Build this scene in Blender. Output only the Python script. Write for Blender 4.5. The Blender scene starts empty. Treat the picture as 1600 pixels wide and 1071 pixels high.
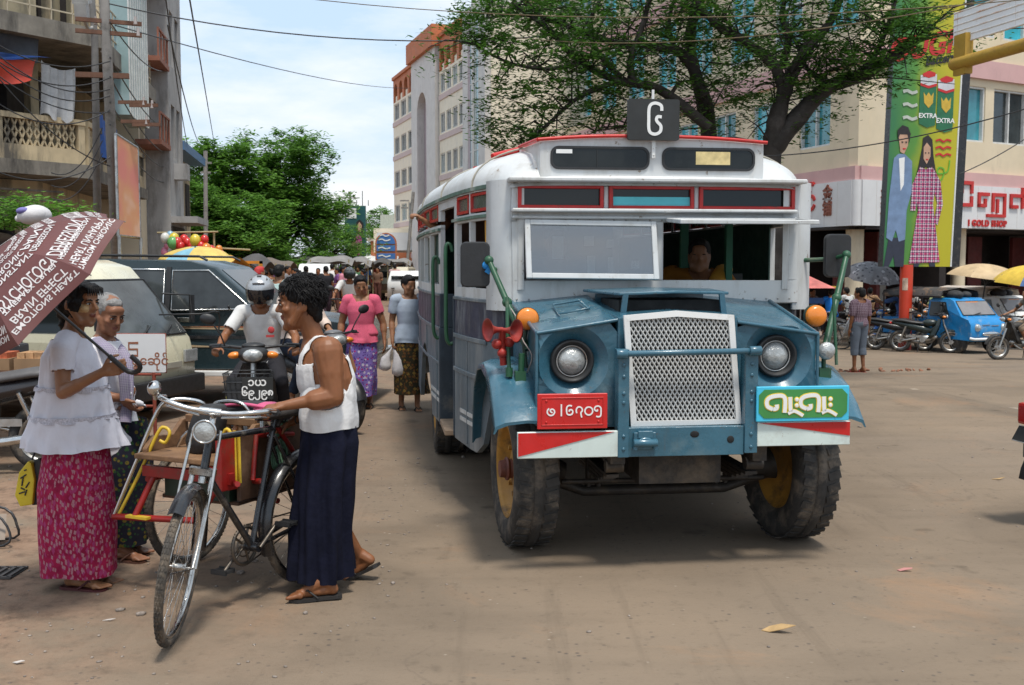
import bpy, bmesh, math, random
from mathutils import Vector, Matrix, Euler
R = math.radians
rnd = random.Random(7)
scene = bpy.context.scene
col = scene.collection
# ------------------------------------------------------------------ camera, sky, sun, exposure
EYE, FPX, PITCH = 1.68, 1700.0, math.atan((535.5 - 415) / 1700.0)
cam_d = bpy.data.cameras.new('camera'); cam = bpy.data.objects.new('camera', cam_d); col.objects.link(cam)
cam.location = (0, 0, EYE); cam.rotation_euler = (R(90) - PITCH, 0, 0)
cam_d.sensor_fit = 'HORIZONTAL'; cam_d.sensor_width = 36; cam_d.lens = 36 * FPX / 1600
cam_d.clip_end = 2000; cam_d.clip_start = 0.05
cam_d.dof.use_dof = True; cam_d.dof.focus_distance = 6.6; cam_d.dof.aperture_fstop = 9
scene.camera = cam
SUN_EL, SUN_AZ = R(69), math.atan2(0.22, -0.60)      # azimuth measured from +Y towards +X: behind the camera, to the right
sun_dir = Vector((math.sin(SUN_AZ) * math.cos(SUN_EL), math.cos(SUN_AZ) * math.cos(SUN_EL), math.sin(SUN_EL)))
sl = bpy.data.lights.new('sun', 'SUN'); sl.energy = 3.0; sl.angle = R(9); sl.color = (1.0, .95, .87)
so = bpy.data.objects.new('sun', sl); col.objects.link(so)
so.rotation_euler = sun_dir.to_track_quat('Z', 'Y').to_euler()
w = bpy.data.worlds.new('World'); scene.world = w; w.use_nodes = True
nt = w.node_tree; N = nt.nodes; L = nt.links
bg = N['Background']; bg.inputs['Strength'].default_value = .112
sky = N.new('ShaderNodeTexSky'); sky.sky_type = 'NISHITA'; sky.sun_disc = False
sky.sun_elevation = SUN_EL; sky.sun_rotation = SUN_AZ; sky.air_density = 1.0; sky.dust_density = 3.0; sky.ozone_density = 1.5
tc = N.new('ShaderNodeTexCoord'); mp = N.new('ShaderNodeMapping'); mp.inputs['Scale'].default_value = (1.3, 1.3, 4.2)
mp.inputs['Location'].default_value = (3.1, .4, 1.7)
cn = N.new('ShaderNodeTexNoise'); cn.inputs['Scale'].default_value = 1.7; cn.inputs['Detail'].default_value = 9; cn.inputs['Roughness'].default_value = .58
cr = N.new('ShaderNodeValToRGB'); cr.color_ramp.elements[0].position = .44; cr.color_ramp.elements[1].position = .62
cr.color_ramp.elements[0].color = (.57, .74, .93, 1); cr.color_ramp.elements[1].color = (.97, .98, 1, 1)      # thin veil and white cloud
vm = N.new('ShaderNodeVectorMath'); vm.operation = 'SCALE'; vm.inputs['Scale'].default_value = 9.4
mx = N.new('ShaderNodeMix'); mx.data_type = 'RGBA'; mx.inputs[0].default_value = .86
L.new(tc.outputs['Generated'], mp.inputs[0]); L.new(mp.outputs[0], cn.inputs['Vector']); L.new(cn.outputs['Fac'], cr.inputs[0]); L.new(cr.outputs[0], vm.inputs[0])
L.new(vm.outputs[0], [q for q in mx.inputs if q.name == 'B' and q.type == 'RGBA'][0]); L.new(sky.outputs[0], [q for q in mx.inputs if q.name == 'A' and q.type == 'RGBA'][0]); L.new([q for q in mx.outputs if q.type == 'RGBA'][0], bg.inputs['Color'])
scene.view_settings.view_transform = 'Standard'; scene.view_settings.look = 'None'
scene.view_settings.exposure = 0.2; scene.view_settings.gamma = 1; scene.view_settings.use_curve_mapping = False
scene.render.engine = 'CYCLES'
scene.cycles.max_bounces = 8; scene.cycles.transparent_max_bounces = 12; scene.cycles.transmission_bounces = 6
scene.cycles.use_denoising = True; scene.cycles.caustics_reflective = False; scene.cycles.caustics_refractive = False
# ------------------------------------------------------------------ geometry helpers
def P(u, v, Y):
 """world point at depth Y that the photo shows at pixel (u, v)"""
 x = (u - 800) / FPX; y = (535.5 - v) / FPX; c, s = math.cos(PITCH), math.sin(PITCH)
 d = Vector((x, c + y * s, -s + y * c)); t = Y / d.y
 return Vector((d.x * t, Y, EYE + d.z * t))
def G(u, v, z=0.0):
 x = (u - 800) / FPX; y = (535.5 - v) / FPX; c, s = math.cos(PITCH), math.sin(PITCH)
 d = Vector((x, c + y * s, -s + y * c)); t = (z - EYE) / d.z
 return Vector((d.x * t, d.y * t, z))
V = Vector
def rz_(a): return Matrix.Rotation(a, 3, 'Z')
def frame(z, x=None):
 z = Vector(z).normalized()
 if x is None: x = Vector((1, 0, 0)) if abs(z.x) < .9 else Vector((0, 1, 0))
 x = Vector(x); x = (x - z * x.dot(z)).normalized(); y = z.cross(x)
 return x, y, z
class MB:
 def __init__(s): s.v = []; s.f = []; s.m = []; s.s = []
 def add(s, vs, fs, mi=0, sm=False):
  n = len(s.v); s.v.extend([tuple(p) for p in vs])
  for f in fs: s.f.append([i + n for i in f]); s.m.append(mi); s.s.append(sm)
  return s
 def box(s, c, d, rot=None, mi=0):
  c = Vector(c); h = [k / 2 for k in d]; m = rot if rot is not None else Matrix.Identity(3)
  if isinstance(m, (tuple, list)): m = Euler(m).to_matrix()
  vs = [c + m @ Vector((x * h[0], y * h[1], z * h[2])) for x in (-1, 1) for y in (-1, 1) for z in (-1, 1)]
  return s.add(vs, [(0, 1, 3, 2), (4, 6, 7, 5), (0, 4, 5, 1), (2, 3, 7, 6), (0, 2, 6, 4), (1, 5, 7, 3)], mi)
 def bb(s, x0, x1, y0, y1, z0, z1, mi=0):
  return s.box(((x0 + x1) / 2, (y0 + y1) / 2, (z0 + z1) / 2), (x1 - x0, y1 - y0, z1 - z0), None, mi)
 def loft(s, rings, cap=True, mi=0, sm=True, closed=True, capmi=None):
  k = len(rings[0]); n = len(rings); vs = [p for r in rings for p in r]; fs = []
  for i in range(n - 1):
   for j in range(k if closed else k - 1):
    a, b = i * k + j, i * k + (j + 1) % k; fs.append((a, b, b + k, a + k))
  s.add(vs, fs, mi, sm)
  if cap and closed:
   s.add(rings[0], [list(range(k))[::-1]], mi if capmi is None else capmi, False)
   s.add(rings[-1], [list(range(k))], mi if capmi is None else capmi, False)
  return s
 def tube(s, pts, r, n=8, mi=0, cap=True, sm=True, sq=None, sub=0):
  pts = [Vector(p) for p in pts]
  if sub: pts, r = smooth_path(pts, r, sub)
  rs = r if isinstance(r, (list, tuple)) else [r] * len(pts)
  rings = []; x = None
  for i, p in enumerate(pts):
   t = (pts[min(i + 1, len(pts) - 1)] - pts[max(i - 1, 0)])
   if t.length < 1e-9: t = Vector((0, 0, 1))
   x, y, z = frame(t, x)
   q = sq or 1
   rings.append([p + (x * math.cos(a) + y * math.sin(a) * q) * rs[i] for a in [2 * math.pi * j / n for j in range(n)]])
  return s.loft(rings, cap, mi, sm)
 def cyl(s, a, b, r0, r1=None, n=16, mi=0, cap=True, sm=True): return s.tube([a, b], [r0, r0 if r1 is None else r1], n, mi, cap, sm)
 def lathe(s, prof, o=(0, 0, 0), ax=(0, 0, 1), n=24, mi=0, sm=True, cap=False, xd=None, a0=0, a1=2 * math.pi):
  x, y, z = frame(ax, xd); o = Vector(o); full = abs(a1 - a0 - 2 * math.pi) < 1e-6
  ks = [a0 + (a1 - a0) * j / (n if full else n - 1) for j in range(n)]
  rings = [[o + z * h + (x * math.cos(a) + y * math.sin(a)) * r for a in ks] for r, h in prof]
  return s.loft(rings, cap, mi, sm, full)
 def torus(s, o, ax, RR, r, n=32, m=10, mi=0, sq=1.0, a0=0, a1=2 * math.pi, xd=None):
  prof = [(RR + r * math.cos(b), sq * r * math.sin(b)) for b in [2 * math.pi * k / m for k in range(m + 1)]]
  return s.lathe(prof, o, ax, n, mi, True, False, xd, a0, a1)
 def ell(s, c, r, rot=None, nu=16, nv=10, mi=0):
  c = Vector(c); m = rot if rot is not None else Matrix.Identity(3)
  if isinstance(m, (tuple, list)): m = Euler(m).to_matrix()
  if isinstance(r, (int, float)): r = (r, r, r)
  vs = [c + m @ Vector((0, 0, -r[2]))]
  for i in range(1, nv):
   b = -math.pi / 2 + math.pi * i / nv
   for j in range(nu):
    a = 2 * math.pi * j / nu; vs.append(c + m @ Vector((r[0] * math.cos(b) * math.cos(a), r[1] * math.cos(b) * math.sin(a), r[2] * math.sin(b))))
  vs.append(c + m @ Vector((0, 0, r[2]))); fs = []; t = len(vs) - 1
  for j in range(nu):
   fs.append((0, 1 + (j + 1) % nu, 1 + j)); fs.append((t, t - nu + j, t - nu + (j + 1) % nu))
   for i in range(nv - 2):
    a = 1 + i * nu + j; b = 1 + i * nu + (j + 1) % nu; fs.append((a, b, b + nu, a + nu))
  return s.add(vs, fs, mi, True)
 def cap(s, a, b, ra, rb, n=12, mi=0):
  """tapered capsule"""
  a, b = Vector(a), Vector(b); x, y, z = frame(b - a if (b - a).length > 1e-6 else (0, 0, 1)); rings = []
  for k in range(1, 5):
   t = -math.pi / 2 + k * math.pi / 8; rings.append((a + z * ra * math.sin(t), ra * math.cos(t)))
  for k in range(0, 4):
   t = k * math.pi / 8; rings.append((b + z * rb * math.sin(t), rb * math.cos(t)))
  rr = [[c + (x * math.cos(q) + y * math.sin(q)) * r for q in [2 * math.pi * j / n for j in range(n)]] for c, r in rings]
  return s.loft(rr, True, mi, True)
 def prism(s, poly, o, ux, uy, d, mi=0, both=True):
  """extruded outline: poly in (ux,uy) at o, thickness d along ux x uy (from -d/2 to d/2)"""
  o, ux, uy = Vector(o), Vector(ux).normalized(), Vector(uy).normalized(); uz = ux.cross(uy)
  n = len(poly)
  a = [o + ux * p[0] + uy * p[1] - uz * d / 2 for p in poly]; b = [q + uz * d for q in a]
  fs = [list(range(n))[::-1], [i + n for i in range(n)]] + [(i, (i + 1) % n, (i + 1) % n + n, i + n) for i in range(n)]
  return s.add(a + b, fs, mi)
 def grid(s, fn, nu, nv, mi=0, sm=True):
  vs = [fn(i / nu, j / nv) for j in range(nv + 1) for i in range(nu + 1)]; k = nu + 1
  return s.add(vs, [(j * k + i, j * k + i + 1, (j + 1) * k + i + 1, (j + 1) * k + i) for j in range(nv) for i in range(nu)], mi, sm)
 def ribbon(s, pts, wd, o, ux, uy, d, mi=0, sub=6):
  """painted or cut-out stroke of width wd along a 2-D path"""
  p3, _ = smooth_path([Vector((p[0], p[1], 0)) for p in pts], 1, sub) if sub else ([Vector((p[0], p[1], 0)) for p in pts], 1)
  lf, rt = [], []
  for i, p in enumerate(p3):
   t = (p3[min(i + 1, len(p3) - 1)] - p3[max(i - 1, 0)]).normalized(); nrm = Vector((-t.y, t.x, 0)) * wd / 2
   lf.append(p + nrm); rt.append(p - nrm)
  o, ux, uy = Vector(o), Vector(ux).normalized(), Vector(uy).normalized(); uz = ux.cross(uy)
  T = lambda q, h: o + ux * q.x + uy * q.y + uz * h
  rings = [[T(a, 0), T(b, 0), T(b, d), T(a, d)] for a, b in zip(rt, lf)]
  return s.loft(rings, True, mi, False)
 def text(s, body, size, o, ux, uy, d=.002, off=0.0, mi=0, sp=1.0, align='CENTER', fn=None, xs=1.0, lift=0.0):
  vs, fs = text_mesh(body, size, off, sp, align, d)
  if fn: return s.add([fn(x * xs, y, z) for x, y, z in vs], fs, mi)
  o, ux, uy = Vector(o), Vector(ux).normalized(), Vector(uy).normalized(); uz = ux.cross(uy)
  return s.add([o + ux * x * xs + uy * y + uz * (z + lift) for x, y, z in vs], fs, mi)
 def build(s, name, mats, parent=None, bevel=0, seg=2, sub=0, props=None, loc=None, rot=None, merge=True):
  me = bpy.data.meshes.new(name); me.from_pydata(s.v, [], s.f)
  if not isinstance(mats, (list, tuple)): mats = [mats]
  for m in mats: me.materials.append(m)
  me.polygons.foreach_set('material_index', s.m); me.polygons.foreach_set('use_smooth', s.s)
  if bevel or merge:
   bm = bmesh.new(); bm.from_mesh(me)
   if bevel:
    bmesh.ops.remove_doubles(bm, verts=bm.verts, dist=1e-5)
    es = [e for e in bm.edges if len(e.link_faces) == 2 and e.calc_face_angle(0) > R(35)]
    bmesh.ops.bevel(bm, geom=es, offset=bevel, segments=seg, profile=.6, affect='EDGES', clamp_overlap=True)
   bmesh.ops.recalc_face_normals(bm, faces=bm.faces)
   bm.to_mesh(me); bm.free()
  me.update()
  o = bpy.data.objects.new(name, me); col.objects.link(o)
  if parent: o.parent = parent
  if loc is not None: o.location = loc
  if rot is not None: o.rotation_euler = rot
  return o
def smooth_path(pts, r, sub):
 out, ro = [], []; n = len(pts); rs = r if isinstance(r, (list, tuple)) else [r] * n
 for i in range(n - 1):
  p0, p1, p2, p3 = pts[max(i - 1, 0)], pts[i], pts[i + 1], pts[min(i + 2, n - 1)]
  for k in range(sub):
   t = k / sub
   out.append(.5 * ((2 * p1) + (p2 - p0) * t + (2 * p0 - 5 * p1 + 4 * p2 - p3) * t * t + (3 * p1 - p0 - 3 * p2 + p3) * t ** 3)); ro.append(rs[i] + (rs[i + 1] - rs[i]) * t)
 out.append(pts[-1]); ro.append(rs[-1])
 return out, ro
_tcache = {}
def text_mesh(body, size, off=0, sp=1.0, align='CENTER', ext=.002):
 k = (body, size, off, sp, align, ext)
 if k not in _tcache:
  cu = bpy.data.curves.new('lettering', 'FONT'); cu.body = body; cu.size = size; cu.align_x = align; cu.align_y = 'CENTER'
  cu.offset = off; cu.space_character = sp; cu.extrude = ext; cu.resolution_u = 3
  ob = bpy.data.objects.new('lettering', cu); col.objects.link(ob)
  dg = bpy.context.evaluated_depsgraph_get(); me = bpy.data.meshes.new_from_object(ob.evaluated_get(dg))
  _tcache[k] = ([tuple(x.co) for x in me.vertices], [list(p.vertices) for p in me.polygons])
  bpy.data.objects.remove(ob); bpy.data.curves.remove(cu); bpy.data.meshes.remove(me)
 return _tcache[k]
def thing(name, label, cat, loc=(0, 0, 0), rz=0.0, group=None):
 o = bpy.data.objects.new(name, None); col.objects.link(o); o.location = loc; o.rotation_euler = (0, 0, rz); o.empty_display_size = .2
 return tag(o, label, cat, group)
def tag(o, label=None, cat=None, group=None, kind=None):
 if label: o['label'] = label
 if cat: o['category'] = cat
 if group: o['group'] = group
 if kind: o['kind'] = kind
 return o
KIDS = {}
def copy_tree(o, loc=None, rz=None, label=None, parent=None, cat=None):
 c = o.copy(); col.objects.link(c)
 if parent: c.parent = parent
 for ch in [x for x in o.children]: copy_tree(ch, parent=c)
 if loc is not None: c.location = loc
 if rz is not None: c.rotation_euler = (0, 0, rz)
 if label: c['label'] = label
 return c
# ------------------------------------------------------------------ materials
def node_mat(name):
 m = bpy.data.materials.new(name); m.use_nodes = True; nt = m.node_tree
 return m, nt, nt.nodes['Principled BSDF']
def noise(nt, scale, detail=5, rough=.6, coord='Object', sc=None, dist=0):
 n = nt.nodes.new('ShaderNodeTexNoise'); n.inputs['Scale'].default_value = scale; n.inputs['Detail'].default_value = detail
 n.inputs['Roughness'].default_value = rough; n.inputs['Distortion'].default_value = dist
 t = nt.nodes.new('ShaderNodeTexCoord')
 if sc:
  mp = nt.nodes.new('ShaderNodeMapping'); mp.inputs['Scale'].default_value = sc; nt.links.new(t.outputs[coord], mp.inputs[0]); nt.links.new(mp.outputs[0], n.inputs['Vector'])
 else: nt.links.new(t.outputs[coord], n.inputs['Vector'])
 return n.outputs['Fac']
def ramp(nt, fac, stops, interp='LINEAR'):
 r = nt.nodes.new('ShaderNodeValToRGB'); e = r.color_ramp.elements; r.color_ramp.interpolation = interp
 while len(e) < len(stops): e.new(.5)
 for i, (p, c) in enumerate(stops):
  e[i].position = p; e[i].color = (c, c, c, 1) if isinstance(c, (int, float)) else (*c[:3], 1)
 nt.links.new(fac, r.inputs[0]); return r.outputs[0]
def mixc(nt, f, a, b, mode='MIX'):
 m = nt.nodes.new('ShaderNodeMix'); m.data_type = 'RGBA'; m.blend_type = mode
 for k, x in (('Factor', f), ('A', a), ('B', b)):
  i = m.inputs[k] if k != 'Factor' else m.inputs[0]
  if k != 'Factor': i = [q for q in m.inputs if q.name == k and q.type == 'RGBA'][0]
  if hasattr(x, 'is_linked'): nt.links.new(x, i)
  else: i.default_value = x if isinstance(x, (int, float)) else (*x[:3], 1)
 return [q for q in m.outputs if q.type == 'RGBA'][0]
def bump(nt, b, h, strength=.3, dist=.01):
 n = nt.nodes.new('ShaderNodeBump'); n.inputs['Strength'].default_value = strength; n.inputs['Distance'].default_value = dist
 nt.links.new(h, n.inputs['Height']); nt.links.new(n.outputs[0], b.inputs['Normal'])
_mats = {}
def mat(name, c, rough=.6, metal=0, var=.15, scale=6, bmp=0, bscale=60, dirt=None, damt=.5, dscale=3, spec=.5, coat=0, trans=0, emit=0, streak=False, chips=None):
 """painted / cloth / stone surface: base colour with mottling, worn patches and fine bump"""
 if name in _mats: return _mats[name]
 m, nt, b = node_mat(name)
 lo = [max(0, k * (1 - var)) for k in c]; hi = [min(1, k * (1 + var)) for k in c]
 x = ramp(nt, noise(nt, scale, 6), [(.3, lo), (.7, hi)])
 if dirt:
  f = ramp(nt, noise(nt, dscale, 9, .7, sc=(1, 1, .25) if streak else None), [(.62 - damt * .3, 0), (.78 - damt * .25, 1)])
  x = mixc(nt, f, x, dirt)
 if chips: x = mixc(nt, ramp(nt, noise(nt, 17, 8, .75), [(.63, 0), (.66, .9)]), x, chips); x = mixc(nt, ramp(nt, noise(nt, 5, 9, .8, sc=(2.2, 2.2, .35)), [(.60, 0), (.80, .5)]), x, chips)
 nt.links.new(x, b.inputs['Base Color'])
 b.inputs['Roughness'].default_value = rough; b.inputs['Metallic'].default_value = metal; b.inputs['Specular IOR Level'].default_value = spec
 if rough > .12:
  rr = ramp(nt, noise(nt, scale * 2.3, 4), [(.3, max(.02, rough - .12)), (.7, min(1, rough + .12))]); nt.links.new(rr, b.inputs['Roughness'])
 if coat: b.inputs['Coat Weight'].default_value = coat; b.inputs['Coat Roughness'].default_value = .15
 if trans: b.inputs['Transmission Weight'].default_value = trans
 if bmp: bump(nt, b, noise(nt, bscale, 4), bmp, .01)
 _mats[name] = m; return m
def glass(name, c=(.012, .014, .014), rough=.05, alpha=None):
 if name in _mats: return _mats[name]
 m, nt, b = node_mat(name); b.inputs['Base Color'].default_value = (*c, 1); b.inputs['Roughness'].default_value = rough; b.inputs['Specular IOR Level'].default_value = .42
 if alpha is not None:
  nt.nodes.remove(b); o = nt.nodes['Material Output']
  t = nt.nodes.new('ShaderNodeBsdfTransparent'); t.inputs[0].default_value = (*c, 1); g = nt.nodes.new('ShaderNodeBsdfGlossy'); g.inputs['Roughness'].default_value = rough
  fr = nt.nodes.new('ShaderNodeFresnel'); fr.inputs[0].default_value = 1.5; mx = nt.nodes.new('ShaderNodeMixShader'); mth = nt.nodes.new('ShaderNodeMath'); mth.operation = 'ADD'; mth.inputs[1].default_value = alpha; mth.use_clamp = True
  nt.links.new(fr.outputs[0], mth.inputs[0]); nt.links.new(mth.outputs[0], mx.inputs[0]); nt.links.new(t.outputs[0], mx.inputs[1]); nt.links.new(g.outputs[0], mx.inputs[2]); nt.links.new(mx.outputs[0], o.inputs[0])
 _mats[name] = m; return m
def pattern_cloth(name, base, cols, scale=30, kind='floral', rough=.85, sc=(1, 1, 1)):
 """printed cloth: layered voronoi/noise motifs in the cloth's own dyes"""
 m, nt, b = node_mat(name); x = None
 x = ramp(nt, noise(nt, scale * .4, 3), [(.35, [k * .75 for k in base]), (.65, [min(1, k * 1.2) for k in base])])
 for i, c in enumerate(cols):
  t = nt.nodes.new('ShaderNodeTexCoord'); mp = nt.nodes.new('ShaderNodeMapping'); mp.inputs['Scale'].default_value = sc
  mp.inputs['Location'].default_value = (i * 1.7, i * 2.3, i * .9); mp.inputs['Rotation'].default_value = (0.3 * i, .7 + .5 * i if kind == 'batik' else 0, .4 * i)
  nt.links.new(t.outputs['Object'], mp.inputs[0])
  if kind == 'plaid':
   f = None
   for ax in 'XZ':
    wv = nt.nodes.new('ShaderNodeTexWave'); wv.bands_direction = ax; wv.inputs['Scale'].default_value = scale * (1 + .9 * i); nt.links.new(mp.outputs[0], wv.inputs[0]); mp.inputs['Rotation'].default_value = (0, 0, 0)
    q = ramp(nt, wv.outputs['Fac'], [(.55, 0), (.75, .55)]); f = q if f is None else mixc(nt, 1.0, f, q, 'ADD')
  else:
   v = nt.nodes.new('ShaderNodeTexVoronoi'); v.inputs['Scale'].default_value = scale * (1 + .35 * i); nt.links.new(mp.outputs[0], v.inputs['Vector'])
   if kind == 'batik': v.distance = 'CHEBYCHEV'
   f = ramp(nt, v.outputs['Distance'], [(.26, 1), (.34, 0)])
  x = mixc(nt, f, x, c)
 nt.links.new(x, b.inputs['Base Color']); b.inputs['Roughness'].default_value = rough; b.inputs['Specular IOR Level'].default_value = .2
 bump(nt, b, noise(nt, 300, 2), .12, .003)
 _mats[name] = m; return m
chrome = mat('chrome', (.58, .57, .55), .22, 1, .15, 12)
steel = mat('worn_steel', (.45, .44, .42), .35, 1, .25, 10, dirt=(.2, .12, .07), damt=.25)
rubber = mat('tyre_rubber', (.035, .033, .031), .8, 0, .3, 9, bmp=.25, bscale=90, dirt=(.16, .13, .10), damt=.45, dscale=7)
black_paint = mat('black_paint', (.018, .018, .02), .35, 0, .3, 8, dirt=(.12, .1, .08), damt=.2, dscale=9)
black_plastic = mat('black_plastic', (.02, .02, .021), .5, 0, .2, 10, bmp=.1)
seat_vinyl = mat('black_vinyl', (.022, .021, .021), .45, 0, .25, 14, bmp=.2)
white_paint = mat('white_paint', (.72, .72, .70), .45, 0, .06, 3, dirt=(.33, .29, .23), damt=.15, dscale=4)
red_paint = mat('red_paint', (.50, .018, .014), .4, 0, .18, 6, dirt=(.16, .05, .03), damt=.2, dscale=8)
yellow_paint = mat('yellow_paint', (.62, .42, .03), .45, 0, .15, 9)
clear_glass = glass('clear_glass', (.8, .84, .82), .02, .06)
dark_glass = glass('dark_glass', (.015, .018, .018), .06)
# ------------------------------------------------------------------ ground
def ground_material():
 m, nt, b = node_mat('dusty_asphalt')
 a = ramp(nt, noise(nt, .28, 8, .62), [(.30, (.180, .138, .099)), (.50, (.216, .164, .116)), (.70, (.250, .186, .128))])
 d = ramp(nt, noise(nt, .6, 10, .7, dist=.6), [(.56, 0), (.70, .75)])
 x = mixc(nt, d, a, (.30, .185, .11))
 g = ramp(nt, noise(nt, .11, 4), [(.52, 0), (.66, .35)])
 x = mixc(nt, g, x, (.205, .17, .145))
 s = ramp(nt, noise(nt, 38, 4, .75, sc=(.6, 1.3, 1)), [(.27, .45), (.36, .95), (.5, 1), (.70, 1.0), (.78, 1.45)]); x = mixc(nt, 1.0, x, s, 'MULTIPLY')
 f = ramp(nt, noise(nt, 9, 7, .72), [(.30, .78), (.44, 1)]); x = mixc(nt, 1.0, x, f, 'MULTIPLY')
 st = ramp(nt, noise(nt, 1.3, 5, .6, sc=(.35, 2.2, 1)), [(.30, .88), (.5, 1.0)]); x = mixc(nt, 1.0, x, st, 'MULTIPLY')
 pt = ramp(nt, noise(nt, .55, 3, .4, dist=1.2), [(.38, .88), (.48, 1), (.60, 1), (.70, 1.06)]); x = mixc(nt, 1.0, x, pt, 'MULTIPLY'); ol = ramp(nt, noise(nt, 2.1, 3, .5), [(.66, 1), (.72, .66)]); x = mixc(nt, 1.0, x, ol, 'MULTIPLY')      # patches, oil
 tr = ramp(nt, noise(nt, 3.2, 5, .65, sc=(1.6, .10, 1), dist=.3), [(.30, .84), (.42, 1)]); x = mixc(nt, 1.0, x, tr, 'MULTIPLY')      # tyre tracks along the road
 ck = nt.nodes.new('ShaderNodeTexVoronoi'); ck.feature = 'DISTANCE_TO_EDGE'; ck.inputs['Scale'].default_value = .45; wv = nt.nodes.new('ShaderNodeTexCoord'); nw = nt.nodes.new('ShaderNodeTexNoise'); nw.inputs['Scale'].default_value = 1.5; nw.inputs['Detail'].default_value = 6; nt.links.new(wv.outputs['Object'], nw.inputs['Vector']); va = nt.nodes.new('ShaderNodeVectorMath'); va.operation = 'ADD'; nt.links.new(wv.outputs['Object'], va.inputs[0]); nt.links.new(nw.outputs['Color'], va.inputs[1]); nt.links.new(va.outputs[0], ck.inputs['Vector'])
 cf = mixc(nt, 1.0, ramp(nt, ck.outputs['Distance'], [(.0, 1), (.006, 0)]), ramp(nt, noise(nt, .4, 3), [(.5, 0), (.6, .3)]), 'MULTIPLY'); x = mixc(nt, cf, x, (.08, .06, .05))
 t = nt.nodes.new('ShaderNodeTexCoord'); sp = nt.nodes.new('ShaderNodeSeparateXYZ'); nt.links.new(t.outputs['Object'], sp.inputs[0])
 mr = nt.nodes.new('ShaderNodeMapRange'); mr.inputs[1].default_value = -.7; mr.inputs[2].default_value = -2.6; nt.links.new(sp.outputs[0], mr.inputs[0])
 e = mixc(nt, 1.0, mr.outputs[0], ramp(nt, noise(nt, 1.1, 8, .7), [(.38, 0), (.55, 1)]), 'MULTIPLY'); so_ = ramp(nt, noise(nt, 6, 9, .75), [(.36, (.10, .065, .045)), (.5, (.235, .15, .10)), (.68, (.30, .20, .135))]); x = mixc(nt, e, x, so_)      # bare soil at the left verge
 v = nt.nodes.new('ShaderNodeTexVoronoi'); v.inputs['Scale'].default_value = 16; nt.links.new(t.outputs['Object'], v.inputs['Vector']); k_ = mixc(nt, 1.0, ramp(nt, v.outputs['Distance'], [(.10, 1), (.2, 0)]), ramp(nt, noise(nt, 1.7, 4), [(.46, 0), (.60, .65)]), 'MULTIPLY'); x = mixc(nt, k_, x, (.06, .052, .05)); v2 = nt.nodes.new('ShaderNodeTexVoronoi'); v2.inputs['Scale'].default_value = 11; nt.links.new(t.outputs['Object'], v2.inputs['Vector']); x = mixc(nt, mixc(nt, 1.0, ramp(nt, v2.outputs['Distance'], [(.05, 1), (.11, 0)]), ramp(nt, noise(nt, 2.9, 4), [(.56, 0), (.64, .6)]), 'MULTIPLY'), x, (.42, .36, .29))      # trodden-in stones and dark flecks
 nt.links.new(x, b.inputs['Base Color']); b.inputs['Roughness'].default_value = .9; b.inputs['Specular IOR Level'].default_value = .25
 h = mixc(nt, .4, noise(nt, 70, 4, .7), noise(nt, 7, 6, .6)); bump(nt, b, h, .55, .012)
 return m
mb = MB()
def gz(x, y):
 """the junction falls away gently to the right, beyond the bus"""
 t = min(1, max(0, (x - .5) / 4)); t = t * t * (3 - 2 * t); d = max(0, y - 14.5); return -.045 * (d if d < 10 else 10 + 3 * (1 - math.exp(-(d - 10) / 3))) * t
def GR(u, v):
 Y = 20.0
 for _ in range(60):
  p = P(u, v, Y); q = P(u, 415, Y); z = gz(q.x, Y); k = (EYE - z) / max(1e-6, (EYE - p.z)); Y = Y * (.5 + .5 * k)
 p = P(u, 415, Y); return V((p.x, Y, gz(p.x, Y)))
xs_ = [-700, -80, -20, -5] + [0 + .4 * k for k in range(0, 15)] + [8, 12, 20, 40, 90, 700]; ys_ = [-30, 0, 5, 10, 13] + [14 + .5 * k for k in range(0, 50)] + [42, 50, 70, 120, 300, 1170]
mb.add([(x, y, gz(x, y)) for y in ys_ for x in xs_], [(j * len(xs_) + i, j * len(xs_) + i + 1, (j + 1) * len(xs_) + i + 1, (j + 1) * len(xs_) + i) for j in range(len(ys_) - 1) for i in range(len(xs_) - 1)], 0, True)
tag(mb.build('road', ground_material()), kind='structure')
# ------------------------------------------------------------------ buildings
cream = mat('cream_wall', (.66, .56, .40), .8, 0, .06, 1.2, bmp=.05, dirt=(.45, .38, .28), damt=.18, dscale=1.2, streak=True)
pink_w = mat('pink_band_paint', (.58, .36, .345), .8, 0, .06, 1.5, dirt=(.42, .27, .25), damt=.15, streak=True)
white_w = mat('white_tile_wall', (.78, .69, .54), .6, 0, .05, 2, dirt=(.45, .42, .37), damt=.15, streak=True)
grey_w = mat('grey_cladding', (.58, .55, .52), .6, 0, .07, 1.5, dirt=(.3, .29, .28), damt=.2, streak=True)
mauve_w = mat('mauve_cladding', (.40, .32, .34), .6, 0, .07, 2)
orange_w = mat('terracotta_paint', (.48, .15, .06), .75, 0, .12, 1.5, dirt=(.3, .13, .07), damt=.25)
old_cream = mat('stained_cream_concrete', (.50, .40, .25), .85, 0, .15, 2, bmp=.15, bscale=18, dirt=(.09, .08, .065), damt=.5, dscale=1.1, streak=True)
old_conc = mat('blackened_concrete', (.20, .18, .15), .9, 0, .25, 3, bmp=.2, bscale=14, dirt=(.05, .045, .04), damt=.5, dscale=1.4, streak=True)
conc = mat('grey_concrete', (.34, .33, .32), .85, 0, .12, 2, bmp=.1, bscale=20, dirt=(.15, .14, .13), damt=.35, dscale=1.6, streak=True)
pole_c = mat('pole_concrete', (.27, .25, .23), .85, 0, .15, 4, bmp=.15, bscale=30, dirt=(.12, .11, .1), damt=.35)
teal_g = mat('teal_glass', (.03, .20, .24), .1, 0, .55, .8, spec=.8)
cyan_g = mat('cyan_glass', (.05, .42, .52), .12, 0, .3, .7, spec=.8)
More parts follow.
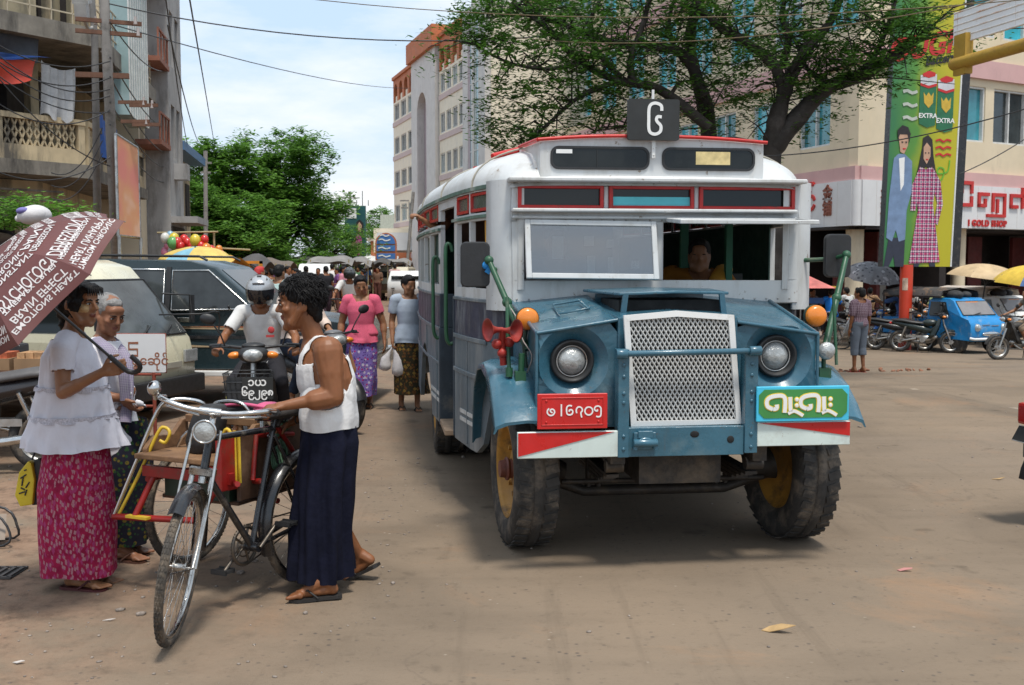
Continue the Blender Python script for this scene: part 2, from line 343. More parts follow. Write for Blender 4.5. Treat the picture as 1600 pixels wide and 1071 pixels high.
dk_g = mat('dark_window_glass', (.03, .038, .04), .1, 0, .6, .9, spec=.7)
pale_g = mat('pale_curtain_wall', (.26, .36, .36), .12, 0, .25, .6, spec=.8)
white_fr = mat('white_window_frame', (.6, .6, .58), .5)
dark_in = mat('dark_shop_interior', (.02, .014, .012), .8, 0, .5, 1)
maroon = mat('maroon_shutter', (.10, .018, .016), .6, 0, .3, 3)
sign_face = mat('white_sign_panel', (.66, .66, .66), .4, 0, .05, 2)
letter_red = mat('raised_red_letter', (.50, .02, .015), .4, 0, .1, 4)
letter_brown = mat('brown_letter', (.22, .06, .03), .5)
class Face:
 def __init__(s, o, d, k=1.0):
  s.o = V((o[0], o[1], 0)); s.u = V((d[0], d[1], 0)).normalized(); s.n = V((s.u.y, -s.u.x, 0))
  s.rot = Matrix((s.u, -s.n, V((0, 0, 1)))).transposed(); s.k = k
 def p(s, u, d, z): return s.o + s.u * (u * s.k) + s.n * (d * s.k) + V((0, 0, EYE + (z - EYE) * s.k if s.k != 1 else z))
 def box(s, mb, u0, u1, z0, z1, d0, d1, mi=0): mb.box(s.p((u0 + u1) / 2, (d0 + d1) / 2, (z0 + z1) / 2), (abs(u1 - u0) * s.k, abs(d1 - d0) * s.k, abs(z1 - z0) * s.k), s.rot, mi)
def window(par, f, u0, u1, z0, z1, fm, gm, d=.03, bars=1, fr=.05, deep=.16, hb=0):
 m = MB()
 for a, b, c, e in ((u0, u0 + fr, z0, z1), (u1 - fr, u1, z0, z1), (u0 + fr, u1 - fr, z0, z0 + fr), (u0 + fr, u1 - fr, z1 - fr, z1)): f.box(m, a, b, c, e, d - deep, d)
 for k in range(bars): x = u0 + (u1 - u0) * (k + 1) / (bars + 1); f.box(m, x - fr / 2, x + fr / 2, z0 + fr, z1 - fr, d - deep, d - .01)
 for k in range(hb): z = z0 + (z1 - z0) * (k + 1) / (hb + 1); f.box(m, u0 + fr, u1 - fr, z - fr / 2, z + fr / 2, d - deep, d - .012)
 w_ = m.build('window', fm, par); m = MB(); f.box(m, u0 + fr * .6, u1 - fr * .6, z0 + fr * .6, z1 - fr * .6, d - deep * .8, d - deep * .6); m.build('pane', gm, w_); return w_
def wallgrid(mb, f, u0, u1, z0, z1, holes, d0=-.3, d1=0, mi=0):
 """wall slab with rectangular openings"""
 us = sorted({u0, u1, *[h[0] for h in holes], *[h[1] for h in holes]}); zs = sorted({z0, z1, *[h[2] for h in holes], *[h[3] for h in holes]})
 us = [u for u in us if u0 <= u <= u1]; zs = [z for z in zs if z0 <= z <= z1]
 for a, b in zip(zs, zs[1:]):
  run = None
  for c, e in list(zip(us, us[1:])) + [(None, None)]:
   solid = c is not None and not any(h[0] <= (c + e) / 2 <= h[1] and h[2] <= (a + b) / 2 <= h[3] for h in holes)
   if solid: run = (run[0], e) if run else (c, e)
   elif run: f.box(mb, run[0], run[1], a, b, d0, d1, mi); run = None
# --- corner building with the gold shop
KB = 1.26; FL = Face((10.71, 34.0), (.309, -.951), KB)      # u runs towards the corner: negative u is along the street
FR = Face((10.71, 34.0), (.865, .50), KB)
CB = thing('corner_building', 'cream and pink corner building with a white shop fascia and teal windows', 'building', (10.71, 34, 0))
def bpart(mb, name, m, par, bev=0):
 """world-space mesh made a child of an unrotated thing"""
 l = par.location; mb.v = [(x - l.x, y - l.y, z - l.z) for x, y, z in mb.v]; return mb.build(name, m, par, bevel=bev, seg=1)
class _Off:
 pass
def facewin(par, *a, **k):
 """window() for a thing at par.location"""
 f = a[0]; g = Face((0, 0), (1, 0)); g.o = f.o - V((par.location.x, par.location.y, 0)); g.u, g.n, g.rot, g.k = f.u, f.n, f.rot, f.k
 return window(par, g, *a[1:], **k)
lw = [(-2.6 - k * 2.4, -1.2 - k * 2.4, 4.75, 6.25) for k in range(0, 13)]
rw = [(1.6 + k * 1.75, 3.0 + k * 1.75, 4.95, 6.4) for k in range(0, 7)]
m = MB(); wallgrid(m, FL, -31.5, 0, 4.12, 6.6, lw); wallgrid(m, FR, 0, 16, 4.12, 6.6, rw); FR.box(m, 0, 16, 7.08, 7.5, -.3, .0); FL.box(m, -31.5, 0, 7.08, 7.4, -.3, 0)
up = [(-1.9 - k * 2.6, -.5 - k * 2.6, 7.9, 10.2) for k in range(0, 11)]; up2 = [(a, b, 11.2, 13.4) for a, b, _, _ in up]
FLs = Face((8.5, 27), (.309, -.951), KB); FLs.o = FL.o - FL.n * 1.1 - FL.u * 1.0; FRs = Face((8.5, 27), (.865, .5), KB); FRs.o = FLs.o + V((0, 0, 0))
wallgrid(m, FLs, -30.6, 0, 7.4, 14.5, up + up2)
upr = [(.8 + k * 2.2, 2.6 + k * 2.2, 7.9, 10.2) for k in range(0, 6)]; upr2 = [(a, b, 11.2, 13.4) for a, b, _, _ in upr]
wallgrid(m, FRs, 0, 15, 7.4, 14.5, upr + upr2)
bpart(m, 'wall', cream, CB)
m = MB()
for f, a, b in ((FL, -31.5, .06), (FR, .0, 16)): f.box(m, a, b, 3.78, 4.12, -.3, .12); f.box(m, a, b, 6.6, 7.08, -.3, .10)
FLs.box(m, -30.6, 0.05, 10.35, 10.9, -.1, .12); FLs.box(m, -30.6, .05, 13.6, 14.1, -.1, .12); FRs.box(m, 0, 15, 10.35, 10.9, -.1, .12)
bpart(m, 'pink_band', pink_w, CB)
m = MB(); FL.box(m, -31.4, -.02, 2.66, 3.78, -.25, .16); FR.box(m, .02, 16, 2.66, 3.78, -.25, .16); m.cyl(FL.p(0, .02, 2.66), FL.p(0, .02, 3.78), .16, n=20)
fas = bpart(m, 'sign_fascia', sign_face, CB)
m = MB()
for k in range(26): FL.box(m, -.6 - k * .55, -.59 - k * .55, 2.68, 3.76, .158, .164); FR.box(m, .5 + k * .55, .51 + k * .55, 2.68, 3.76, .158, .164)
bpart(m, 'panel_joint', grey_w, CB)
for a, b, c, e in lw: facewin(CB, FL, a, b, c, e, white_fr, rnd.choice([cyan_g, teal_g, cyan_g]), bars=1, d=-.04)
for a, b, c, e in rw: facewin(CB, FR, a, b, c, e, white_fr, rnd.choice([teal_g, dk_g]), bars=1, d=-.04)
for a, b, c, e in up + up2: facewin(CB, FLs, a, b, c, e, white_fr, rnd.choice([cyan_g, teal_g, cyan_g]), bars=1, hb=1, d=.0)
for a, b, c, e in upr + upr2: facewin(CB, FRs, a, b, c, e, white_fr, rnd.choice([cyan_g, teal_g]), bars=1, hb=1, d=.0)
m = MB()
for u in (-.55, -4.2, -8, -12, -16): m.cyl(FL.p(u, -.35, -.7), FL.p(u, -.35, 2.66), .28, n=20)
for u in (4.3, 9.5, 14): m.cyl(FR.p(u, -.35, -.7), FR.p(u, -.35, 2.66), .22, n=20)
bpart(m, 'column', cream, CB)
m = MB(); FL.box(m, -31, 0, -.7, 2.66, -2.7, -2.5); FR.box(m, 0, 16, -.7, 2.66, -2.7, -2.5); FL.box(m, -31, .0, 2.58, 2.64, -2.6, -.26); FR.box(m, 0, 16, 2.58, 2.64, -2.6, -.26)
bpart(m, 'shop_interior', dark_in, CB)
m = MB()
for u in (-1.6, -2.6, -6, -9.5): FL.box(m, u, u + .55, -.6, 2.55, -1.5, -1.4)
for u in (.9, 2.5, 6.2, 8.2, 11): FR.box(m, u, u + .6, -.6, 2.5, -1.6, -1.5)
bpart(m, 'maroon_pillar', maroon, CB)
m = MB()
for u in (-3.1, 2.2, 5.2): (FL if u < 0 else FR).box(m, abs(u) if u > 0 else u, (abs(u) if u > 0 else u) + .22, -.6, 2.6, -1.3, -1.15)
bpart(m, 'shop_mullion', mat('pale_post', (.45, .42, .37), .6), CB)
def ftext(f, par, body, size, u, z, m_, d=.16, ext=.04, off=.012, sp=1.0, xs=1):
 q = MB(); q.text(body, size * f.k, f.p(u, d, z), f.u, (0, 0, 1), ext, off, 0, sp, xs=xs); return bpart(q, 'lettering', m_, par)
for u, s_ in ((-1.75, 'င်'), (-2.35, 'ဆို'), (-3.2, 'ရွှေ')): ftext(FL, CB, s_, .72, u, 3.33, letter_red, off=.022)
ftext(FL, CB, 'GOLD SHOP', .26, -2.75, 2.85, letter_red, off=.01)
ftext(FL, CB, '金', .40, -1.0, 3.50, letter_brown); ftext(FL, CB, '铺', .40, -1.0, 3.10, letter_brown)
ftext(FR, CB, '永', .42, .85, 3.48, letter_brown); ftext(FR, CB, '利', .42, .85, 3.04, letter_brown)
m = MB()      # blocky letters seen right of the billboard
def blk(u0, z0, segs):
 for a, b, c, e in segs: FR.box(m, u0 + a * 1.15, u0 + b * 1.15, z0 + c * 1.15 + .10, z0 + e * 1.15 + .10, .15, .21)
blk(3.62, 3.12, [(0, .42, .50, .58), (.34, .42, .30, .50), (0, .08, .3, .5), (0, .42, 0, .08), (.34, .42, .08, .24), (-.2, .0, .30, .38)])
blk(4.32, 3.12, [(0, .4, .26, .34), (0, .08, 0, .26), (0, .3, -.0, .08), (.22, .30, .08, .2), (.5, 1.0, .26, .34), (.5, .58, -.1, .26), (.92, 1.0, -.22, .26), (.32, .92, -.22, -.15), (.66, .74, -.12, .2)])
blk(5.65, 3.12, [(0, .5, .26, .34), (0, .08, 0, .26), (0, .3, 0, .08), (.42, .5, 0, .5), (.6, .9, .4, .48), (.6, .68, .0, .4), (.6, .9, 0, .08), (.82, .9, .08, .4)])
bpart(m, 'lettering', letter_red, CB)
ftext(FR, CB, 'I GOLD SHOP', .23, 4.75, 2.79, letter_red, off=.012, sp=1.15)
m = MB(); FL.box(m, -31, 0, 14.5, 14.8, -9, .1); FR.box(m, 0, 15, 14.5, 14.8, -9, .1); FL.box(m, -31, 0, 0.02, 14.4, -9, -8.7); bpart(m, 'roof', conc, CB)
m = MB(); FL.box(m, -31, 1.2, -.5, -.01, -2.6, 1.2); FR.box(m, .4, 18, -.5, -.012, -2.6, 1.2); tag(m.build('pavement', mat('pavement_stone', (.26, .20, .16), .9, 0, .2, 2, bmp=.15)), kind='structure')
# --- white building further along the street
WB = thing('office_block', 'white five storey block with terracotta arcade on top and a grey arched tower', 'building', (-5.1, 68.8, 0))
FW = Face((8.5, 27), (.309, -.951)); FW.o = V((8.5, 27, 0))
zs = [(12.0, 13.15), (9.6, 10.8), (7.2, 8.4), (4.8, 6.0), (2.6, 3.6)]
segs = [(-41.7, -36.0), (-55.2, -48.6)]; wh = []
for (a, b), n in zip(segs, (4, 3)):
 st = (b - a) / n
 for z0, z1 in zs: wh += [(a + st * (k + .14), a + st * (k + .90), z0, z1) for k in range(n)]
m = MB()
for a, b in segs: wallgrid(m, FW, a, b, .02, 13.3, [h for h in wh if a <= h[0] <= b], -.4, 0)
FW.box(m, -55.2, -55.0, .02, 15, -12, -.4); FW.box(m, -34, -31.6, .02, 15.2, -12, -.2)
bpart(m, 'wall', white_w, WB)
for h in wh: facewin(WB, FW, *h, white_fr, rnd.choice([dk_g, dk_g, pale_g]), bars=1, d=-.05, deep=.2, fr=.07)
m = MB()
for a, b in segs:
 for z0, z1 in zs: FW.box(m, a, b, z0 - .42, z0 - .1, -.1, .06)
bpart(m, 'pink_band', mat('pale_pink_band', (.56, .44, .42), .8, 0, .06, 2), WB)
for (a, b), n, zt in zip(segs, (4, 4), (15.3, 14.9)):
 m = MB(); st = (b - a) / n; fo = FW
 # arcade: piers, arches, parapet
 for k in range(n):
  u0 = a + st * k; c = u0 + st / 2; r = st * .32
  pts = [(u0, 13.3), (c - r, 13.3), (c - r, 14.1)] + [(c - r * math.cos(math.pi * i / 8), 14.1 + r * .9 * math.sin(math.pi * i / 8)) for i in range(1, 8)] + [(c + r, 14.1), (c + r, 13.3), (u0 + st, 13.3), (u0 + st, zt), (u0, zt)]
  m.prism(pts, fo.o + fo.n * -.2, fo.u, (0, 0, 1), .4)
 FW.box(m, a, b, zt, zt + .22, -.5, .12); bpart(m, 'terracotta_arcade', orange_w, WB)
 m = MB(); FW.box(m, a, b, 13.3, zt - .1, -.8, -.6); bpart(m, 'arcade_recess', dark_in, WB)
 m = MB()
 for k in range(n): FW.box(m, a + st * (k + .22), a + st * (k + .78), 13.3, 13.75, -.3, -.1)
 bpart(m, 'arcade_parapet', white_w, WB)
m = MB(); tw0, tw1 = -48.4, -41.9
c = (tw0 + tw1) / 2 - .3; r = 1.25
m.prism([(tw0, .02), (c - r, .02), (c - r, 11.4)] + [(c - r * math.cos(math.pi * i / 10), 11.4 + r * math.sin(math.pi * i / 10)) for i in range(1, 10)] + [(c + r, 11.4), (c + r, .02), (tw1, .02), (tw1, 14.9), (tw0, 14.9)], FW.o - FW.n * .02, FW.u, (0, 0, 1), .5)
FW.box(m, tw0, tw1, .02, 14.9, -3.5, -.3)
bpart(m, 'tower', grey_w, WB)
m = MB(); FW.box(m, c - r + .02, c + r - .02, .05, 12.6, -.29, -.24); bpart(m, 'arch_recess', mauve_w, WB)
m = MB(); FW.box(m, tw0 - .3, tw1 + .3, 14.9, 16.15, -3.8, .5); bpart(m, 'tower_cap', orange_w, WB)
m = MB(); FW.box(m, -35.95, -34.9, .02, 15.6, -2, .14); FW.box(m, -32.9, -31.7, .02, 15.6, -2, .12); FW.box(m, -34.1, -33.7, .02, 18.5, -2, .16); bpart(m, 'pilaster', grey_w, WB)
m = MB(); FW.box(m, -34.9, -34.5, .02, 15.6, -2, .12); bpart(m, 'mauve_pilaster', mauve_w, WB)
m = MB(); FW.box(m, -34.5, -32.9, .02, 15.2, -1, .1); gw = bpart(m, 'curtain_wall', pale_g, WB)
m = MB()
for k in range(13): FW.box(m, -34.5, -32.9, .6 + k * 1.2, .65 + k * 1.2, .1, .13)
for u in (-34.0, -33.4): FW.box(m, u - .02, u + .02, .1, 15.2, .1, .131)
bpart(m, 'glazing_bar', white_fr, WB)
m = MB(); FW.box(m, -55, -31.7, 15.0, 15.2, -12, -.5); FW.box(m, -55, -31.7, .02, 15, -12, -11.8); bpart(m, 'roof', conc, WB)
m = MB(); FW.box(m, -35, -32, 18, 19.3, -4, -1); bpart(m, 'roof_house', white_w, WB)
# --- low far buildings left of it
LB = thing('low_house', 'low terracotta house far down the street behind the blue arched sign', 'house', P(612, 405, 105))
m = MB(); o = LB.location; m.box((o.x + 2.5, o.y + 4, 2.0), (9, 8, 4.0)); bpart(m, 'wall', orange_w, LB)
m = MB(); m.box((o.x + 2.5, o.y + 4, 4.15), (9.6, 8.6, .3)); bpart(m, 'roof', mat('pale_roof', (.4, .35, .28), .8), LB)
m = MB(); m.box((o.x - .3, o.y + 3, 3.4), (1.9, 3, 6.4)); bpart(m, 'stair_tower', mat('pale_green_wall', (.42, .45, .38), .8), LB)
m = MB(); [m.box((o.x + k * 1.6, o.y - .02, 1.3), (1.0, .06, 1.5)) for k in range(3)]; bpart(m, 'shutter', dark_in, LB)
SH = thing('shop_front', 'small white shop with orange fascia and pale awning next to the office block', 'shop', P(646, 410, 74))
o = SH.location; m = MB(); m.box((o.x, o.y + 2, 2.1), (5.5, 3, 4.2)); bpart(m, 'wall', white_w, SH)
m = MB(); m.box((o.x, o.y + .3, 2.2), (5.6, .3, .7)); bpart(m, 'fascia', orange_w, SH)
m = MB(); m.box((o.x, o.y + .28, 3.3), (5, .2, 1.2)); m.box((o.x - 1.7, o.y + .16, 3.3), (.5, .06, 1.0)); bpart(m, 'shop_sign', sign_face, SH)
m = MB(); m.box((o.x - 2.2, o.y - .6, 2.0), (2.4, 1.8, .06), (.35, 0, 0)); bpart(m, 'awning', mat('pale_awning', (.55, .55, .52), .7), SH)
m = MB(); m.box((o.x, o.y + .42, .9), (4.6, .1, 1.7)); bpart(m, 'opening', dark_in, SH)
# --- balcony building on the left corner
LF = Face((-9.52, 24.6), (.56, .83)); LF.o = V((-9.52, 24.6, 0)); LS = Face((-9.52, 24.6), (-.164, .986))
AB = thing('balcony_house', 'weathered cream corner house with a latticed concrete balcony and hanging tarpaulins', 'house', (-9.52, 24.6, 0))
m = MB()
for z0, z1 in ((.02, 3.6),): wallgrid(m, LF, -11, -.2, z0, z1, [(-10, -.8, .1, 2.9)], -1.6, -1.4)
wallgrid(m, LF, -11, -.3, 3.9, 6.5, [(-1.4, -.5, 4.0, 6.2), (-5.2, -4.4, 4.0, 6.0)], -1.5, -1.3); wallgrid(m, LF, -11, -.3, 6.9, 10, [(-3, -1.5, 7.2, 9.2)], -1.5, -1.3)
wallgrid(m, LS, .8, 8, .02, 10, [(1.0, 4, .1, 2.9), (4.4, 7.6, .1, 2.9), (1.2, 2.6, 4, 6.2), (3.4, 5, 4, 6.2), (1.2, 2.6, 7.2, 9.2), (3.6, 5.2, 7.2, 9.2)], -1.5, -1.3)
bpart(m, 'wall', old_cream, AB)
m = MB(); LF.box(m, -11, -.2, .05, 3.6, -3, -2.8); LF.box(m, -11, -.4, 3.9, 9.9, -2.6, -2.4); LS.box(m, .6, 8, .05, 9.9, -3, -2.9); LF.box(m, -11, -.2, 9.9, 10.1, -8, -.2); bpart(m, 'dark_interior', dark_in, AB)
m = MB()
for z0, z1, ov in ((3.62, 3.92, .05), (6.45, 6.85, .55)):
 LF.box(m, -11, .02 + ov * .4, z0, z1, -1.5, ov); LS.box(m, -.02, 8, z0 + .003, z1 - .003, -1.5, ov * .6)
bpart(m, 'floor_slab', old_conc, AB)
m = MB()
def parapet(f, ranges, z0, d0, d1):
 for a, b in ranges:
  f.box(m, a, b, z0, z0 + .32, d0, d1); f.box(m, a, b, z0 + .86, z0 + .98, d0 - .03, d1 + .03)
  for u in (a, b - .16): f.box(m, u, u + .16, z0 + .32, z0 + .86, d0, d1)
  n = int((b - a - .4) / .155)
  for k in range(n):
   u = a + .2 + (b - a - .4) * (k + .5) / n
   for s_ in (-1, 1):
    for zc, sg in ((z0 + .46, s_), (z0 + .72, -s_)): m.box(f.p(u, (d0 + d1) / 2, zc), (.035, .05, .30), f.rot @ Matrix.Rotation(.42 * sg, 3, 'Y'))
parapet(LF, [(-2.15, -.05), (-4.3, -2.35), (-6.5, -4.5), (-8.7, -6.7)], 3.92, -.12, .02); parapet(LS, [(.1, 2.1), (2.3, 4.3), (4.5, 7.5)], 3.92, -.12, .02)
for u in (-2.35, -4.5, -6.7): LF.box(m, u, u + .2, 3.92, 4.95, -.14, .06)
bpart(m, 'balcony_parapet', old_cream, AB)
m = MB()
for k in range(16): LF.box(m, -8 + k * .5, -7.98 + k * .5, 6.85, 7.75, .3, .33)
for z in (7.1, 7.4, 7.75): LF.box(m, -8, .2, z, z + .03, .3, .33); LS.box(m, 0, 7.8, z, z + .03, .2, .23)
for k in range(16): LS.box(m, .2 + k * .5, .22 + k * .5, 6.85, 7.75, .2, .23)
bpart(m, 'upper_railing', mat('rail_cream', (.45, .38, .27), .6), AB)
m = MB()
for z in (3.3, 3.1): LF.box(m, -9, -.3, z, z + .04, -.5, -.46)
LF.box(m, -9, -.4, 2.75, 3.0, -1.35, -1.1); bpart(m, 'shop_beam', old_conc, AB)
m = MB(); LF.box(m, -4.0, -3.4, 3.98, 4.6, .04, .07); bpart(m, 'balcony_poster', mat('blue_orange_poster', (.05, .25, .6), .5, 0, .9, 1.2), AB)
def cloth(name, label, m_, a, b, c, d, cat, sag=.12, n=14, fold=.06):
 """cloth hung between four corners (top left, top right, bottom right, bottom left)"""
 a, b, c, d = map(V, (a, b, c, d)); nn = (b - a).cross(d - a).normalized(); q = MB(); ph = rnd.random() * 6; o = (a + b + c + d) / 4
 def fn(u, v):
  p = (a * (1 - u) + b * u) * (1 - v) + (d * (1 - u) + c * u) * v
  return p - o + nn * (fold * math.sin(u * 13 + ph + v * 2) * v + fold * .5 * math.sin(u * 29 + ph)) - V((0, 0, sag * math.sin(math.pi * u) * (1 - v * .5))) + V((0, 0, .05 * math.sin(u * 17 + ph) * v))
 q.grid(fn, n * 2, n); return tag(q.build(name, m_, loc=o), label, cat)
cloth('tarpaulin', 'dark grey tarpaulin hung over the balcony of the cream corner house', mat('charcoal_tarp', (.03, .034, .045), .5, 0, .3, 4), LF.p(-5.0, .25, 6.5), LF.p(-1.25, .25, 6.52), LF.p(-1.3, .2, 5.95), LF.p(-5, .2, 5.85), 'tarpaulin')
cloth('tarpaulin', 'red tarpaulin edged blue sagging below the grey one on the balcony', mat('red_tarp', (.48, .045, .02), .5, 0, .2, 4), LF.p(-5.0, .3, 5.85), LF.p(-1.38, .3, 6.0), LF.p(-1.5, .25, 5.55), LF.p(-5, .25, 5.1), 'tarpaulin')
cloth('tarpaulin', 'narrow blue tarpaulin strip along the top of the red one', mat('blue_tarp', (.03, .10, .34), .5, 0, .2, 4), LF.p(-5.0, .33, 5.97), LF.p(-1.0, .33, 6.1), LF.p(-1.4, .34, 6.0), LF.p(-5, .34, 5.8), 'tarpaulin', sag=.05)
cloth('plastic_sheet', 'milky torn plastic sheet hung on the balcony corner beside the pole', mat('milky_plastic', (.42, .42, .42), .3, 0, .2, 5), LF.p(-1.15, .12, 6.06), LF.p(-.3, .12, 6.0), LF.p(-.33, .1, 4.85), LF.p(-1.15, .05, 4.95), 'sheet')
cloth('tarpaulin', 'small blue tarpaulin tied on the side balcony behind the pole', mat('blue_tarp', (.03, .10, .34)), LS.p(1.2, .05, 5.3), LS.p(3.2, .05, 5.1), LS.p(3.4, .05, 4.3), LS.p(1.4, .05, 4.2), 'tarpaulin')
# --- house with mirrored bay, then the tall grey block
NB = thing('bay_house', 'narrow house with a white and green glazed bay and orange railings', 'house', LS.p(5, 0, 0)); m = MB()
wallgrid(m, LS, 8.02, 9.2, .02, 20, [(8.3, 9.0, 5 + 3 * k, 6.8 + 3 * k) for k in range(4)], -2, -.2); bpart(m, 'wall', cream, NB)
m = MB(); LS.box(m, 2.6, 5.4, 5.4, 9.4, .0, .5); bpart(m, 'bay', pale_g, NB)
m = MB(); LS.box(m, 2.5, 5.5, 9.4, 9.9, -.2, .6)
for k in range(9): LS.box(m, 2.6 + k * .34, 2.66 + k * .34, 5.4, 9.4, .5, .53)
bpart(m, 'bay_frame', white_fr, NB)
m = MB()
for z in (5.2, 7.6, 10, 12.4, 14.8): LS.box(m, 7.4, 9.3, z, z + .14, -.2, .55); LS.box(m, 7.4, 9.3, z + .9, z + .96, .48, .54); [LS.box(m, 7.4 + k * .6, 7.46 + k * .6, z + .14, z + .9, .48, .53) for k in range(4)]
bpart(m, 'orange_railing', mat('orange_rail', (.24, .09, .055), .7, 0, .3, 5), NB)
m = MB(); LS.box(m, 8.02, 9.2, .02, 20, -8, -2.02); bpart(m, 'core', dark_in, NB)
GBk = thing('grey_tower_block', 'tall plain grey block with paired windows behind the balcony house', 'building', LS.p(10.8, 0, 0)); m = MB()
gh = [(9.8 + j * 1.2, 10.6 + j * 1.2, 5.0 + 2.9 * k, 6.7 + 2.9 * k) for k in range(5) for j in range(2)]
wallgrid(m, LS, 9.25, 12.4, .02, 21, gh, -.5, .5); LS.box(m, 12.0, 12.38, .02, 21, -9, -.5); bpart(m, 'wall', conc, GBk)
for h in gh: facewin(GBk, LS, *h, conc, dk_g, d=.42, bars=1, deep=.25)
m = MB(); LS.box(m, 9.3, 12.3, 3.0, 3.2, .5, 1.3); LS.box(m, 10.2, 10.9, 4.4, 4.9, .5, .9); bpart(m, 'ledge', conc, GBk)
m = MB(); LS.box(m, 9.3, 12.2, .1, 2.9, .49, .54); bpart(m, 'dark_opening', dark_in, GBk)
m = MB(); LS.box(m, 9.6, 10.2, 1.9, 2.7, .55, .62); bpart(m, 'sign_plate', mat('yellow_sign_plate', (.5, .36, .03), .5, 0, .5, 3), GBk)
LH = thing('low_street_house', 'low house with blue tin roof past the grey block', 'house', LS.p(16, 0, 0)); m = MB(); LS.box(m, 13, 19, .02, 5.6, -6, -.1); bpart(m, 'wall', old_cream, LH)
m = MB(); LS.box(m, 12.8, 19.2, 5.6, 5.9, -6.2, .5); bpart(m, 'roof', mat('blue_tin_roof', (.10, .2, .36), .5), LH); m = MB(); [LS.box(m, 13.6 + k * 2, 14.6 + k * 2, 3.2, 4.8, -.12, -.06) for k in range(3)]; bpart(m, 'shutter', dark_in, LH)
# ------------------------------------------------------------------ trees and plants
bark = mat('dark_bark', (.030, .024, .020), .9, 0, .35, 3, bmp=.6, bscale=12, dirt=(.07, .06, .055), damt=.3)
def leaf_mat(name, a, b, tr=.3):
 m, nt, bs = node_mat(name)
 g = nt.nodes.new('ShaderNodeNewGeometry'); x = ramp(nt, g.outputs['Random Per Island'], [(0, a), (.75, b), (1, [k * 1.5 for k in b])]); nt.links.new(x, bs.inputs['Base Color'])
 bs.inputs['Roughness'].default_value = .55; bs.inputs['Specular IOR Level'].default_value = .3
 t = nt.nodes.new('ShaderNodeBsdfTranslucent'); nt.links.new(x, t.inputs[0]); mx = nt.nodes.new('ShaderNodeMixShader'); mx.inputs[0].default_value = tr
 o = nt.nodes['Material Output']; nt.links.new(bs.outputs[0], mx.inputs[1]); nt.links.new(t.outputs[0], mx.inputs[2]); nt.links.new(mx.outputs[0], o.inputs[0]); return m
leaf_rain = leaf_mat('rain_tree_leaf', (.018, .058, .008), (.062, .152, .020), .40)
leaf_mid = leaf_mat('street_tree_leaf', (.055, .14, .02), (.14, .29, .045), .45)
leaf_bush = leaf_mat('broad_leaf', (.06, .16, .02), (.14, .30, .04), .4)
def leaves(mb, c, r, n, size, rg, flat=.45):
 """leaf sprays scattered through a flattened clump"""
 for _ in range(n):
  d = V((rg.gauss(0, .5), rg.gauss(0, .5), rg.gauss(0, .5) * flat)); p = c + V((d.x * r, d.y * r, d.z * r))
  a = rg.uniform(0, 6.283); t = rg.uniform(-.7, .7); u = V((math.cos(a), math.sin(a), t * .6)); w_ = V((-math.sin(a), math.cos(a), rg.uniform(-.7, .7))) * .5
  s = size * rg.uniform(.6, 1.35)
  mb.add([p - u * s, p + w_ * s * .55, p + u * s, p - w_ * s * .55], [(0, 1, 2, 3)])
def blobs(mb, cs, rg, n, size, flat, sub=6):
 for c, r in cs:
  for _ in range(sub):
   d = V((rg.gauss(0, .5) * r, rg.gauss(0, .5) * r, rg.gauss(0, .4) * r * .8)); leaves(mb, c + d, r * rg.uniform(.35, .6), n // sub, size, rg, flat)
RT = thing('rain_tree', 'spreading dark trunked tree with feathery crown behind the blue bus', 'tree', P(1160, 480, 17.3) * 1)
RT.location = V((3.75, 17.3, 0)); ro = RT.location
def lim(mb, pts, r0, r1, Z):
 q = []
 for i, p in enumerate(pts): q.append((P(p[0], p[1], p[2] if len(p) > 2 else Z) if p[1] is not None else V(p)) - ro)
 q, rr = smooth_path(q, [r0 + (r1 - r0) * i / (len(q) - 1) for i in range(len(q))], 5)
 rg = random.Random(int(pts[0][0]) + len(pts)); rr = [r * rg.uniform(.9, 1.12) for r in rr]; mb.tube(q, rr, 10); return q
m = MB(); ends = []; rg = random.Random(5)
LIMBS = [([(1218, 605, 17.0), (1212, 420), (1203, 270), (1210, 205), (1224, 150), (1236, 118), (1265, 72), (1300, 30), (1325, -40)], .27, .05, 17), ([(1208, 232), (1250, 180), (1292, 138), (1350, 116), (1400, 86), (1435, 62), (1455, 40)], .21, .04, 17),
 ([(1226, 140), (1206, 98), (1165, 66), (1125, 42), (1085, 0), (1070, -40)], .13, .05, 17), ([(1222, 104), (1232, 60), (1222, 20), (1240, -40)], .09, .04, 17.3), ([(1290, 130), (1262, 108), (1240, 60)], .06, .02, 17.2),
 ([(1118, 605, 18.2), (1114, 420), (1108, 220), (1100, 160), (1086, 115), (1078, 60), (1092, -10)], .24, .08, 18), ([(1100, 150), (1072, 88), (1020, 72), (955, 66), (890, 42), (820, 24), (750, 30)], .12, .02, 17.5),
 ([(1108, 200), (1030, 140), (965, 126), (905, 96), (855, 45), (800, 5)], .11, .03, 17), ([(968, 126), (905, 152), (850, 200), (815, 232)], .06, .02, 16.6), ([(990, 128), (985, 96), (1004, 40), (1022, -30)], .08, .04, 17), ([(970, 120), (940, 90), (920, 40), (950, -20)], .06, .03, 17.2),
 ([(1086, 110), (1062, 88), (1045, 40), (1060, -20)], .06, .03, 18), ([(905, 100), (850, 108), (790, 96), (735, 66)], .05, .015, 16.5), ([(1350, 116), (1380, 60), (1400, 0)], .07, .03, 17), ([(1060, 130), (1030, 170), (985, 195), (930, 205)], .045, .012, 17)]
for pts, a, b, z in LIMBS: ends.append(lim(m, pts, a * .76, b * .8, z))
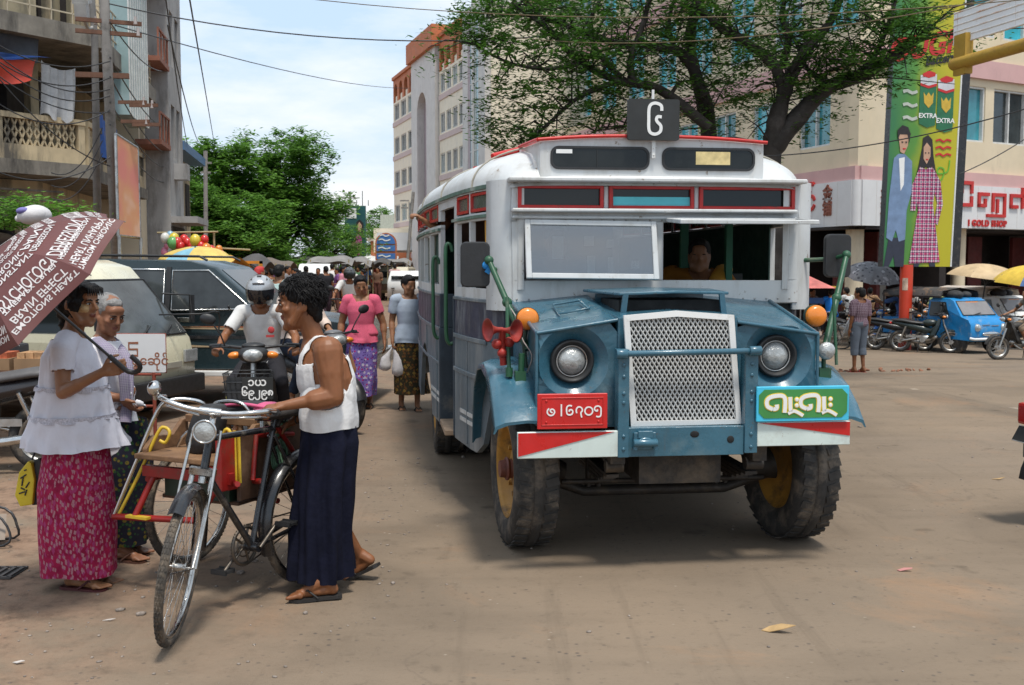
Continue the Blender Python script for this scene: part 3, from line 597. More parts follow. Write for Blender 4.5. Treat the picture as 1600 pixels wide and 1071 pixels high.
# twigs
tw = []
for q in ends:
 for i in range(len(q) // 3, len(q)):
  for _ in range(2):
   d = V((rg.gauss(0, .5), rg.gauss(0, .6), rg.gauss(.12, .3))); e = q[i] + d * rg.uniform(.6, 1.3)
   m.tube([q[i], q[i] + d * .5 + V((0, 0, .08)), e], [.016, .011, .005], 5); tw.append(e)
m.build('trunk', bark, RT)
cr_ = MB(); cl = []
for e in tw:
 if rg.random() < .72: cl.append((e, rg.uniform(.3, .55)))
def fill(x0, x1, y0, y1, n, z0=15.2, z1=19.5, r0=.35, r1=.62):
 for _ in range(n): cl.append((P(rg.uniform(x0, x1), rg.uniform(y0, y1), rg.uniform(z0, z1)) - ro, rg.uniform(r0, r1)))
fill(735, 960, -40, 60, 36); fill(712, 770, 20, 75, 12, 16, 17.5, .2, .4); fill(960, 1440, -60, 24, 50); fill(760, 950, 105, 195, 30, 15.8, 17.5, .25, .42); fill(770, 850, 190, 232, 12, 16, 17, .2, .36); fill(800, 980, 60, 110, 9)
fill(980, 1110, 120, 215, 16, 16, 18.5, .3, .5); fill(1130, 1200, 130, 235, 10, 17, 19, .25, .4); fill(1300, 1420, 20, 95, 18, 16, 18, .3, .5); fill(1415, 1452, 20, 60, 5, 16, 17.5, .2, .3); fill(1250, 1330, 120, 145, 5, 16.6, 17.4, .2, .3); fill(1290, 1400, 100, 135, 9, 16.6, 17.4, .2, .35)
fill(1060, 1260, 30, 100, 18); fill(900, 1400, -260, -60, 90, 14.5, 20, .5, .9)
blobs(cr_, cl, rg, 104, .050, .32, 7)
cr_.build('crown', leaf_rain, RT, merge=False)
def tree(name, label, base, h, spread, rg, lm, n=9, trunk_r=.25, ls=.12, cnt=330, group=None, low=.25):
 t = thing(name, label, 'tree', base, 0, group); m = MB(); c = MB(); cs = []
 m.tube([(0, 0, 0), (.1, 0, h * .25), (0, .1, h * .5)], [trunk_r, trunk_r * .8, trunk_r * .55], 9)
 for k in range(n):
  a = 6.283 * k / n + rg.uniform(-.3, .3); rr = spread * rg.uniform(.45, 1); zz = h * rg.uniform(low + .1, .92) * (1 - .25 * (rr / spread) ** 2)
  e = V((math.cos(a) * rr, math.sin(a) * rr, zz)); s_ = V((0, 0, h * rg.uniform(.2, .45)))
  mid = (s_ + e) / 2 + V((0, 0, h * .06)); m.tube([s_, mid, e], [trunk_r * .5, trunk_r * .3, trunk_r * .1], 7)
  cs += [(e, spread * rg.uniform(.32, .5)), (mid + V((rg.gauss(0, .5), rg.gauss(0, .5), rg.uniform(0, h * .2))), spread * rg.uniform(.28, .42))]
 for k in range(n // 2): cs.append((V((rg.gauss(0, .3) * spread, rg.gauss(0, .3) * spread, h * rg.uniform(.72, .95))), spread * rg.uniform(.25, .4)))
 m.build('trunk', bark, t); blobs(c, cs, rg, cnt, ls, .5, 12); c.build('crown', lm, t, merge=False); return t
rg = random.Random(11)
GT = 'street trees beyond the market'
def tspot(u, Y): p = P(u, 415, Y); return V((p.x, p.y, 0))
tree('street_tree', 'tall bushy green tree rising behind the balloon stall', tspot(330, 54), 8.0, 2.7, rg, leaf_mid, 18, .3, .15, 800, GT, .05)
tree('street_tree', 'rounded green tree between the balloon tree and the teal billboard', tspot(440, 56), 8.4, 3.3, rg, leaf_mid, 20, .3, .15, 850, GT, .05)
tree('street_tree', 'low sprawling green tree just left of the teal billboard', tspot(505, 62), 4.6, 2.6, rg, leaf_mid, 11, .2, .10, 700, GT, .05)
tree('street_tree', 'small dense tree filling the gap beside the grey block', tspot(296, 50), 5.6, 1.7, rg, leaf_mid, 11, .2, .10, 700, GT, .05)
tree('street_tree', 'shadowy low tree behind the market stalls', tspot(388, 51), 5.4, 2.9, rg, leaf_mid, 13, .2, .14, 600, GT, .05)
tree('street_tree', 'tiny far tree poking up behind the low terracotta house', tspot(596, 125), 8.4, 3.4, rg, leaf_mid, 8, .2, .2, 500, GT)
BU = thing('almond_bush', 'pale green broad leaved bush in front of the corner house', 'bush', tspot(62, 17)); c = MB(); rgb = random.Random(3)
for k in range(46): leaves(c, V((-1.3 + k * .046 + rgb.gauss(0, .06), rgb.gauss(0, .25), 2.45 + rgb.uniform(-.2, .28) - (.22 if k > 30 else 0) * (k - 30) / 16)), .26, 70, .06, rgb, .6)
c.build('foliage', leaf_bush, BU, merge=False); c = MB()
for k in range(7): c.tube([(-1 + k * .26, 0, 0), (-1.05 + k * .27, .1, 1.2), (-1.1 + k * .28, 0, 2.4)], [.03, .022, .012], 6)
c.build('stem', bark, BU)
# ------------------------------------------------------------------ poles, banner, wires
m = MB(); a, b = G(184, 505), P(162, -20, 19.5); b2 = P(150, -230, 19.5); m.tube([V((0, 0, 0)), P(180, 340, 19.5) - a * 1, b - a, b2 - a], [.105, .095, .085, .075], 14)
UP = thing('utility_pole', 'thick leaning concrete utility pole in front of the balcony house', 'pole', a); m.build('shaft', pole_c, UP)
m = MB()
for v in (34, 52): q = P(170, v, 19.5) - a; m.box(q, (1.1, .06, .07), (0, 0, .4))
for v in (118,): q = P(160, v, 19.5) - a; m.box(q, (.9, .08, .09), (0, .0, .2))
for v, dx in ((160, .35), (165, .55), (190, .4), (195, .6)): m.box(P(176, v, 19.5) - a + V((dx, 0, 0)), (.5, .05, .06))
m.build('crossarm', mat('rusty_iron', (.13, .06, .035), .8, 0, .3, 8), UP)
m = MB(); [m.cyl(P(176, v, 19.5) - a + V((dx, 0, -.05)), P(176, v, 19.5) - a + V((dx, 0, .09)), .035, .02, 8) for v, dx in ((34, .4), (34, -.3), (52, .45), (160, .55), (165, .7), (190, .6))]; m.build('insulator', mat('porcelain', (.35, .3, .28), .3), UP)
a = G(153, 505); m = MB(); m.tube([V((0, 0, 0)), P(152, 320, 20) - a, P(148, 60, 20) - a, P(143, -10, 20) - a], [.075, .07, .06, .05], 12)
LP = thing('lamp_post', 'thinner steel post carrying a street lamp left of the concrete pole', 'lamp post', a); m.build('shaft', mat('grey_steel_pole', (.20, .19, .18), .6, 0, .2, 6), LP)
m = MB(); m.tube([P(146, 42, 20) - a, P(138, 45, 19.8) - a, P(131, 30, 19.5) - a], .03, 8, sub=4); m.box(P(128, 18, 19.5) - a, (.20, .34, .30), (.3, 0, .2)); m.box(P(128, 2, 19.5) - a, (.26, .42, .08), (.3, 0, .2)); m.build('lamp_head', mat('lamp_grey', (.38, .37, .35), .4), LP)
a = G(200, 500); BN = thing('banner', 'faded pink and orange advertising banner on a frame beside the concrete pole', 'banner', a); m = MB()
q = [P(182, 210, 19.2) - a, P(216, 232, 19.9) - a, P(220, 372, 19.9) - a, P(186, 368, 19.2) - a]
nn = (q[1] - q[0]).cross(q[3] - q[0]).normalized() * .04
m.add(q + [p + nn for p in q], [(0, 1, 2, 3), (7, 6, 5, 4), (0, 4, 5, 1), (1, 5, 6, 2), (2, 6, 7, 3), (3, 7, 4, 0)])
def banner_mat():
 m, nt, b = node_mat('faded_banner'); x = ramp(nt, noise(nt, .9, 3), [(.35, (.62, .22, .18)), (.5, (.62, .30, .16)), (.62, (.68, .46, .36)), (.7, (.46, .28, .14))]); nt.links.new(x, b.inputs['Base Color']); b.inputs['Roughness'].default_value = .6; return m
m.build('printed_sheet', banner_mat(), BN); m = MB()
for i, j in ((0, 1), (1, 2), (2, 3), (3, 0)): m.tube([q[i] + nn * .5, q[j] + nn * .5], .03, 6)
m.tube([q[3], V((q[3].x, q[3].y, 0))], .035, 8); m.tube([q[2], V((q[2].x, q[2].y, 0))], .035, 8); m.build('frame', steel, BN)
wire_m = mat('black_cable', (.02, .02, .022), .5)
def cable(label, a, b, sag=.3, r=.012, n=14, mt=None):
 a, b = V(a), V(b); q = MB(); q.tube([(a * (1 - t) + b * t) - a - V((0, 0, sag * 4 * t * (1 - t))) for t in [i / n for i in range(n + 1)]], r, 5); return tag(q.build('overhead_cable', mt or wire_m, loc=a), label, 'cable', 'overhead cables')
rusty = mat('rusty_cable', (.14, .10, .045), .6)
cable('dark cable running from the utility pole into the crown over the bus', P(165, 5, 19.5), P(900, 52, 20), .35, .012)
cable('thin cable crossing the open sky at mid height', P(180, 40, 19.5), P(640, 138, 60), .3, .012)
cable('upper rust coloured wire crossing in front of the rain tree', P(430, -8, 15), P(1620, -2, 12), .25, .006, 14, rusty)
cable('lower rust coloured wire crossing in front of the rain tree', P(752, 52, 17), P(1640, -20, 10), .30, .006, 18, rusty)
cable('steep cable dropping from the top edge to the street trees', P(293, -20, 17), P(334, 220, 55), .0, .015)
cable('steeper cable beside the grey block', P(262, 40, 20), P(310, 222, 55), .3, .016)
cable('cable falling past the grey block into the trees', P(258, -10, 20), P(300, 250, 50), .6, .014)
cable('thin wire sweeping in front of the cream corner building', P(1180, 245, 15), P(1620, 165, 13), .12, .008)
cable('faint wire rising to the frame edge before the shop fascia', P(1500, 272, 20), P(1620, 205, 20), .05, .010)
for k, (v0, v1) in enumerate(((60, 96), (72, 140), (84, 150), (105, 175), (84, 122), (150, 172), (100, 260), (262, 246))):
 cable('one of the tangled black cables strung along the balcony house', P(-20, v0, 18), P(172, v1, 19.4), .25 + .05 * (k % 3), .011)
for k, (v0, v1) in enumerate(((90, 200), (120, 240), (160, 262), (195, 285), (35, 110))):
 cable('one of the black cables running down the street from the utility pole', P(172, v0, 19.4), P(262, v1, 36), .3, .014)
for k in range(3):
 a_, b_ = P(80, 270 + 20 * k, 19), P(160, 200 + 20 * k, 19.4); cable('one of the slack cables hanging under the balcony', a_, b_, .3, .010)
# ------------------------------------------------------------------ the bus
bus_blue = mat('bus_blue_paint', (.034, .112, .160), .30, 0, .22, 4, bmp=.35, bscale=9, dirt=(.10, .17, .20), damt=.32, dscale=2.6, coat=.35, chips=(.085, .075, .065))
bus_grey = mat('bus_grey_paint', (.125, .155, .175), .45, 0, .2, 2.5, bmp=.3, bscale=7, dirt=(.26, .27, .27), damt=.35, dscale=5, streak=True)
bus_navy = mat('bus_navy_paint', (.030, .034, .062), .5, 0, .3, 5, bmp=.1, bscale=20, dirt=(.20, .21, .225), damt=.42, dscale=6, streak=True)
bus_white = mat('bus_white_paint', (.58, .59, .585), .4, 0, .06, 2, bmp=.3, bscale=7, dirt=(.44, .43, .40), damt=.42, dscale=5, streak=True, chips=(.22, .16, .11))
bus_green = mat('bus_green_paint', (.02, .085, .04), .45, 0, .25, 8, dirt=(.2, .2, .15), damt=.2)
bus_trim_green = mat('weathered_green_trim', (.10, .17, .13), .6, 0, .3, 8, dirt=(.4, .4, .36), damt=.4)
rim_yellow = mat('mustard_rim', (.42, .21, .035), .55, 0, .25, 8, dirt=(.1, .06, .03), damt=.35, dscale=6)
amber = mat('amber_lens', (.75, .22, .02), .3, 0, .08, 10, coat=.4)
lens = mat('headlamp_lens', (.40, .41, .40), .2, .3, .3, 16, bmp=.5, bscale=60, coat=.8)
sign_black = mat('sign_black', (.022, .023, .022), .55, 0, .25, 6)
sign_white = mat('sign_white', (.78, .78, .76), .5, 0, .05, 9)
sign_red = mat('plate_red', (.52, .016, .014), .35, 0, .1, 7)
sign_green = mat('board_green', (.05, .24, .06), .45, 0, .12, 5)
sign_cyan = mat('board_cyan', (.06, .50, .72), .45, 0, .1, 5)
cyan_cloth = mat('cyan_cloth', (.13, .58, .66), .8, 0, .1, 4)
mesh_silver = mat('grille_silver', (.62, .62, .60), .4, .3, .1, 30)
chassis = mat('greasy_iron', (.035, .03, .026), .6, .2, .35, 10, bmp=.2, dirt=(.12, .09, .06), damt=.35)
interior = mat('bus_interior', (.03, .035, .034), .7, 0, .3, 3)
curtain_m = mat('ochre_curtain', (.55, .27, .03), .8, 0, .2, 4)
BUS = thing('bus', 'old blue and white bonneted bus with a silver mesh grille and a black route board', 'bus', (.891, 6.5885, 0), R(7))
BX = BUS
HW = [(.22, .86), (.28, .93), (.36, .98), (.5, 1.03), (.8, 1.10), (1.3, 1.17), (1.6, 1.2), (2.2, 1.25), (3, 1.3), (4, 1.32), (5, 1.3), (6, 1.24), (6.2, 1.17), (6.3, 1.05)]
def hw(y):
 for (a, p), (b, q) in zip(HW, HW[1:]):
  if y <= b: return p + (q - p) * max(0, (y - a)) / (b - a)
 return HW[-1][1]
def wall(mb, sd, y0, y1, z0, z1, th=.035, off=0.0, mi=0, zf0=None):
 n = max(2, int((y1 - y0) / .12)); rings = []
 for i in range(n + 1):
  y = y0 + (y1 - y0) * i / n; x = hw(y) + off; za = zf0(y) if zf0 else z0
  rings.append([(sd * x + .03, y, za), (sd * (x - th) + .03, y, za), (sd * (x - th) + .03, y, z1), (sd * x + .03, y, z1)])
 mb.loft(rings, True, mi, False)
def arch(y):  # lower edge of the side: skirt, wheel openings
 for c, r, zc in ((-.05, .62, .44), (3.3, .60, .44)):
  d = abs(y - c)
  if d < r: return zc + math.sqrt(max(0, r * r - d * d)) * (.92 if c > 1 else .98)
 return .44
lower = MB(); navy = MB(); upper = MB(); trim = MB(); redf = MB(); gl = MB(); stripe = MB(); drip = MB()
for sd in (-1, 1):
 secs = [(.30, 1.36), (2.02, 6.3)] if sd < 0 else [(.30, 6.3)]
 for a, b in secs:
  wall(lower, sd, a, b, .44, 1.19, zf0=arch); wall(navy, sd, a, b, 1.193, 1.45)
  wall(trim, sd, max(a, .5), b, 1.17, 1.20, .012, .012); wall(trim, sd, a, b, 1.44, 1.462, .012, .012)
  wall(trim, sd, max(a, .62), b, .90, .925, .012, .010) if a > 1 else wall(trim, sd, .62, b, .93, .96, .012, .012)
  wall(upper, sd, a, b, 1.462, 1.53)
  for yy in ([.93] if a < 1 else []) + [2.25, 3.0, 3.9, 4.6, 5.4]:
   if a < yy < b: wall(trim, sd, yy, yy + .012, .96 if abs(yy - 3.3) < .6 else .46, 1.17, .01, .008)
  for z in (.60, .655): wall(stripe, sd, max(a, .70), min(b, 1.16) if a < 1 else 2.66, z, z + .028, .006, .005)
 if sd > 0: wall(stripe, sd, 2.1, 6, .6, .628, .006, .005)
 wall(upper, sd, .22, 6.3, 2.155, 2.20); wall(drip, sd, .40, 6.2, 2.165, 2.19, .02, .022)
 if sd < 0: wall(upper, sd, .22, 1.36, 1.97, 2.02); wall(drip, sd, .40, 1.36, 1.985, 2.005, .02, .02); wall(upper, sd, 2.02, 6.3, 1.93, 1.99); wall(drip, sd, 2.02, 6.2, 1.945, 1.965, .02, .02)
 else: wall(upper, sd, .22, 6.3, 1.95, 2.02)
 # pillars and top-light frames
 pil = [(.22, .42), (.83, .87), (1.26, 1.36), (2.02, 2.14)] + [(2.14 + k * .58, 2.20 + k * .58) for k in range(1, 8)] + [(6.2, 6.3)]
 for a, b in pil:
  wall(upper, sd, a, b, 1.53, 1.97)
  if not (sd < 0 and 1.36 < a < 2): wall(upper, sd, a, b, 2.02, 2.155)
 tops = [(.44, .82), (.88, 1.25)] + [(2.15 + k * .58, 2.71 + k * .58) for k in range(0, 7)]
 for a, b in tops:
  for q in ((a, a + .025, 2.03, 2.15), (b - .025, b, 2.03, 2.15), (a, b, 2.03, 2.05), (a, b, 2.133, 2.15)): wall(redf, sd, *q, th=.03, off=.003)
  wall(gl, sd, a + .025, b - .025, 2.05, 2.133, .006, -.012)
 if sd < 0:
  # the open doorway with its dark edge, step and rail over it
  wall(upper, sd, 1.36, 2.02, 2.10, 2.155)
body = lower.build('lower_side_panel', bus_grey, BUS); navy.build('waist_band', bus_navy, BUS); upper.build('upper_side_wall', bus_white, BUS, bevel=.006, seg=1)
trim.build('side_moulding', bus_grey, BUS, bevel=.003, seg=1); redf.build('side_toplight_frame', red_paint, BUS); gl.build('side_toplight_glass', mat('dusty_green_glass', (.09, .11, .09), .25, 0, .2, 8), BUS)
stripe.build('white_side_stripe', mat('stripe_white', (.5, .5, .48), .6, 0, .15, 14), BUS); drip.build('drip_rail', bus_trim_green, BUS)
# rear-section edge of the doorway
m = MB(); m.box((-hw(2.0) + .09, 2.0, .82), (.16, .05, .76)); m.box((-hw(2.0) + .09, 2.0, 1.33), (.15, .046, .26))
m.box((-hw(1.37) + .07, 1.375, .95), (.10, .03, 1.0))
m.build('doorway_edge', mat('doorway_dark_blue', (.03, .045, .06), .5, 0, .3, 6, dirt=(.15, .14, .12), damt=.25), BUS, bevel=.006, seg=1)
m = MB(); m.box((-hw(1.7) + .14, 1.7, .47), (.3, .64, .04)); m.build('doorway_step', mat('worn_plank', (.30, .21, .14), .8, 0, .2, 12, bmp=.2), BUS, bevel=.004, seg=1)
for y, zt in ((1.40, 1.83), (2.06, 1.74)):
 x = -hw(y) + .03 - .055
 mm = MB(); mm.tube([(x + .05, y, zt - .05), (x + .03, y, zt), (x, y, zt - .03), (x, y, zt - .3), (x, y, 1.20), (x + .02, y, 1.12), (x + .05, y, 1.12)], .014, 8, sub=4)
 mm.build('grab_handle', bus_green, BUS)
# roof: a domed shell lofted over the plan
rings = []
for y, h, k in ((.20, .015, .93), (.24, .10, .955), (.32, .18, .975), (.46, .245, .99), (.7, .285, 1), (1.1, .30, 1), (2, .31, 1), (3.2, .32, 1), (4.4, .31, 1), (5.4, .28, .99), (6.0, .2, .97), (6.25, .1, .94), (6.34, .015, .9)):
 w_ = (hw(max(.3, y)) + .012) * k
 rings.append([(.03 - w_ * math.copysign(abs(math.cos(t)) ** .62, math.cos(t)), y, 2.185 + h * abs(math.sin(t)) ** .9) for t in [math.pi * i / 26 for i in range(27)]])
m = MB(); m.loft(rings, False, 0, True, closed=False); m.loft([[(p[0], p[1], p[2] - .03) for p in r] for r in rings], False, 0, True, closed=False)
roof = m.build('roof', bus_white, BUS)
m = MB()
for y in (.75, 1.9, 3.4, 4.9):
 w_ = hw(y) + .014
 m.tube([(.03 - w_ * math.copysign(abs(math.cos(t)) ** .62, math.cos(t)), y, 2.187 + .31 * abs(math.sin(t)) ** .9) for t in [math.pi * i / 26 for i in range(27)]], .006, 6)
m.build('roof_seam', mat('cracked_seam', (.36, .33, .27), .7, 0, .3, 12), roof)
m = MB(); m.tube([(-.93, .8, 2.40), (-.6, 1.0, 2.50), (.2, 1.1, 2.515)], .02, 6); m.tube([(-1.0, 1.3, 2.36), (-.85, 2.2, 2.45), (-.8, 3.5, 2.46)], .02, 6); m.build('roof_edging', red_paint, roof)
# front wall with its window openings (plane y = .25)
F = MB(); Y0, Y1 = .23, .275
for x0, x1, z0, z1 in ((-.87, .965, 1.44, 1.585), (-.87, -.805, 1.585, 1.955), (.895, .965, 1.585, 1.955), (.035, .085, 1.585, 1.955), (-.87, .965, 1.955, 2.03), (-.87, -.835, 2.03, 2.20), (.93, .965, 2.03, 2.20), (-.87, .965, 2.172, 2.205), (-.30, -.265, 2.03, 2.172), (.275, .31, 2.03, 2.172)):
 F.bb(x0, x1, Y0, Y1, z0, z1)
F.bb(-.90, .975, .12, .26, 2.188, 2.215); F.bb(-.875, .93, .16, .24, 2.005, 2.028); F.bb(-.87, .94, .20, .24, 1.965, 1.985)
fw = F.build('front_wall', bus_white, BUS, bevel=.007, seg=1)
for sx, x in ((-1, -.86), (1, .955)):   # rounded corner posts
 m = MB(); rr = []
 for z in (1.40, 1.462, 1.6, 1.8, 1.97, 2.0, 2.205): rr.append([(x + sx * dx, dy, z) for dx, dy in ((-.02, .235), (.05, .245), (.09, .275), (.125, .33), (.15, .42), (.11, .43), (.07, .33), (-.02, .29))])
 m.loft(rr, True, 0, True); m.build('corner_post', bus_white, BUS)
m = MB()
for z in (1.47, 1.96, 2.20):
 for k in range(24): m.ell((-.84 + k * .076, .228, z), (.006, .004, .006), nu=6, nv=4)
m.build('rivet', steel, fw)
rf = MB(); gg = MB(); cy = MB()
for x0, x1 in ((-.835, -.30), (-.265, .275), (.31, .93)):
 for q in ((x0, x0 + .022, 2.03, 2.172), (x1 - .022, x1, 2.03, 2.172), (x0 + .022, x1 - .022, 2.03, 2.05), (x0 + .022, x1 - .022, 2.152, 2.172)): rf.bb(q[0], q[1], .215, .26, q[2], q[3])
 gg.bb(x0 + .022, x1 - .022, .243, .25, 2.05, 2.152)
cy.bb(-.243, .253, .236, .242, 2.05, 2.105)
rf.build('front_toplight_frame', red_paint, BUS, bevel=.003, seg=1); gg.build('front_toplight_glass', dark_glass, BUS); cy.build('toplight_blind', cyan_cloth, BUS)
# windscreens: left leaf pushed out at the bottom, right leaf swung up
ang = R(-13)
def leaf(mb, x0, x1, zt, zb, top, tilt, fr, glass_too=None, skew=0):
 o = Vector((0, top, zt)); ux = Vector((1, 0, skew)); uz = Vector((0, -math.sin(tilt), -math.cos(tilt))); un = Vector((0, -math.cos(tilt), math.sin(tilt))); h = zt - zb
 Rm = Matrix((ux.normalized(), un, uz)).transposed()
 def b(mbb, xa, xb, a0, a1, th): mbb.box(o + ux * ((xa + xb) / 2) + uz * ((a0 + a1) / 2), (xb - xa, th, a1 - a0), Rm)
 b(mb, x0, x0 + fr, 0, h, .026); b(mb, x1 - fr, x1, 0, h, .026); b(mb, x0 + fr, x1 - fr, 0, fr, .026); b(mb, x0 + fr, x1 - fr, h - fr, h, .026)
 if glass_too: b(glass_too, x0 + fr, x1 - fr, fr, h - fr, .006)
m = MB(); g = MB(); leaf(m, -.795, .03, 1.95, 1.58, .21, R(14), .034, g, -.012)
m.build('windscreen_leaf', bus_white, BUS, bevel=.004, seg=1); g.build('windscreen_glass', glass('windscreen_glass', (.6, .61, .61), .03, .20), BUS)
m = MB(); g = MB(); leaf(m, .09, .95, 1.962, 1.63, .20, R(86), .03, g)
m.build('windscreen_leaf', bus_white, BUS, bevel=.004, seg=1); g.build('windscreen_glass', glass('leaf_glass', (.5, .52, .52), .03, .2), BUS)
m = MB(); [m.bb(x, x + w_, .222, .225, z, z + h_) for x, z, w_, h_ in ((-.42, 1.80, .06, .06), (-.28, 1.79, .05, .05), (-.40, 1.62, .05, .12), (-.27, 1.63, .035, .10), (-.62, 1.72, .07, .14), (-.12, 1.66, .05, .05))]; m.build('screen_notice', sign_white, BUS)
# destination box with two rounded windows, red brow
def rrect(x0, x1, z0, z1, r, n=5):
 out = []
 for cx, cz, a in ((x1 - r, z1 - r, 0), (x0 + r, z1 - r, 90), (x0 + r, z0 + r, 180), (x1 - r, z0 + r, 270)):
  out += [(cx + r * math.cos(R(a + 90 * i / n)), cz + r * math.sin(R(a + 90 * i / n))) for i in range(n + 1)]
 return out
m = MB(); m.loft([[(-.70, .215, 2.2), (.72, .215, 2.2), (.72, .215, 2.44), (.4, .215, 2.462), (0, .215, 2.47), (-.4, .215, 2.465), (-.70, .215, 2.44)], [(-.74, .9, 2.2), (.76, .9, 2.2), (.76, .9, 2.46), (.4, .9, 2.49), (0, .9, 2.50), (-.4, .9, 2.49), (-.74, .9, 2.46)]], True, 0, False)
db = m.build('destination_box', bus_white, BUS, bevel=.01)
m = MB(); m.tube([(-.715, .20, 2.445), (-.4, .20, 2.468), (0, .20, 2.475), (.4, .20, 2.467), (.735, .20, 2.445)], .012, 6, sub=3); m.tube([(-.715, .20, 2.445), (-.75, .8, 2.465)], .012, 6)
m.build('brow', red_paint, db)
m = MB(); g = MB(); gk = MB()
for x0, x1 in ((-.635, -.015), (.065, .66)):
 o_ = rrect(x0, x1, 2.268, 2.41, .05); i_ = rrect(x0 + .014, x1 - .014, 2.282, 2.396, .04)
 ro = [(p[0], .205, p[1]) for p in o_]; ri = [(p[0], .205, p[1]) for p in i_]; rb = [(p[0], .222, p[1]) for p in o_]
 gk.loft([rb, ro, ri, [(p[0], .214, p[1]) for p in i_]], False, 0, False)
 g.add([(p[0], .2115, p[1]) for p in i_], [list(range(len(i_)))])
gk.build('window_rubber', black_plastic, db); g.build('destination_glass', mat('smoked_glass', (.012, .013, .012), .08, 0, .8, 3, spec=.4), db)
m = MB(); m.bb(.28, .50, .2075, .21, 2.305, 2.385); m.build('faded_notice', mat('faded_paper', (.62, .50, .24), .8, 0, .3, 14), db)
m = MB(); m.bb(-.60, -.50, .2075, .21, 2.365, 2.39); m.build('white_sticker', sign_white, db)
m = MB(); m.bb(-.347, -.343, .2075, .21, 2.283, 2.395); m.build('pane_joint', black_plastic, db)
# route board
m = MB(); m.prism(rrect(-.165, .158, 2.447, 2.695, .012, 2), (0, .17, 0), (1, 0, 0), (0, 0, 1), .03); rbd = m.build('route_board', sign_black, BUS)
m = MB(); m.ribbon([(.045, .052), (.04, .085), (.0, .098), (-.032, .075), (-.036, .0), (-.032, -.07), (.0, -.09), (.035, -.075), (.04, -.04), (.018, -.015), (.012, .0), (.02, .016), (.045, .015)], .019, (0, .1545, 2.572), (1, 0, 0), (0, 0, 1), .003)
m.build('route_glyph', sign_white, rbd)
m = MB(); m.box((.005, .19, 2.42), (.022, .012, .16)); m.box((.005, .215, 2.72), (.014, .012, .08))
for z in (2.36, 2.40): m.ell((.005, .183, z), (.006, .004, .006), nu=6, nv=4)
m.build('board_bracket', white_paint, rbd)
# bonnet, nose and headlamps
NY = -.62; noses = []
for sx, xo, xi, zt in ((-1, -.83, -.40, 1.345), (1, .735, .27, 1.33)):
 m = MB(); c = [(xo, NY, zt - .03), (xi, NY - .02, zt + .04), (xi, .24, 1.50), (xo + sx * .03, .24, 1.455)]          # sloping top
 dn = [(p[0], p[1], .80) for p in c]
 m.add(c + dn, [(0, 1, 2, 3), (3, 2, 6, 7), (0, 3, 7, 4), (1, 5, 6, 2), (4, 7, 6, 5)])
 # nose face with a round opening and a funnel behind it
 xc, zc = (-.64, 1.158) if sx < 0 else (.515, 1.175); rr_ = .195
 outer = []; ring = []
 for k in range(32):
  a = 2 * math.pi * k / 32; dx, dz = math.cos(a), math.sin(a)
  x0, x1 = min(xo, xi), max(xo, xi); ztop = lambda x: c[0][2] + (c[1][2] - c[0][2]) * (x - xo) / (xi - xo)
  t = min([((x1 if dx > 0 else x0) - xc) / dx if abs(dx) > 1e-6 else 9, ((1.33 + .02) - zc) / dz if dz > 1e-6 else ((.80 - zc) / dz if dz < -1e-6 else 9)])
  px_ = xc + dx * t; pz_ = zc + dz * t
  if dz > 0 and pz_ > 1.25: pz_ = min(pz_, ztop(px_)) if abs(pz_ - 1.35) > .002 else ztop(px_)
  outer.append((px_, NY - .02 * (px_ - xo) / (xi - xo), pz_)); ring.append((xc + dx * min(rr_, t * .99), NY - .012, zc + dz * min(rr_, t * .98)))
 inner = [(xc + .119 * math.cos(2 * math.pi * k / 32), NY + .045, zc + .119 * math.sin(2 * math.pi * k / 32)) for k in range(32)]
 m.loft([outer, ring], False, 0, False); m.loft([ring, inner], False, 0, True); noses.append(m.build('bonnet', bus_blue, BUS))
nose = noses[0]
for sx, xo, xi, zt in ((-1, -.84, -.40, 1.345), (1, .745, .27, 1.33)): m = MB(); m.tube([(xo, NY - .008, zt - .03), (xi, NY - .03, zt + .04)], .011, 6); m.tube([(xo - sx * .002, NY - .006, zt - .03), (xo + sx * .03, .22, 1.455)], .012, 6); m.tube([(xo, NY - .006, zt - .03), (xo, NY - .006, .82)], .010, 6); m.build('bonnet_edge', bus_blue, noses[sx > 0])
m = MB(); m.tube([(-.66, -.05, 1.447), (-.50, -.05, 1.472), (-.49, -.30, 1.433), (-.66, -.30, 1.405), (-.66, -.05, 1.447)], .007, 6); m.build('bonnet_hatch', bus_blue, nose)
for x, z in ((-.64, 1.158), (.515, 1.175)):
 m = MB(); m.lathe([(.121, .035), (.119, .012), (.112, .004), (.102, .008), (.092, .028), (.08, .045), (0, .05)], (x, NY, z), (0, 1, 0), 36)
 hl = m.build('headlight', mat('lamp_recess', (.012, .013, .014), .6), BUS)
 m = MB(); m.lathe([(.0, -.008), (.04, -.004), (.064, .010), (.08, .030), (.082, .04)], (x, NY + .012, z), (0, 1, 0), 32); m.build('lens', lens, hl)
 m = MB(); m.torus((x, NY + .034, z), (0, 1, 0), .084, .005, 36, 8); m.build('lamp_rim', steel, hl)
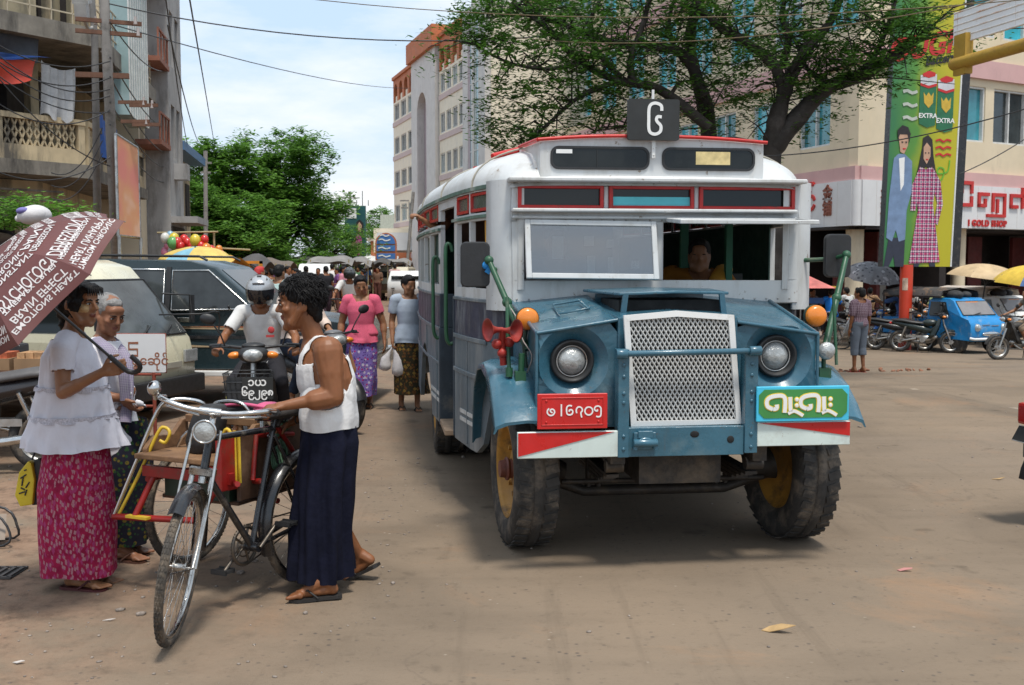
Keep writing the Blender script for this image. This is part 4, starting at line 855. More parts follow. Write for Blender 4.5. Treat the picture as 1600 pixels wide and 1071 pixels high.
# centre bonnet, raised lid, grille
m = MB(); m.loft([[(-.40, -.66, .80), (.27, -.66, .80), (.27, -.66, 1.40), (-.07, -.66, 1.42), (-.40, -.66, 1.40)], [(-.42, .24, .80), (.30, .24, .80), (.30, .24, 1.47), (-.07, .24, 1.49), (-.42, .24, 1.47)]], True, 0, False)
m.build('centre_bonnet', bus_blue, BUS, bevel=.008)
m = MB(); m.loft([[(-.36, -.50, 1.512), (-.05, -.52, 1.524), (.27, -.50, 1.516), (.27, -.50, 1.532), (-.05, -.52, 1.540), (-.36, -.50, 1.528)], [(-.44, .16, 1.518), (-.05, .16, 1.53), (.36, .16, 1.522), (.36, .16, 1.538), (-.05, .16, 1.546), (-.44, .16, 1.534)]], True, 0, False)
lid = m.build('bonnet_lid', bus_blue, BUS, bevel=.004, seg=1)
m = MB()
for x in (-.33, .235): m.box((x, -.50, 1.46), (.03, .02, .12), (0, .12 * (1 if x < 0 else -1), 0))
m.bb(-.38, .29, .05, .08, 1.46, 1.51); m.build('lid_stay', bus_blue, lid)
m = MB(); m.bb(-.35, .24, -.45, .04, 1.41, 1.485); m.build('engine_bay', mat('engine_black', (.008, .008, .008), .8), BUS)
gx0, gx1, gz0, gz1, gy = -.372, .215, .812, 1.412, -.715
fr_ = MB(); b0, b1 = gx0 + .045, gx1 + .05
tp = lambda u: 1.405 + .026 * (1 - abs(u - .48) / .52)
outer = [(b0 - .012, gz0), (b1 + .012, gz0 + .004), (gx1 + .012, gz1), (-.09, 1.437), (gx0 - .012, gz1)]; innr = [(b0 + .018, gz0 + .028), (b1 - .018, gz0 + .03), (gx1 - .02, gz1 - .028), (-.09, 1.405), (gx0 + .02, gz1 - .028)]
fr_.loft([[(x, gy - .012, z) for x, z in outer], [(x, gy - .014, z) for x, z in innr], [(x, gy + .01, z) for x, z in innr], [(x, gy + .01, z) for x, z in outer], [(x, gy - .012, z) for x, z in outer]], False, 0, False)
gf = fr_.build('grille_frame', white_paint, BUS)
gr = MB(); nx, nz = 23, 27
def gp(u, v): return (b0 + (b1 - b0) * u) * (1 - v) + (gx0 + (gx1 - gx0) * u) * v, gz0 + .01 + (gz1 - gz0 - .02) * v
for i in range(-nz // 2 - 2, nx + 1):
 for s_ in (1, -1):
  # diagonals of the expanded mesh
  a = None; pts = []
  for k in range(0, nz + 1):
   u = (i + k * .5) / nx if s_ > 0 else (nx - i - k * .5) / nx
   if 0.015 <= u <= .985: x, z = gp(u, k / nz); pts.append((x, gy + .002 * s_, z))
  if len(pts) > 1: gr.tube([pts[0], pts[-1]], .0042, 4, sm=False)
gr.build('grille_mesh', mesh_silver, gf)
m = MB(); m.bb(gx0 + .01, gx1 + .03, -.685, -.675, .83, 1.40); m.build('radiator', mat('radiator_black', (.03, .028, .026), .6, 0, .3, 40), BUS)
# push bar, uprights, cross plate, tow hook
m = MB(); m.bb(-.425, -.365, -.79, -.70, .655, 1.235); m.bb(.275, .345, -.79, -.70, .665, 1.23); m.bb(-.365, .275, -.775, -.72, .655, .812)
m.tube([(-.43, -.80, 1.212), (.345, -.80, 1.222)], .017, 10); m.cyl((-.44, -.80, 1.212), (-.38, -.80, 1.212), .026); m.cyl((.29, -.80, 1.221), (.355, -.80, 1.222), .026)
for x in (-.395, .31):
 for z in (.70, .77, .95, 1.0, 1.09, 1.15): m.ell((x, -.791, z), (.011, .007, .011), nu=8, nv=6)
pb = m.build('push_bar', bus_blue, BUS, bevel=.004, seg=1)
m = MB(); m.bb(-.34, -.22, -.80, -.775, .70, .79); m.torus((-.28, -.81, .70), (0, 1, 0), .055, .013, 20, 8, a0=math.pi, a1=2 * math.pi, xd=(1, 0, 0)); m.cyl((-.345, -.81, .735), (-.215, -.81, .735), .022); m.bb(-.32, -.24, -.815, -.79, .76, .80); m.build('tow_hook', bus_blue, pb, bevel=.003, seg=1)
m = MB(); m.ell((.0, -.776, .772), (.025, .004, .018)); m.ell((.20, -.776, .74), (.02, .004, .02)); m.build('bolt_hole', mat('engine_black', (.008, .008, .008)), pb)
# painted bumper boards, plate and signboard
for x0, x1, z0, z1, y in ((-.965, -.425, .66, .80, -.775), (.345, .872, .70, .83, -.775)):
 m = MB(); m.bb(x0, x1, y - .014, y + .014, z0, z1); bd = m.build('bumper_board', mat('board_white', (.58, .66, .62), .5, 0, .08, 5, dirt=(.4, .4, .36), damt=.3, chips=(.25, .2, .15)), BUS, bevel=.003, seg=1)
 m = MB()
 tri = [(x0 + .003, z0 + .012), (x1 - .02, z1 - .003), (x0 + .003, z1 - .003)] if x0 < 0 else [(x0 + .01, z1 - .003), (x1 - .003, z0 + .05), (x1 - .003, z1 - .003)]
 m.prism(tri, (0, y - .0165, 0), (1, 0, 0), (0, 0, 1), .003); m.build('red_triangle', sign_red, bd)
PY = -.80
m = MB(); m.bb(-.862, -.487, PY - .008, PY + .008, .818, 1.005); pl = m.build('number_plate', sign_red, BUS, bevel=.003, seg=1)
m = MB()
for a, b in (((-.84, .84), (-.51, .84)), ((-.51, .84), (-.51, .983)), ((-.51, .983), (-.84, .983)), ((-.84, .983), (-.84, .84))): m.tube([(a[0], PY - .009, a[1]), (b[0], PY - .009, b[1])], .0028, 6)
for x in (-.815, -.535):
 for z in (.855, .968): m.ell((x, PY - .009, z), (.007, .004, .007), nu=8, nv=5)
m.build('plate_edge', red_paint, pl)
m = MB()
def gl_(pts, x, z, k=.042, wd=.0075): m.ribbon([(p[0] * k, p[1] * k) for p in pts], wd, (x, PY - .0085, z), (1, 0, 0), (0, 0, 1), .0025)
ringp = [(.5 * math.cos(R(a)), .5 * math.sin(R(a))) for a in range(0, 361, 30)]
gl_([(.2, -.15), (0, -.05), (-.1, .15), (.1, .3), (.35, .2), (.45, -.1), (.25, -.42), (-.15, -.48), (-.45, -.2), (-.45, .15), (-.25, .4)], -.790, .912)
gl_([(0, -.75), (0, .75)], -.735, .918); gl_([(.28, .62), (-.1, .68), (-.38, .45), (-.4, -.1), (-.3, -.4), (0, -.5), (.3, -.38), (.38, -.05), (.2, .15), (-.05, .08), (-.05, -.1)], -.690, .914)
gl_([(-.35, -.3), (-.42, .1), (-.25, .42), (.05, .48), (.3, .3), (.36, 0), (.2, -.22), (.2, -.5), (.3, -.85)], -.638, .914); gl_(ringp, -.588, .912); gl_([(-.05, .1), (-.05, -.1), (-.3, -.05), (-.42, .2), (-.25, .45), (.1, .5), (.38, .3), (.42, -.1), (.38, -.7), (.1, -.85), (-.2, -.78)], -.540, .916)
m.build('plate_number', sign_white, pl)
GY = -.805
m = MB(); m.bb(.33, .852, GY - .008, GY + .008, .838, 1.028); gb = m.build('name_board', sign_cyan, BUS, bevel=.003, seg=1)
m = MB(); x0, x1, z0, z1, c_ = .342, .840, .856, 1.012, .03
m.prism([(x0 + c_, z0), (x1 - c_, z0), (x1, z0 + c_), (x1, z1 - c_), (x1 - c_, z1), (x0 + c_, z1), (x0, z1 - c_), (x0, z0 + c_)], (0, GY - .0095, 0), (1, 0, 0), (0, 0, 1), .003); m.build('green_field', sign_green, gb)
for wd, dy, mt in ((.030, .0115, sign_yellow := mat('lettering_yellow', (.75, .55, .05), .5)), (.0205, .0135, sign_white)):
 m = MB()
 for xo in (.475, .665):
  o_ = (xo, GY - dy, .936)
  m.ribbon([(-.055, -.03), (-.085, -.015), (-.09, .015), (-.07, .035), (-.03, .043), (.0, .04), (.012, .02), (.012, -.02), (.010, -.05)], wd, o_, (1, 0, 0), (0, 0, 1), .0015)
  m.ribbon([(-.055, -.03), (-.035, -.025), (-.035, -.005)], wd, o_, (1, 0, 0), (0, 0, 1), .0015); m.ribbon([(.04, .035), (.042, -.02), (.045, -.045)], wd, o_, (1, 0, 0), (0, 0, 1), .0015)
  m.ribbon([(.03, -.055), (.06, -.042), (.085, -.05), (.115, -.068)], wd * .8, o_, (1, 0, 0), (0, 0, 1), .0015)
  for z in (.02, -.012): m.ell((xo + .078, GY - dy - .001, .936 + z), (wd * .52, .001, wd * .52), nu=12, nv=6)
 m.build('board_lettering', mt, gb)
# mudguards
def fender(sx, cx):
 m = MB(); rows = []
 for y, z in ((.62, .58), (.58, .80), (.48, .98), (.28, 1.09), (0, 1.125), (-.28, 1.10), (-.48, 1.02), (-.62, .92), (-.70, .84)):
  rows.append([(cx + sx * x, y, z + dz) for x, dz in ((.76, .0), (.90, .012), (1.02, .0), (1.07, -.02), (1.085, -.06), (1.075, -.06), (1.06, -.035), (1.0, -.014), (.90, -.004), (.76, -.015))])
 m.loft(rows, True, 0, True); return m.build('mudguard', bus_blue, BUS)
fender(-1, 0.0); fender(1, -.08)
# horns, lamps, mirrors on their stalks
m = MB()
for o_, ax in (((-1.0, -.40, 1.318), (.75, -.66, 0)), ((-1.0, -.40, 1.322), (-.92, -.38, 0))):
 m.lathe([(.014, 0), (.015, .03), (.022, .055), (.04, .08), (.062, .092), (.066, .096), (.058, .090), (.035, .075), (.012, .05), (0, .045)], o_, ax, 22)
m.tube([(-1.0, -.40, 1.32), (-1.0, -.37, 1.26), (-.99, -.36, 1.12)], .02, 8); m.ell((-1.03, -.38, 1.24), .03); m.ell((-.96, -.38, 1.25), .03); m.ell((-1.0, -.38, 1.19), .028)
m.build('horn', mat('horn_red', (.36, .03, .022), .5, 0, .3, 12, dirt=(.14, .06, .04), damt=.35), BUS)
for x, z in ((-.85, 1.378), (.85, 1.385)):
 m = MB(); m.lathe([(0, -.035), (.045, -.032), (.06, -.02), (.064, 0)], (x, -.34, z), (0, 1, 0), 24); m.ell((x, -.372, z), (.008, .003, .008), nu=6, nv=4); il = m.build('indicator_lamp', amber, BUS)
 m = MB(); m.lathe([(.066, -.002), (.066, .03), (.05, .04), (0, .04)], (x, -.34, z), (0, 1, 0), 24); m.tube([(x, -.31, z - .03), (x * 1.02, -.3, z - .14), (x, -.3, 1.06)], .012, 8); m.build('lamp_body', mat('lamp_green', (.04, .07, .05), .5), il)
def mirror(x, y, z, sx, foot, top):
 m = MB(); m.prism(rrect(-.088, .088, -.135, .135, .035), (x, y, z), (1, .1 * sx, 0), (0, 0, 1), .035); mo = m.build('mirror', black_plastic, BUS, bevel=.008)
 m = MB(); m.tube([foot, top], [.022, .017], 8); m.ell(top, .028); m.tube([top, (x + .03 * -sx, y + .03, z - .02)], .012, 8); m.tube([(x, y + .03, z - .02), (sx * .96, .30, z - .03)], .014, 8); m.ell((foot[0] + (top[0] - foot[0]) * .52, foot[1] + (top[1] - foot[1]) * .52, foot[2] + (top[2] - foot[2]) * .52), .03)
 m.build('mirror_stalk', bus_green, mo); return mo
mo = mirror(-1.112, .06, 1.685, -1, (-.845, -.30, 1.20), (-1.035, 0.0, 1.71))
m = MB(); m.ell((-1.05, .02, 1.68), (.025, .02, .025), nu=8, nv=5); m.box((-1.03, .01, 1.66), (.03, .02, .06), (.2, .6, 0)); m.build('blue_tape', mat('blue_tape', (.02, .25, .6), .5), mo)
mo = mirror(1.165, .10, 1.74, 1, (.93, -.30, 1.2), (1.19, .02, 1.745))
m = MB(); m.tube([(-.962, -.3, 1.50), (-.968, -.36, 1.30), (-.965, -.42, 1.10)], .011, 8); m.cyl((-.965, -.42, 1.06), (-.965, -.42, 1.11), .02); m.tube([(-.9, -.43, 1.03), (-.895, -.43, 1.19)], .018, 6); m.bb(-.935, -.875, -.46, -.40, 1.0, 1.09)
m.build('side_marker_post', bus_green, BUS)
m = MB(); m.tube([(.955, -.34, 1.5), (.965, -.38, 1.1)], .010, 8); m.bb(.83, .90, -.46, -.40, 1.0, 1.09); m.tube([(.865, -.43, 1.08), (.865, -.43, 1.15)], .014, 6); m.build('side_marker_post', bus_green, BUS)
m = MB(); m.lathe([(0, -.02), (.04, -.015), (.052, 0), (.045, .03), (.02, .05), (0, .055)], (.865, -.47, 1.19), (0, 1, 0), 20); m.build('marker_lamp', lens, BUS)
m = MB(); m.tube([(-.86, -.33, 1.40), (-.89, -.38, 1.28), (-.84, -.44, 1.18), (-.86, -.40, 1.08)], .004, 5, sub=4); m.tube([(-1.03, .01, 1.66), (-.96, -.1, 1.5), (-.9, -.25, 1.38)], .004, 5, sub=3); m.build('wiring', mat('pale_wire', (.35, .3, .28), .5), BUS)
# wheels
def tyre(parent, x, y, z, rad, wd, steer, sx, rimc, name='front_wheel', lugs=40):
 e = bpy.data.objects.new(name, None); col.objects.link(e); e.parent = parent; e.location = (x, y, z); e.rotation_euler = (0, 0, steer)
 m = MB(); h = wd / 2; rr = rad
 m.lathe([(rr * .60, -h * .72), (rr * .66, -h * .93), (rr * .80, -h * 1.02), (rr * .92, -h * .98), (rr * .975, -h * .82), (rr * .985, 0), (rr * .975, h * .82), (rr * .92, h * .98), (rr * .80, h * 1.02), (rr * .66, h * .93), (rr * .60, h * .72)], (0, 0, 0), (1, 0, 0), 56)
 for k in range(lugs):
  a = 2 * math.pi * k / lugs
  for s_ in (-1, 1):
   aa = a + (0 if s_ > 0 else math.pi / lugs); c_ = Vector((s_ * h * .60, math.cos(aa) * rr * .983, math.sin(aa) * rr * .983))
   m.box(c_, (h * .60, .045 * rr / .46, .008), Matrix.Rotation(aa - math.pi / 2, 3, 'X') @ Matrix.Rotation(.25 * s_, 3, 'Z'))
 m.lathe([(rr * .975, -.03), (rr * 1.003, -.025), (rr * 1.003, .025), (rr * .975, .03)], (0, 0, 0), (1, 0, 0), 56)
 m.build('tyre', rubber, e, merge=False)
 m = MB(); o = sx * h * .78
 m.lathe([(rr * .63, o + sx * .012), (rr * .60, o + sx * .014), (rr * .575, o - sx * .01), (rr * .56, o - sx * .07), (rr * .42, o - sx * .10), (rr * .30, o - sx * .085), (rr * .24, o - sx * .04), (rr * .12, o - sx * .03), (0, o - sx * .03)], (0, 0, 0), (1, 0, 0), 40)
 m.lathe([(rr * .63, -o), (rr * .58, -o + sx * .02), (rr * .5, -o + sx * .06), (rr * .25, -o + sx * .10), (0, -o + sx * .1)], (0, 0, 0), (1, 0, 0), 40)
 for k in range(8): a = 2 * math.pi * k / 8; m.cyl((o - sx * .09, math.cos(a) * rr * .33, math.sin(a) * rr * .33), (o - sx * .03, math.cos(a) * rr * .33, math.sin(a) * rr * .33), .016, n=6)
 m.build('rim', rimc, e)
 m = MB(); m.cyl((o - sx * .05, 0, 0), (o + sx * .045, 0, 0), .062, .05, 18); m.torus((o + sx * .0, 0, 0), (1, 0, 0), .06, .012, 18, 6); m.build('hub', mat('rusty_hub', (.16, .05, .035), .6, 0, .3, 12), e)
 return e
tyre(BUS, -.83, 0, .462, .465, .255, R(4), -1, rim_yellow); tyre(BUS, .83, 0, .462, .465, .255, R(4), 1, rim_yellow)
for x in (-1.09, -.82, .88, 1.15): tyre(BUS, x, 3.3, .462, .465, .22, 0, -1 if x < 0 else 1, rim_yellow, 'rear_wheel', 30)
m = MB(); m.tube([(-.7, 0, .40), (-.58, 0, .36), (-.46, 0, .315), (.42, 0, .315), (.56, 0, .36), (.7, 0, .40)], .042, 8, sq=.8); m.cyl((-.72, 0, .46), (-.58, 0, .43), .10, .06); m.cyl((.72, 0, .46), (.58, 0, .43), .10, .06)
m.tube([(-.62, -.14, .40), (.62, -.14, .40)], .016, 8); m.ell((.30, .15, .43), (.13, .14, .15)); m.build('front_axle', chassis, BUS)
m = MB()
for x in (-.40, .40):
 m.bb(x - .04, x + .04, -.68, 6.1, .60, .72)
 for k in range(4): m.bb(x - .035, x + .035, -.55 + k * .08, .55 - k * .08, .44 - k * .022 + .06, .458 - k * .022 + .06)
 m.cyl((x - .05, -.58, .57), (x + .05, -.58, .57), .035); m.cyl((x - .03, 0, .34), (x - .03, 0, .52), .02, n=8); m.cyl((x + .03, 0, .34), (x + .03, 0, .52), .02, n=8)
m.bb(-.4, .4, -.1, .0, .56, .66); m.bb(-.42, .42, 2.4, 2.5, .56, .68); m.cyl((-.6, 3.3, .46), (.7, 3.3, .46), .08); m.ell((0, 3.3, .46), (.2, .17, .2)); m.bb(-.25, .22, -.55, .6, .46, .80); m.cyl((-.05, .6, .6), (-.05, 3.2, .5), .04); m.bb(.45, .8, .9, 1.6, .42, .66)
m.build('chassis', chassis, BUS)
# inside: floor, bulkhead, rear wall, seats, steering wheel, posts
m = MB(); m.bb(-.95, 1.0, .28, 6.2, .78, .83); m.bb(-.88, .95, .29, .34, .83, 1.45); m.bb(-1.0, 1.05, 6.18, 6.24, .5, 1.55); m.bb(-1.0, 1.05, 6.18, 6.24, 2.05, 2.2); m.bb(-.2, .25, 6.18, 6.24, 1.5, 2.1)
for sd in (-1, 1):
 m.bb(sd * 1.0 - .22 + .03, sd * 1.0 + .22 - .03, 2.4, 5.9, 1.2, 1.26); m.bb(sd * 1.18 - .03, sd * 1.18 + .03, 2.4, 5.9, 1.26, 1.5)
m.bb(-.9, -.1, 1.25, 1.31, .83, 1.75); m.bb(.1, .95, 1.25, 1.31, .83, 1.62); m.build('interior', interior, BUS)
m = MB(); m.bb(-.78, -.3, .85, 1.2, 1.15, 1.25); m.bb(.2, .9, .8, 1.2, 1.12, 1.22); m.build('driver_seat', seat_vinyl, BUS, bevel=.02)
m = MB(); m.torus((-.5, .62, 1.50), (0, -.5, .86), .21, .014, 32, 8); m.cyl((-.5, .62, 1.50), (-.5, .34, 1.0), .02); m.tube([(-.7, .62, 1.5), (-.3, .62, 1.5)], .01, 6); m.build('steering_wheel', black_plastic, BUS)
m = MB(); m.bb(.71, .755, .9, .95, .83, 2.2); m.bb(.70, .76, 2.0, 2.05, .83, 2.2); m.build('green_post', mat('post_green', (.03, .16, .09), .5), BUS)
m = MB()
for y in (.47, .50, .53, .56, .59, .62, .65): m.cyl((-hw(y) + .09 + .01 * math.sin(y * 90), y, 1.54), (-hw(y) + .09, y, 1.97), .022, n=8)
m.build('curtain', curtain_m, BUS)
m = MB(); wall(m, -1, 2.2, 5.9, 1.54, 1.93, .01, -.05); wall(m, 1, 1.2, 6.2, 1.50, 2.0, .01, -.05); m.bb(-1.0, 1.05, 6.17, 6.178, 1.5, 2.1);  m.build('side_blind', mat('dark_green_blind', (.012, .05, .035), .5), BUS)  # blinds added over side and rear windows to keep the inside dark
# ------------------------------------------------------------------ people
import numpy as np
from mathutils import noise as mnoise
def skin_mat(name, c):
 if name in _mats: return _mats[name]
 m, nt, b = node_mat(name); x = ramp(nt, noise(nt, 14, 4), [(.3, [k * .86 for k in c]), (.7, [k * 1.12 for k in c])]); nt.links.new(x, b.inputs['Base Color'])
 b.inputs['Roughness'].default_value = .48; b.inputs['Specular IOR Level'].default_value = .4; b.inputs['Subsurface Weight'].default_value = .06; b.inputs['Subsurface Radius'].default_value = (.012, .005, .003); b.inputs['Subsurface Scale'].default_value = .4
 _mats[name] = m; return m
skin_dark = skin_mat('dark_brown_skin', (.235, .092, .038)); skin_mid = skin_mat('brown_skin', (.27, .125, .062)); skin_old = skin_mat('old_brown_skin', (.24, .105, .055))
lip_m = mat('lip', (.17, .05, .035), .45); thanaka = mat('thanaka_paste', (.45, .30, .15), .8, 0, .15, 20)
hair_m = mat('black_hair', (.007, .006, .006), .55, 0, .4, 60, bmp=.4, bscale=120, spec=.22); hair_grey = mat('grey_hair', (.20, .19, .18), .5, 0, .4, 60, bmp=.5, bscale=120)
eye_w = mat('eye_white', (.55, .52, .48), .25); eye_b = mat('eye_dark', (.012, .008, .006), .15)
def cloth_mat(name, c, rough=.85, var=.08, scale=7, bmp=.12): return mat(name, c, rough, 0, var, scale, bmp=.55, bscale=17, spec=.15)
def remesh(mb, vox, smooth=3):
 me = bpy.data.meshes.new('tmp'); me.from_pydata(mb.v, [], mb.f); bm = bmesh.new(); bm.from_mesh(me); bmesh.ops.recalc_face_normals(bm, faces=bm.faces); bm.to_mesh(me); bm.free()
 o = bpy.data.objects.new('tmp', me); col.objects.link(o)
 r = o.modifiers.new('r', 'REMESH'); r.mode = 'VOXEL'; r.voxel_size = vox; r.use_smooth_shade = True
 if smooth: s = o.modifiers.new('s', 'SMOOTH'); s.iterations = smooth; s.factor = .5
 dg = bpy.context.evaluated_depsgraph_get(); out = bpy.data.meshes.new_from_object(o.evaluated_get(dg)); bpy.data.objects.remove(o); bpy.data.meshes.remove(me)
 n = len(out.vertices); co = np.empty(n * 3); out.vertices.foreach_get('co', co); no = np.empty(n * 3); out.vertices.foreach_get('normal', no)
 return out, co.reshape(-1, 3), no.reshape(-1, 3)
def headrot(yaw, pitch=0, roll=0):
 """yaw 0 faces the camera (-Y); positive turns the face towards the right of the picture; positive pitch looks down"""
 return (Matrix.Rotation(yaw, 3, 'Z') @ Matrix.Rotation(pitch, 3, 'X') @ Matrix.Rotation(roll, 3, 'Y'))
def hand(mb, wr, dr, pn, side, curl=.5, k=1.0, thumb=.6, spread=.0):
 """palm, four bent fingers of unequal length and a thumb leaving the side of the palm; pn points out of the palm, side=+1 puts the thumb along dr x pn"""
 wr, d, n = V(wr), V(dr).normalized(), V(pn).normalized(); n = (n - d * n.dot(d)).normalized(); s = d.cross(n) * side
 for i, (o, L, r) in enumerate(((.030, .076, .0092), (.010, .084, .0095), (-.010, .079, .0092), (-.029, .062, .0082))):
  a = wr + s * o * .55 * k + d * .012 * k; b = wr + s * o * k + d * (.088 if i < 3 else .080) * k + s * spread * o
  mb.cap(a, b, .013 * k, .0115 * k, 8); c = curl * (1 + .08 * i); p = b; ang = c * .55
  for q, f in ((.45, 1.0), (.31, .92), (.24, .82)):
   v = d * math.cos(ang) + n * math.sin(ang); e = p + v * L * q * k; mb.cap(p, e, r * f * k, r * f * .93 * k, 8); p = e; ang += c
 t0 = wr + s * .022 * k + d * .022 * k; t1 = t0 + (s * .72 + d * .55 + n * .35 * thumb).normalized() * .042 * k; t2 = t1 + (s * .25 + d * .75 + n * .75 * thumb).normalized() * .032 * k; t3 = t2 + (d * .8 - s * .1 + n * .9 * thumb).normalized() * .025 * k
 mb.cap(t0, t1, .014 * k, .0115 * k, 8); mb.cap(t1, t2, .011 * k, .0095 * k, 8); mb.cap(t2, t3, .0095 * k, .008 * k, 8)
 mb.cap(wr - d * .01, wr + d * .03 * k, .023 * k, .024 * k, 8)
def foot(mb, ank, dr, k=1.0, toe_up=0.0):
 """heel, instep and five toes; dr = where the toes point"""
 d = V(dr).normalized(); s = V((-d.y, d.x, 0)).normalized() if abs(d.z) < .95 else V((1, 0, 0)); a = V(ank); up = d.cross(s) * -1
 if up.z < 0: up = -up
 heel = a - d * .035 * k - up * .055 * k; ball = a + d * .13 * k - up * .062 * k
 mb.cap(heel, a - d * .01 * k, .030 * k, .036 * k, 9); mb.cap(a, ball, .036 * k, .022 * k, 9); mb.cap(heel, ball, .026 * k, .022 * k, 9); mb.cap(ball - s * .022 * k, ball + s * .026 * k, .021 * k, .02 * k, 9)
 for i, o in enumerate((.031, .013, -.002, -.016, -.029)):
  b = ball + s * o * k + d * .01 * k; mb.cap(b, b + d * (.052 - .007 * i) * k - up * .006 * k, .0135 * k if i == 0 else .0095 * k, .011 * k if i == 0 else .008 * k, 7)
def make_head(mb, c, Rm, k=1.0, fem=False, old=False):
 T = lambda x, y, z: c + Rm @ (V((x, y, z)) * k)
 E = lambda p, r: mb.ell(T(*p), [q * k for q in r], Rm, 14, 10)
 E((0, .012, .03), (.073, .092, .083)); E((0, -.028, -.022), (.060, .066, .085)); E((0, -.045, -.078), (.044 if fem else .052, .046, .047)); E((0, -.076, -.106), (.022, .019, .018) if fem else (.027, .022, .021))
 E((0, -.072, .045), (.050, .022, .030)); E((0, -.085, .022), (.047, .012, .011))
 for s in (-1, 1): E((s * .040, -.066, -.022), (.022, .022, .018)); E((s * .073, .018, -.012), (.010, .020, .031)); mb.cap(T(s * .062, -.005, -.03), T(s * .045, -.045, -.09), .020 * k, .02 * k, 8); E((s * .033, -.080, .006), (.016, .010, .009))
 mb.cap(T(0, -.090, .018), T(0, -.112, -.022), .0085 * k, .0125 * k, 8); [mb.cap(T(s * .010, -.100, -.027), T(s * .014, -.094, -.03), .0085 * k, .008 * k, 8) for s in (-1, 1)]
 E((0, -.093, -.052), (.022, .010, .0065)); E((0, -.091, -.064), (.019, .010, .0065))
 return T
SEGS = [('torso', 'pelvis', 'neck', .14), ('head', 'neck', 'head', .09)] + [(a + s, b + s, c + s, r) for s in 'lr' for a, b, c, r in (('uarm_', 'sh_', 'el_', .045), ('farm_', 'el_', 'wr_', .033), ('hand_', 'wr_', 'ht_', .03), ('thigh_', 'hip_', 'kn_', .075), ('shin_', 'kn_', 'an_', .045), ('foot_', 'an_', 'to_', .035))]
